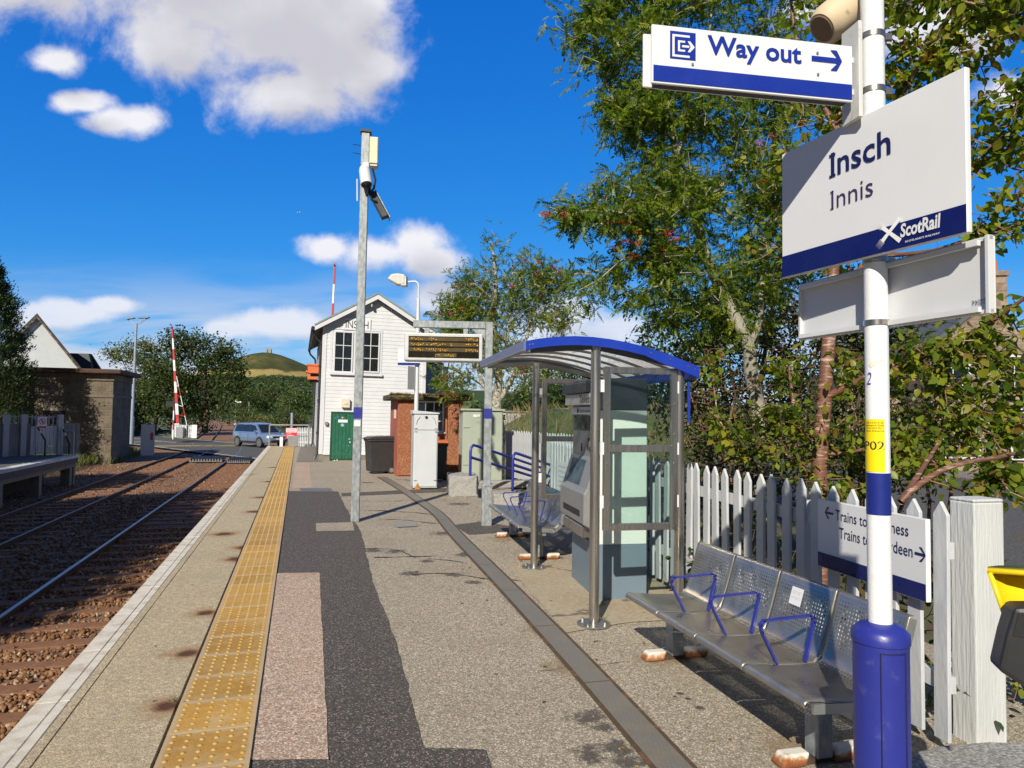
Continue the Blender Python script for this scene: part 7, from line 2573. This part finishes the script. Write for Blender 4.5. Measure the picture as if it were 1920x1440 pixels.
def berries(g, pts, n_per, parent, r=.0065, spread=.035):
    global ICO
    if ICO is None:
        bm = bmesh.new()
        bmesh.ops.create_icosphere(bm, subdivisions=1, radius=1)
        bm.verts.index_update()
        ICO = (np.array([v.co[:] for v in bm.verts]), np.array([[v.index for v in f.verts] for f in bm.faces]))
        bm.free()
    org = np.repeat(pts, n_per, 0) + g.normal(size=(len(pts) * n_per, 3)) * np.array([spread, spread, spread * .6])
    v, f = scatter(ICO[0], ICO[1], org, np.tile(np.eye(3), (len(org), 1, 1)), g.uniform(.8, 1.15, len(org)) * r)
    return mesh_np('berries', v, f, berry_m, parent=parent, smooth=True)


def B(px, py, Y, rx, ry, rz, w):
    return (D(px, py, Y)[:], (rx, ry, rz), w)


# --- the big tree behind the shelter
YT = 8.9
g = np.random.default_rng(21)
bt = thing('ash_tree', 'tall grey-barked tree with feathery leaves rising behind the shelter', 'tree', G(1428, 899)[:])
root = FM[bt.name].translation
u = lambda px, py, Y=YT: D(px, py, Y)
base = D(1428, 900, YT); base.z = -.1
limbs = [([base, u(1425, 800), u(1408, 700), u(1402, 645), u(1360, 560), u(1328, 490), u(1296, 380, 8.7), u(1268, 290, 8.6), u(1250, 150, 8.6), u(1235, -60, 8.6), u(1230, -260, 8.6)], (.105, .02), None),
         ([u(1404, 650), u(1425, 600), u(1428, 540, 9.1), u(1445, 420, 9.3), u(1450, 280, 9.4), u(1460, 100, 9.4), u(1470, -120, 9.4)], (.045, .015), 0),
         ([u(1335, 500), u(1290, 470, 8.6), u(1230, 450, 8.3), u(1180, 405, 8.1), u(1120, 395, 8.0), u(1050, 400, 7.9)], (.032, .008), 0),
         ([u(1300, 400, 8.7), u(1360, 340, 9.0), u(1400, 260, 9.2), u(1420, 120, 9.4)], (.035, .012), 0),
         ([u(1290, 360, 8.7), u(1220, 290, 8.6), u(1150, 190, 8.5), u(1110, 60, 8.5)], (.032, .01), 0),
         ([u(1268, 290, 8.6), u(1310, 200, 8.6), u(1330, 60, 8.6), u(1350, -120, 8.6)], (.03, .01), 0)]
blobs = [B(1150, 60, 8.5, .72, .8, .75, 12), B(1250, -60, 8.6, .85, .9, .9, 12), B(1130, -120, 8.5, .6, .8, .8, 7), B(1390, -80, 8.9, 1.0, .9, .9, 12),
         B(1185, 215, 8.5, .50, .6, .32, 7), B(1300, 190, 8.7, .85, .8, .65, 10), B(1420, 120, 9.2, .75, .8, .7, 9),
         B(1250, 350, 8.6, .62, .7, .55, 9), B(1380, 330, 9.0, .75, .8, .8, 9), B(1160, 400, 8.2, .62, .4, .30, 5), B(1060, 398, 7.95, .26, .3, .13, 1.6), B(1130, 345, 8.1, .3, .3, .12, 1.6),
         B(1260, 480, 8.5, .6, .7, .4, 5), B(1190, 520, 8.4, .65, .5, .40, 3), B(1380, 520, 9.2, .75, .7, .6, 7), B(1110, 540, 8.2, .35, .4, .25, 2.0), B(1440, 430, 9.2, .8, .8, .9, 9), B(1330, 600, 9.2, .8, .7, .4, 6), B(1480, 230, 9.3, .7, .7, .8, 7), B(1240, 590, 8.8, .5, .6, .3, 3)]
att = blob_points(g, blobs, 1750)
A, par, r, tips, n0 = grow(g, limbs, att, step=.26, tip=.0036, power=.42, jit=.07)
wood_mesh('trunk', A - root, par, r, bark_grey, bt, n0=n0)
leaves_at(g, A - root, par, tips, 8.0, PINN, .88, [ash_leaf, lime_leaf], 'crown', bt, mat_pick=[.86, .14], back=3, spread=.26, flat=.25, droop=.3)
bpts = np.concatenate([blob_points(g, [B(1190, 450, 8.2, .8, .4, .35, 1)], 20), blob_points(g, [B(1045, 402, 7.9, .2, .15, .08, 1)], 5), blob_points(g, [B(1500, 250, 8.6, .8, .8, 1.2, 1)], 16)])
berries(g, bpts - root, 26, bt, .0068, .034)

# --- the rowan by the far end of the fence
g = np.random.default_rng(5)
yr = 17.4
rt_ = thing('rowan_tree', 'rowan with a pale speckled trunk and red berries by the far end of the fence', 'tree', G(936, 902)[:])
root = FM[rt_.name].translation
u = lambda px, py, Y=yr: D(px, py, Y)
b0 = D(936, 902, yr); b0.z = -.05
limbs = [([b0, u(938, 820), u(931, 760), u(935, 700), u(925, 620), u(930, 540), u(926, 490), u(923, 455)], (.165, .008), None),
         ([u(932, 765), u(905, 720), u(890, 660), u(870, 600), u(860, 540)], (.07, .012), 0),
         ([u(934, 755), u(965, 700), u(985, 640), u(1005, 570), u(1020, 520)], (.07, .012), 0),
         ([u(935, 710), u(950, 640), u(962, 560), u(960, 500)], (.05, .012), 0),
         ([u(905, 722), u(870, 700), u(840, 690), u(815, 680)], (.035, .01), 0)]
blobs = [B(930, 560, yr, 1.0, .9, .85, 8), B(925, 465, yr, .35, .4, .65, 1.1), B(850, 590, yr, .6, .7, .5, 5), B(1035, 535, yr, .55, .7, .55, 5), B(985, 500, yr, .5, .6, .5, 3), B(870, 520, yr, .4, .5, .4, 2), B(1005, 560, yr, .75, .8, .75, 6), B(870, 600, yr, .75, .8, .6, 6), B(1050, 600, yr, .45, .6, .4, 3),
         B(940, 660, yr, 1.1, 1.0, .6, 7), B(840, 640, yr - .3, .55, .6, .45, 3), B(1040, 670, yr, .5, .6, .5, 3), B(850, 715, yr - .5, .55, .5, .35, 3), B(1010, 700, yr - .3, .6, .6, .4, 2.5), B(878, 545, yr, .4, .5, .5, 2)]
att = blob_points(g, blobs, 1250)
A, par, r, tips, n0 = grow(g, limbs, att, step=.3, tip=.0050, power=.42, jit=.08)
wood_mesh('trunk', A - root, par, r, bark_pale, rt_, n0=n0)
leaves_at(g, A - root, par, tips, 4.6, PINN, .95, [ash_leaf, lime_leaf], 'crown', rt_, mat_pick=[.84, .16], spread=.4, flat=.2, droop=.3)
bp_ = att[g.random(len(att)) < .085] + np.array([0, -.05, -.05])
berries(g, bp_ - root, 16, rt_, .011, .055)

# --- cherry with large leaves on the right
g = np.random.default_rng(33)
yc = 6.9
ct = thing('cherry_tree', 'cherry tree with banded brown bark and large drooping leaves behind the signs', 'tree', G(1545, 940)[:])
root = FM[ct.name].translation
u = lambda px, py, Y=yc: D(px, py, Y)
b0 = u(1535, 930); b0.z = -.05
limbs = [([b0, u(1537, 860), u(1545, 760), u(1552, 660), u(1560, 560), u(1566, 420), u(1572, 250), u(1580, 60), u(1585, -150)], (.085, .03), None),
         ([u(1548, 745), u(1610, 715, 6.7), u(1680, 690, 6.4), u(1760, 655, 6.1), u(1840, 615, 5.8), u(1920, 560, 5.5)], (.040, .014), 0),
         ([u(1540, 850), u(1580, 850, 6.8), u(1640, 838, 6.6), u(1720, 820, 6.3), u(1800, 800, 6.0), u(1940, 770, 5.8)], (.022, .008), 0),
         ([u(1535, 900), u(1500, 870), u(1490, 820), u(1488, 760), u(1480, 700)], (.03, .012), 0),
         ([u(1500, 870), u(1450, 840, 7.0), u(1395, 830, 7.2), u(1350, 790, 7.4), u(1335, 690, 7.6)], (.018, .006), 0),
         ([u(1560, 560), u(1640, 480, 6.6), u(1730, 380, 6.2), u(1850, 300, 5.8), u(1960, 250, 5.6)], (.045, .012), 0),
         ([u(1566, 420), u(1620, 300, 6.5), u(1700, 160, 6.1), u(1780, 30, 5.8), u(1850, -100, 5.6)], (.045, .012), 0),
         ([u(1572, 250), u(1520, 150, 6.9), u(1490, 60, 6.8), u(1480, -60, 6.8)], (.035, .01), 0),
         ([u(1640, 480, 6.6), u(1750, 470, 6.1), u(1870, 430, 5.7), u(1960, 420, 5.5)], (.025, .008), 0),
         ([u(1700, 925, 4.6), u(1750, 895, 4.7), u(1810, 872, 4.9), u(1870, 858, 5.1), u(1960, 830, 5.4)], (.020, .014), 0)]
limbs[-1] = ([u(1690, 940, 4.7), u(1715, 915, 4.7), u(1760, 885, 4.8), u(1810, 867, 4.9), u(1870, 858, 5.1), u(1960, 835, 5.4)], (.022, .014), 0)
blobs = [B(1760, 60, 6.0, .75, .7, .55, 9), B(1880, 120, 5.6, .5, .6, .6, 6), B(1700, 190, 6.3, .5, .6, .45, 5), B(1870, 260, 5.7, .32, .5, .45, 4), B(1560, 60, 6.9, .6, .7, .6, 6), B(1640, -40, 6.3, .8, .8, .5, 7), B(1880, -20, 5.6, .6, .6, .4, 5),
         B(1500, 260, 7.0, .55, .6, .6, 4), B(1480, 430, 7.0, .5, .6, .4, 3), B(1880, 360, 5.6, .25, .4, .3, 2), B(1890, 440, 5.6, .25, .4, .25, 2),
         B(1790, 690, 6.0, .45, .5, .28, 3.4), B(1880, 640, 5.7, .28, .4, .35, 2.6), B(1720, 730, 6.2, .38, .5, .25, 2.6), B(1840, 770, 5.9, .40, .5, .25, 3), B(1700, 650, 6.3, .25, .4, .2, 1.4),
         B(1610, 690, 6.7, .30, .4, .22, 1.8), B(1480, 800, 6.9, .32, .4, .38, 3), B(1600, 800, 6.7, .3, .3, .25, 1.6), B(1780, 830, 6.0, .5, .5, .2, 2.2), B(1680, 800, 6.3, .35, .4, .2, 1.6), B(1880, 880, 5.4, .2, .3, .12, 1.0), B(1560, 920, 6.7, .5, .4, .15, 1.4), B(1340, 670, 7.6, .22, .25, .14, 1.2), B(1390, 835, 7.2, .28, .25, .2, 1.6), B(1450, 790, 7.0, .22, .25, .2, 1.4), B(1350, 800, 7.4, .25, .2, .15, 1.2), B(1470, 690, 7.2, .3, .3, .16, 1.4), B(1870, 930, 5.2, .3, .3, .14, 1.6), B(1780, 880, 5.6, .4, .3, .16, 1.8), B(1890, 780, 5.6, .3, .4, .25, 2.2), B(1700, 870, 5.9, .4, .3, .14, 1.4)]
att = blob_points(g, blobs, 1350)
A, par, r, tips, n0 = grow(g, limbs, att, step=.2, tip=.003, power=.40, jit=.06)
wood_mesh('trunk', A - root, par, r, cherry_m, ct, n0=n0)
leaves_at(g, A - root, par, tips, 7.2, OVAL, .096, [cherry_leaf, lime_leaf], 'crown', ct, mat_pick=[.70, .30], spread=.16, droop=1.2, back=4, flat=.5)

# --- dark thicket and bushes behind the fence
def bush(name, label, cat, px, py0, Y, blobs, n, per, kind, size, mats, pick, seed, bark=bark_dark, stems=5, tip=.003, group=None, step=.22):
    g = np.random.default_rng(seed)
    p0 = D(px, py0, Y); p0.z = -.05
    t_ = thing(name, label, cat, p0[:], 0, group)
    root = FM[t_.name].translation
    limbs = []
    for k in range(stems):
        c = blobs[k % len(blobs)]
        e = Vector(c[0]) + Vector(g.normal(size=3) * np.array(c[1]) * .4)
        b = p0 + Vector((g.normal() * .25, g.normal() * .2, 0))
        m = b.lerp(e, .5) + Vector((g.normal() * .15, g.normal() * .15, .15))
        limbs.append(([b, m, e], (.028, .008), None))
    att = blob_points(g, blobs, n)
    att[:, 2] = np.maximum(att[:, 2], .03)
    A, par, r, tips, n0 = grow(g, limbs, att, step=step, tip=tip, power=.4, jit=.08)
    wood_mesh('stems', A - root, par, r, bark, t_, seg=4, seg_big=7, n0=n0)
    leaves_at(g, A - root, par, tips, per, kind, size, mats, 'foliage', t_, mat_pick=pick, spread=.15)
    return t_


bush('thicket', 'dense dark brown twiggy thicket behind the fence, right of the shelter', 'bush', 1360, 905, 9.0,
     [B(1350, 760, 9.2, .75, .8, .9, 5), B(1310, 690, 9.4, .5, .7, .6, 3), B(1450, 700, 9.3, .65, .7, .8, 4), B(1400, 620, 9.8, .8, .7, .6, 4), B(1330, 850, 8.8, .5, .5, .4, 2), B(1500, 620, 9.6, .7, .7, .8, 4)], 1100, 3.6, RHOMB, .06, [thicket_leaf, dark_leaf], [.5, .5], 41, bark_brown, 8, .0036)
bush('shrub', 'dark green shrub filling the gap below the name sign', 'bush', 1600, 905, 8.6,
     [B(1620, 760, 8.8, .8, .8, .9, 4), B(1660, 620, 9.0, .8, .8, .7, 4), B(1580, 850, 8.2, .6, .5, .4, 2)], 520, 5, RHOMB, .075, [dark_leaf, cherry_leaf], [.7, .3], 42, bark_dark, 6)
bush('shrub', 'leafy shrub close behind the white gate post', 'bush', 1720, 905, 7.6,
     [B(1720, 830, 8.2, .65, .6, .5, 4), B(1800, 760, 8.2, .7, .7, .5, 3), B(1640, 880, 7.6, .5, .4, .3, 2)], 420, 4.6, RHOMB, .07, [dark_leaf, cherry_leaf], [.5, .5], 43, bark_brown, 6)
bush('shrub', 'bright green low plant at the right edge beside the gate post', 'bush', 1955, 1215, 3.9,
     [B(1950, 1120, 4.1, .07, .2, .22, 2), B(1950, 1260, 4.1, .07, .2, .2, 2), B(1975, 1040, 4.4, .12, .3, .2, 1)], 60, 6, OVAL, .06, [cherry_leaf, lime_leaf], [.6, .4], 44, bark_brown, 3, .002)
bush('ivy_bush', 'leafy green growth showing low between the fence pickets', 'bush', 1450, 1000, 6.2,
     [(FS0 @ Vector((1.2, -.35, .30)), (.7, .12, .32), 3), (FS0 @ Vector((2.6, -.4, .35)), (.8, .14, .36), 3), (FS0 @ Vector((.2, -.35, .25)), (.4, .1, .25), 2), (FS0 @ Vector((4.2, -.45, .45)), (1.0, .2, .45), 3)], 330, 4.0, OVAL, .06, [dark_leaf, cherry_leaf, thicket_leaf], [.5, .25, .25], 45, bark_brown, 6, .002)
bush('hedge', 'dark hedge filling the view through the shelter glass', 'hedge', 1180, 880, 10.5,
     [(FS0 @ Vector((5.6, -1.0, .9)), (1.0, .5, .8), 3), (FS0 @ Vector((4.2, -1.1, 1.2)), (.9, .5, .9), 3), (FS0 @ Vector((3.2, -1.2, 1.5)), (.8, .5, 1.0), 3)], 520, 5.0, RHOMB, .065, [thicket_leaf, dark_leaf], [.4, .6], 46, bark_dark, 6)


# --- trees farther off: leaf clumps over limbs
def far_tree(label, name, px, Y, z0, blobs, n, size, mats, pick, seed, cat='tree', bark=bark_dark, nl=3, trunk_r=.2, clump=9, group=None):
    g = np.random.default_rng(seed)
    p0 = D(px, 800, Y); p0.z = z0
    t_ = thing(name, label, cat, p0[:], 0, group)
    root = FM[t_.name].translation
    limbs = []
    for k in range(nl):
        c = blobs[k % len(blobs)]
        e = Vector(c[0])
        m = Vector(p0).lerp(e, .5); m.x = p0.x * .6 + e.x * .4
        limbs.append(([p0, m, e], (trunk_r * (1 if k == 0 else .5), trunk_r * .2), None if k == 0 else 0))
    att = blob_points(g, blobs, n)
    att[:, 2] = np.maximum(att[:, 2], z0 + .1)
    near = Y < 20
    A, par, r, tips, n0 = grow(g, limbs, att, step=.35 if near else 1.2, tip=.005 if near else .02, power=.42, jit=.08 if near else .12)
    wood_mesh('trunk', A - root, par, r, bark, t_, seg=4, seg_big=8, n0=n0)
    cl = np.repeat(A[tips], clump, 0) + g.normal(size=(len(tips) * clump, 3)) * np.array([1, 1, .6]) * size * 1.7
    v, f = scatter(RHOMB[0], RHOMB[1], cl - root, frames(g.normal(size=cl.shape) + np.array([0, 0, -.3]), g, 1.0, .5), g.uniform(.7, 1.3, len(cl)) * size)
    mi = np.repeat(g.choice(len(mats), len(tips), p=pick), clump) if len(mats) > 1 else None
    mesh_np('crown', v, f, mats, mi, t_)
    return t_


Yb = 74
far_tree('big dark round-crowned tree to the right of the raised left barrier', 'broadleaf_tree', 385, Yb, -.8,
         [B(385, 660, Yb, 3.6, 3, 2.2, 6), B(330, 690, Yb, 3.2, 3, 2.6, 5), B(420, 680, Yb, 1.9, 2.5, 2.2, 4), B(370, 740, Yb, 4.2, 3, 2.6, 6), B(438, 720, Yb - 3, 1.3, 2, 1.6, 2), B(340, 640, Yb, 2.0, 2, 1.4, 2.5), B(350, 790, Yb, 3.6, 3, 1.6, 3), B(445, 690, Yb - 3, .8, 1, .5, .7)], 1050, .30, [dark_leaf, gl_leaf], [.72, .28], 51, trunk_r=.35, nl=4, clump=9)
far_tree('pale yellow-green feathery tree behind the left lamp post', 'broadleaf_tree', 270, 80, -.4,
         [B(270, 660, 80, 3.0, 3, 1.9, 4), B(225, 665, 80, 1.8, 2, 1.4, 2), B(290, 700, 80, 3.0, 3, 2.2, 3), B(245, 720, 80, 2.5, 2, 2.0, 3)], 420, .28, [gold_leaf, gl_leaf], [.55, .45], 52, trunk_r=.2, clump=8)
far_tree('dark bushy tree behind the left lamp post and stone hut', 'broadleaf_tree', 290, 70, -.5,
         [B(300, 740, 70, 2.8, 2, 2.2, 4), B(262, 760, 70, 2.0, 2, 1.8, 3), B(320, 710, 71, 2.0, 2, 1.8, 3), B(290, 690, 71, 1.6, 2, 1.2, 1.6), B(258, 790, 68, 1.6, 2, 1.0, 2)], 560, .26, [dark_leaf, gl_leaf], [.65, .35], 53, trunk_r=.2, clump=9)
# scrub along the line beyond the crossing
sc_ = [('green', 430, 768, 120, 2.6, 2.4, 'round green shrub beside the track on the far left of the scrub'),
       ('green', 462, 778, 118, 2.2, 1.8, 'dark green shrub in the middle of the trackside scrub'),
       ('gold', 500, 789, 105, 3.4, 1.2, 'clump of golden dry grass and willowherb beyond the car'),
       ('green', 540, 780, 100, 2.4, 1.6, 'yellow-green shrub behind the white gate'),
       ('dark', 553, 792, 92, 1.5, 1.3, 'brownish bush just left of the signal box wall'),
       ('dark', 500, 745, 190, 5.0, 4.5, 'dark rounded tree standing in front of the wood'),
       ('green', 455, 745, 180, 4.5, 4.0, 'mid green rounded tree left of the dark one below the wood'),
       ('green', 555, 752, 170, 4.2, 3.8, 'lighter green tree close to the signal box below the wood')]
for i, (kd, px, py, Y, rx, rz_, lab) in enumerate(sc_):
    mats, pk_ = {'green': ([gl_leaf, hill_leaf], [.5, .5]), 'gold': ([gold_leaf, thicket_leaf], [.7, .3]), 'dark': ([dark_leaf, thicket_leaf], [.7, .3])}[kd]
    far_tree(lab, 'shrub' if Y < 130 else 'tree', px, Y, -1.3, [B(px, py, Y, rx, rx, rz_, 1), B(px - 8, py + 6, Y, rx * .7, rx, rz_ * .7, .6), B(px + 8, py + 5, Y, rx * .8, rx, rz_ * .7, .6)], 130 if Y < 130 else 170, .28 if Y < 130 else .6, mats, pk_, 60 + i, 'shrub' if Y < 130 else 'tree', trunk_r=.1, clump=9)
# woods seen through the shelter, and houses beyond the bank
for i, (px, py, Y, rx, rz_, lab) in enumerate(((1040, 735, 62, 2.6, 2.2, 'dark tree seen through the shelter above the grassy bank'), (985, 745, 75, 3.0, 2.0, 'tree behind the grey sheds left of the shelter post'), (1085, 730, 58, 2.4, 2.2, 'dark tree seen behind the ticket machine hood'), (1150, 720, 52, 2.4, 2.6, 'tree standing behind the shelter glass'), (1240, 700, 40, 2.6, 2.6, 'dark tree beyond the thicket right of the shelter'))):
    far_tree(lab, 'broadleaf_tree', px, Y, -.1, [B(px, py, Y, rx, rx, rz_, 1), B(px - 15, py + 14, Y, rx * .8, rx, rz_ * .8, .6), B(px + 14, py + 16, Y, rx * .8, rx, rz_ * .8, .6)], 240, .3, [dark_leaf, gl_leaf], [.7, .3], 80 + i, trunk_r=.15, clump=9)

# dense dark trees filling the gap between the ash and the cherry
far_tree('dense dark tree standing behind the ash tree', 'broadleaf_tree', 1400, 13.5, -.1,
         [B(1330, 640, 13.5, 1.1, 1.2, 1.0, 4), B(1450, 560, 13.8, 1.2, 1.2, 1.1, 5), B(1400, 760, 13.2, 1.4, 1.2, 1.0, 4), B(1520, 680, 13.6, 1.1, 1.2, 1.2, 4), B(1480, 420, 14, 1.0, 1.2, 1.0, 2.5), B(1300, 790, 13, .9, .9, .9, 2.5)], 620, .085, [dark_leaf, thicket_leaf, ash_leaf], [.62, .23, .15], 121, bark=bark_brown, trunk_r=.12, nl=5, clump=14)
far_tree('dark tree standing behind the name sign and the cherry trunk', 'broadleaf_tree', 1620, 12.5, -.1,
         [B(1620, 640, 12.5, 1.0, 1.0, 1.0, 3), B(1660, 760, 12.2, 1.1, 1.0, .9, 3), B(1590, 820, 12, 1.0, 1.0, .8, 2.5), B(1590, 480, 12.8, .8, .9, .8, 2)], 330, .08, [dark_leaf, cherry_leaf], [.72, .28], 122, bark=bark_brown, trunk_r=.1, nl=4, clump=13)

# --- conifer on the left
g = np.random.default_rng(9)
yv = 28.0
yv = 30.2
p0 = D(-72, 800, yv); p0.z = -.05
cf = thing('conifer', 'dark green cypress beside the stone hut at the left edge', 'conifer', p0[:])
Hc = D(-60, 405, yv).z
MB().tube([(0, 0, 0), (0, 0, Hc * .9)], [.14, .03], 8).build('trunk', bark_dark, cf, smooth=True)
n = 11000
h = g.random(n) ** .75
zc = .35 + h * (Hc - .4)
rad = 2.45 * (1 - np.clip((zc - 2.3) / (Hc - 2.3), 0, 1) ** 1.85) * (1 + .05 * np.sin(zc * 4 + 1) + .06 * np.sin(zc * 9) + .07 * g.normal(size=n))
rad = np.maximum(rad, .03)
th = g.uniform(0, 2 * np.pi, n)
rr_ = rad * g.uniform(.72, 1.02, n)
c = np.stack([np.cos(th) * rr_, np.sin(th) * rr_, zc], 1)
m = 7
cl = np.repeat(c, m, 0) + g.normal(size=(n * m, 3)) * .075
dr_ = np.repeat(np.stack([np.cos(th) * .7, np.sin(th) * .7, np.full(n, .9)], 1), m, 0) + g.normal(size=(n * m, 3)) * .45
tv = np.array([(-.5, 0, 0), (0, -.16, .03), (.55, 0, 0), (0, .16, .03)])
v, f = scatter(tv, RHOMB[1], cl, frames(dr_, g, 1, 0), g.uniform(.09, .17, n * m))
mesh_np('crown', v, f, conifer_leaf, parent=cf)

# --- trees out of the picture on the left: they shade the tracks
for i, (s_, t_, hh, lab) in enumerate(((-11.4, 2.2, 9.6, 'tall leafy tree left of the tracks, nearest the camera'), (-11.6, 5.0, 11.8, 'tall leafy tree second in the row left of the tracks'), (-11.8, 10.5, 11.4, 'tall leafy tree third in the row left of the tracks'), (-14.6, 19.0, 10.4, 'tall leafy tree at the far end of the row left of the tracks'))):
    x, y, _ = ST(s_, t_)
    g = np.random.default_rng(100 + i)
    blobs = [((x, y, hh * .58), (2.4, 2.4, hh * .36), 5), ((x + 1.2, y + .6, hh * .5), (1.6, 1.6, 1.6), 2), ((x - 1.2, y - .6, hh * .78), (1.5, 1.5, 1.3), 2)]
    t_ = thing('broadleaf_tree', lab, 'tree', (x, y, -.05), 0)
    root = FM[t_.name].translation
    limbs = [([Vector((x, y, -.05)), Vector((x + .1, y, hh * .4)), Vector((x, y + .1, hh * .8))], (.2, .05), None)]
    att = blob_points(g, blobs, 640)
    A, par, r, tips, n0 = grow(g, limbs, att, step=.6, tip=.009, power=.42)
    wood_mesh('trunk', A - root, par, r, bark_dark, t_, seg=4, seg_big=8, n0=n0)
    cl = np.repeat(A[tips], 26, 0) + g.normal(size=(len(tips) * 26, 3)) * .30
    v, f = scatter(RHOMB[0], RHOMB[1], cl - root, frames(g.normal(size=cl.shape), g, 1.0, .5), g.uniform(.20, .36, len(cl)))
    mesh_np('crown', v, f, dark_leaf, parent=t_)

# --- the wood on the hill's lower slope, one mass of crowns
g = np.random.default_rng(77)
cr, cs = [], []
while len(cr) < 1500:
    Y = 330 + 1000 * g.random() ** .8
    px = g.uniform(330, 640)
    x = (px - 960) / 1300 * Y
    z = float(hill_z(np.array(x), np.array(Y)))
    if z > 57 + 7 * math.sin(px * .05) + 5 * math.sin(px * .13 + 1) + 3 * math.sin(px * .31):
        continue
    s_ = g.uniform(4.5, 8.0)
    cr.append((x, Y, z + s_ * .55)); cs.append(s_)
cr, cs = np.array(cr), np.array(cs)
m = 46
d = g.normal(size=(len(cr) * m, 3)); d /= np.linalg.norm(d, axis=1, keepdims=True)
d[:, 2] = np.abs(d[:, 2]) * 1.1 - .25
pts = np.repeat(cr, m, 0) + d * np.repeat(cs, m)[:, None] * g.uniform(.75, 1.0, (len(d), 1))
v, f = scatter(RHOMB[0], RHOMB[1], pts, frames(np.cross(d, g.normal(size=d.shape)), g, .6, .3), np.repeat(cs, m) * g.uniform(.28, .5, len(d)))
hl_mats = [hill_leaf, dark_leaf, gl_leaf, foliage('blue_green_leaf', [(0.03, 0.05, 0.032), (0.05, 0.075, 0.05)], .1)]
mi = np.repeat(g.choice(4, len(cr), p=[.5, .12, .18, .20]), m)
struct(mesh_np('wood', v, f, hl_mats, mi), 'stuff', 'mixed green wood covering the lower slope of the far hill', 'wood')
# distant belt of trees closing the low horizon elsewhere
cr, cs = [], []
for _ in range(900):
    Y = g.uniform(230, 420)
    x = g.uniform(-1.05, 1.0) * Y
    if -.46 < x / Y < -.26:
        continue
    s_ = g.uniform(3.0, 5.2)
    cr.append((x, Y, -1 + s_ * .6)); cs.append(s_)
cr, cs = np.array(cr), np.array(cs)
m = 22
d = g.normal(size=(len(cr) * m, 3)); d /= np.linalg.norm(d, axis=1, keepdims=True)
pts = np.repeat(cr, m, 0) + d * np.repeat(cs, m)[:, None] * g.uniform(.7, 1.0, (len(d), 1))
v, f = scatter(RHOMB[0], RHOMB[1], pts, frames(np.cross(d, g.normal(size=d.shape)), g, .6, .3), np.repeat(cs, m) * g.uniform(.4, .6, len(d)))
struct(mesh_np('tree_belt', v, f, hl_mats, np.repeat(g.choice(4, len(cr), p=[.5, .15, .2, .15]), m)), 'stuff', 'low belt of distant trees along the horizon', 'trees')

# --- grass, as blades where it is near enough to see
BLADE = (np.array([(0, -.5, 0), (.5, -.35, .06), (1, 0, -.05), (.5, .35, .06)], float) * np.array([1, .10, 1]), np.array([(0, 1, 2, 3)]))
gr_m = foliage('grass_blade', [(0.05, 0.085, 0.018), (0.08, 0.12, 0.025), (0.13, 0.15, 0.04), (0.20, 0.17, 0.07)], .3)
dry_m = foliage('dry_grass', [(0.10, 0.12, 0.03), (0.22, 0.18, 0.07), (0.28, 0.20, 0.09), (0.14, 0.08, 0.04)], .25)
N = 16000
s = rng.uniform(-13.5, -8.7, N); t = rng.uniform(30, 47, N)
zg = np.where(s > -10.4, np.maximum(-1.06, -.95 + (-9.4 - s) * .45), -.48)
ok_ = (s < -9.3) | (t > 38.5)
s, t, zg = s[ok_], t[ok_], zg[ok_]
N = len(s)
org = np.c_[s * PC - t * PS, s * PS + t * PC, zg]
dr_ = np.c_[rng.normal(size=(N, 2)) * .35, np.ones(N)]
v, f = scatter(BLADE[0], BLADE[1], org, frames(dr_, rng, 1, 0), rng.uniform(.15, .45, N))
struct(mesh_np('grass', v, f, gr_m), 'stuff', 'rough grass on the bank beside the stone hut', 'grass')
# bank beyond the far end of the fence
mb = MB()
gx, gy = np.meshgrid(np.linspace(-3, 22, 40), np.linspace(24, 52, 36))
gz = -.15 + 2.05 * np.exp(-((gy - 38) / 6.5) ** 2) * (1 / (1 + np.exp(-(gx + .5) * 1.6))) + .12 * np.sin(gx * 2.1) * np.sin(gy * 1.3)
v = np.stack([gx, gy, gz], -1).reshape(-1, 3)
idx = np.arange(gx.size).reshape(gx.shape)
f = np.stack([idx[:-1, :-1], idx[:-1, 1:], idx[1:, 1:], idx[1:, :-1]], -1).reshape(-1, 4)
struct(mesh_np('far_bank', v, f, grass_mat, smooth=True))
k_ = rng.integers(0, gx.size, 7000)
org = v[k_] + np.c_[rng.normal(size=(7000, 2)) * .35, np.zeros(7000)]
vv, ff = scatter(BLADE[0], BLADE[1], org, frames(np.c_[rng.normal(size=(7000, 2)) * .5, np.ones(7000)], rng, 1, 0), rng.uniform(.3, .7, 7000) * 1.2)
struct(mesh_np('dry_grass', vv, ff, dry_m), 'stuff', 'dry tawny grass on the bank seen beyond the fence', 'grass')
# weeds by the yellow paving and the shelter post
for i, (px, py, lab) in enumerate(((331, 1322, 'tiny green weed growing at the edge of the yellow paving'), (1128, 1165, 'small weed beside the foot of the shelter post'))):
    p = G(px, py)
    t_ = thing('weed', lab, 'weed', (p.x, p.y, .012))
    n = 16
    g = np.random.default_rng(200 + i)
    v, f = scatter(BLADE[0] * np.array([1, 1.6, 1]), BLADE[1], g.normal(size=(n, 3)) * np.array([.012, .012, 0]), frames(np.c_[g.normal(size=(n, 2)), np.full(n, .8)], g, 1, 0), g.uniform(.03, .06, n))
    mesh_np('leaves', v, f, gr_m, parent=t_)
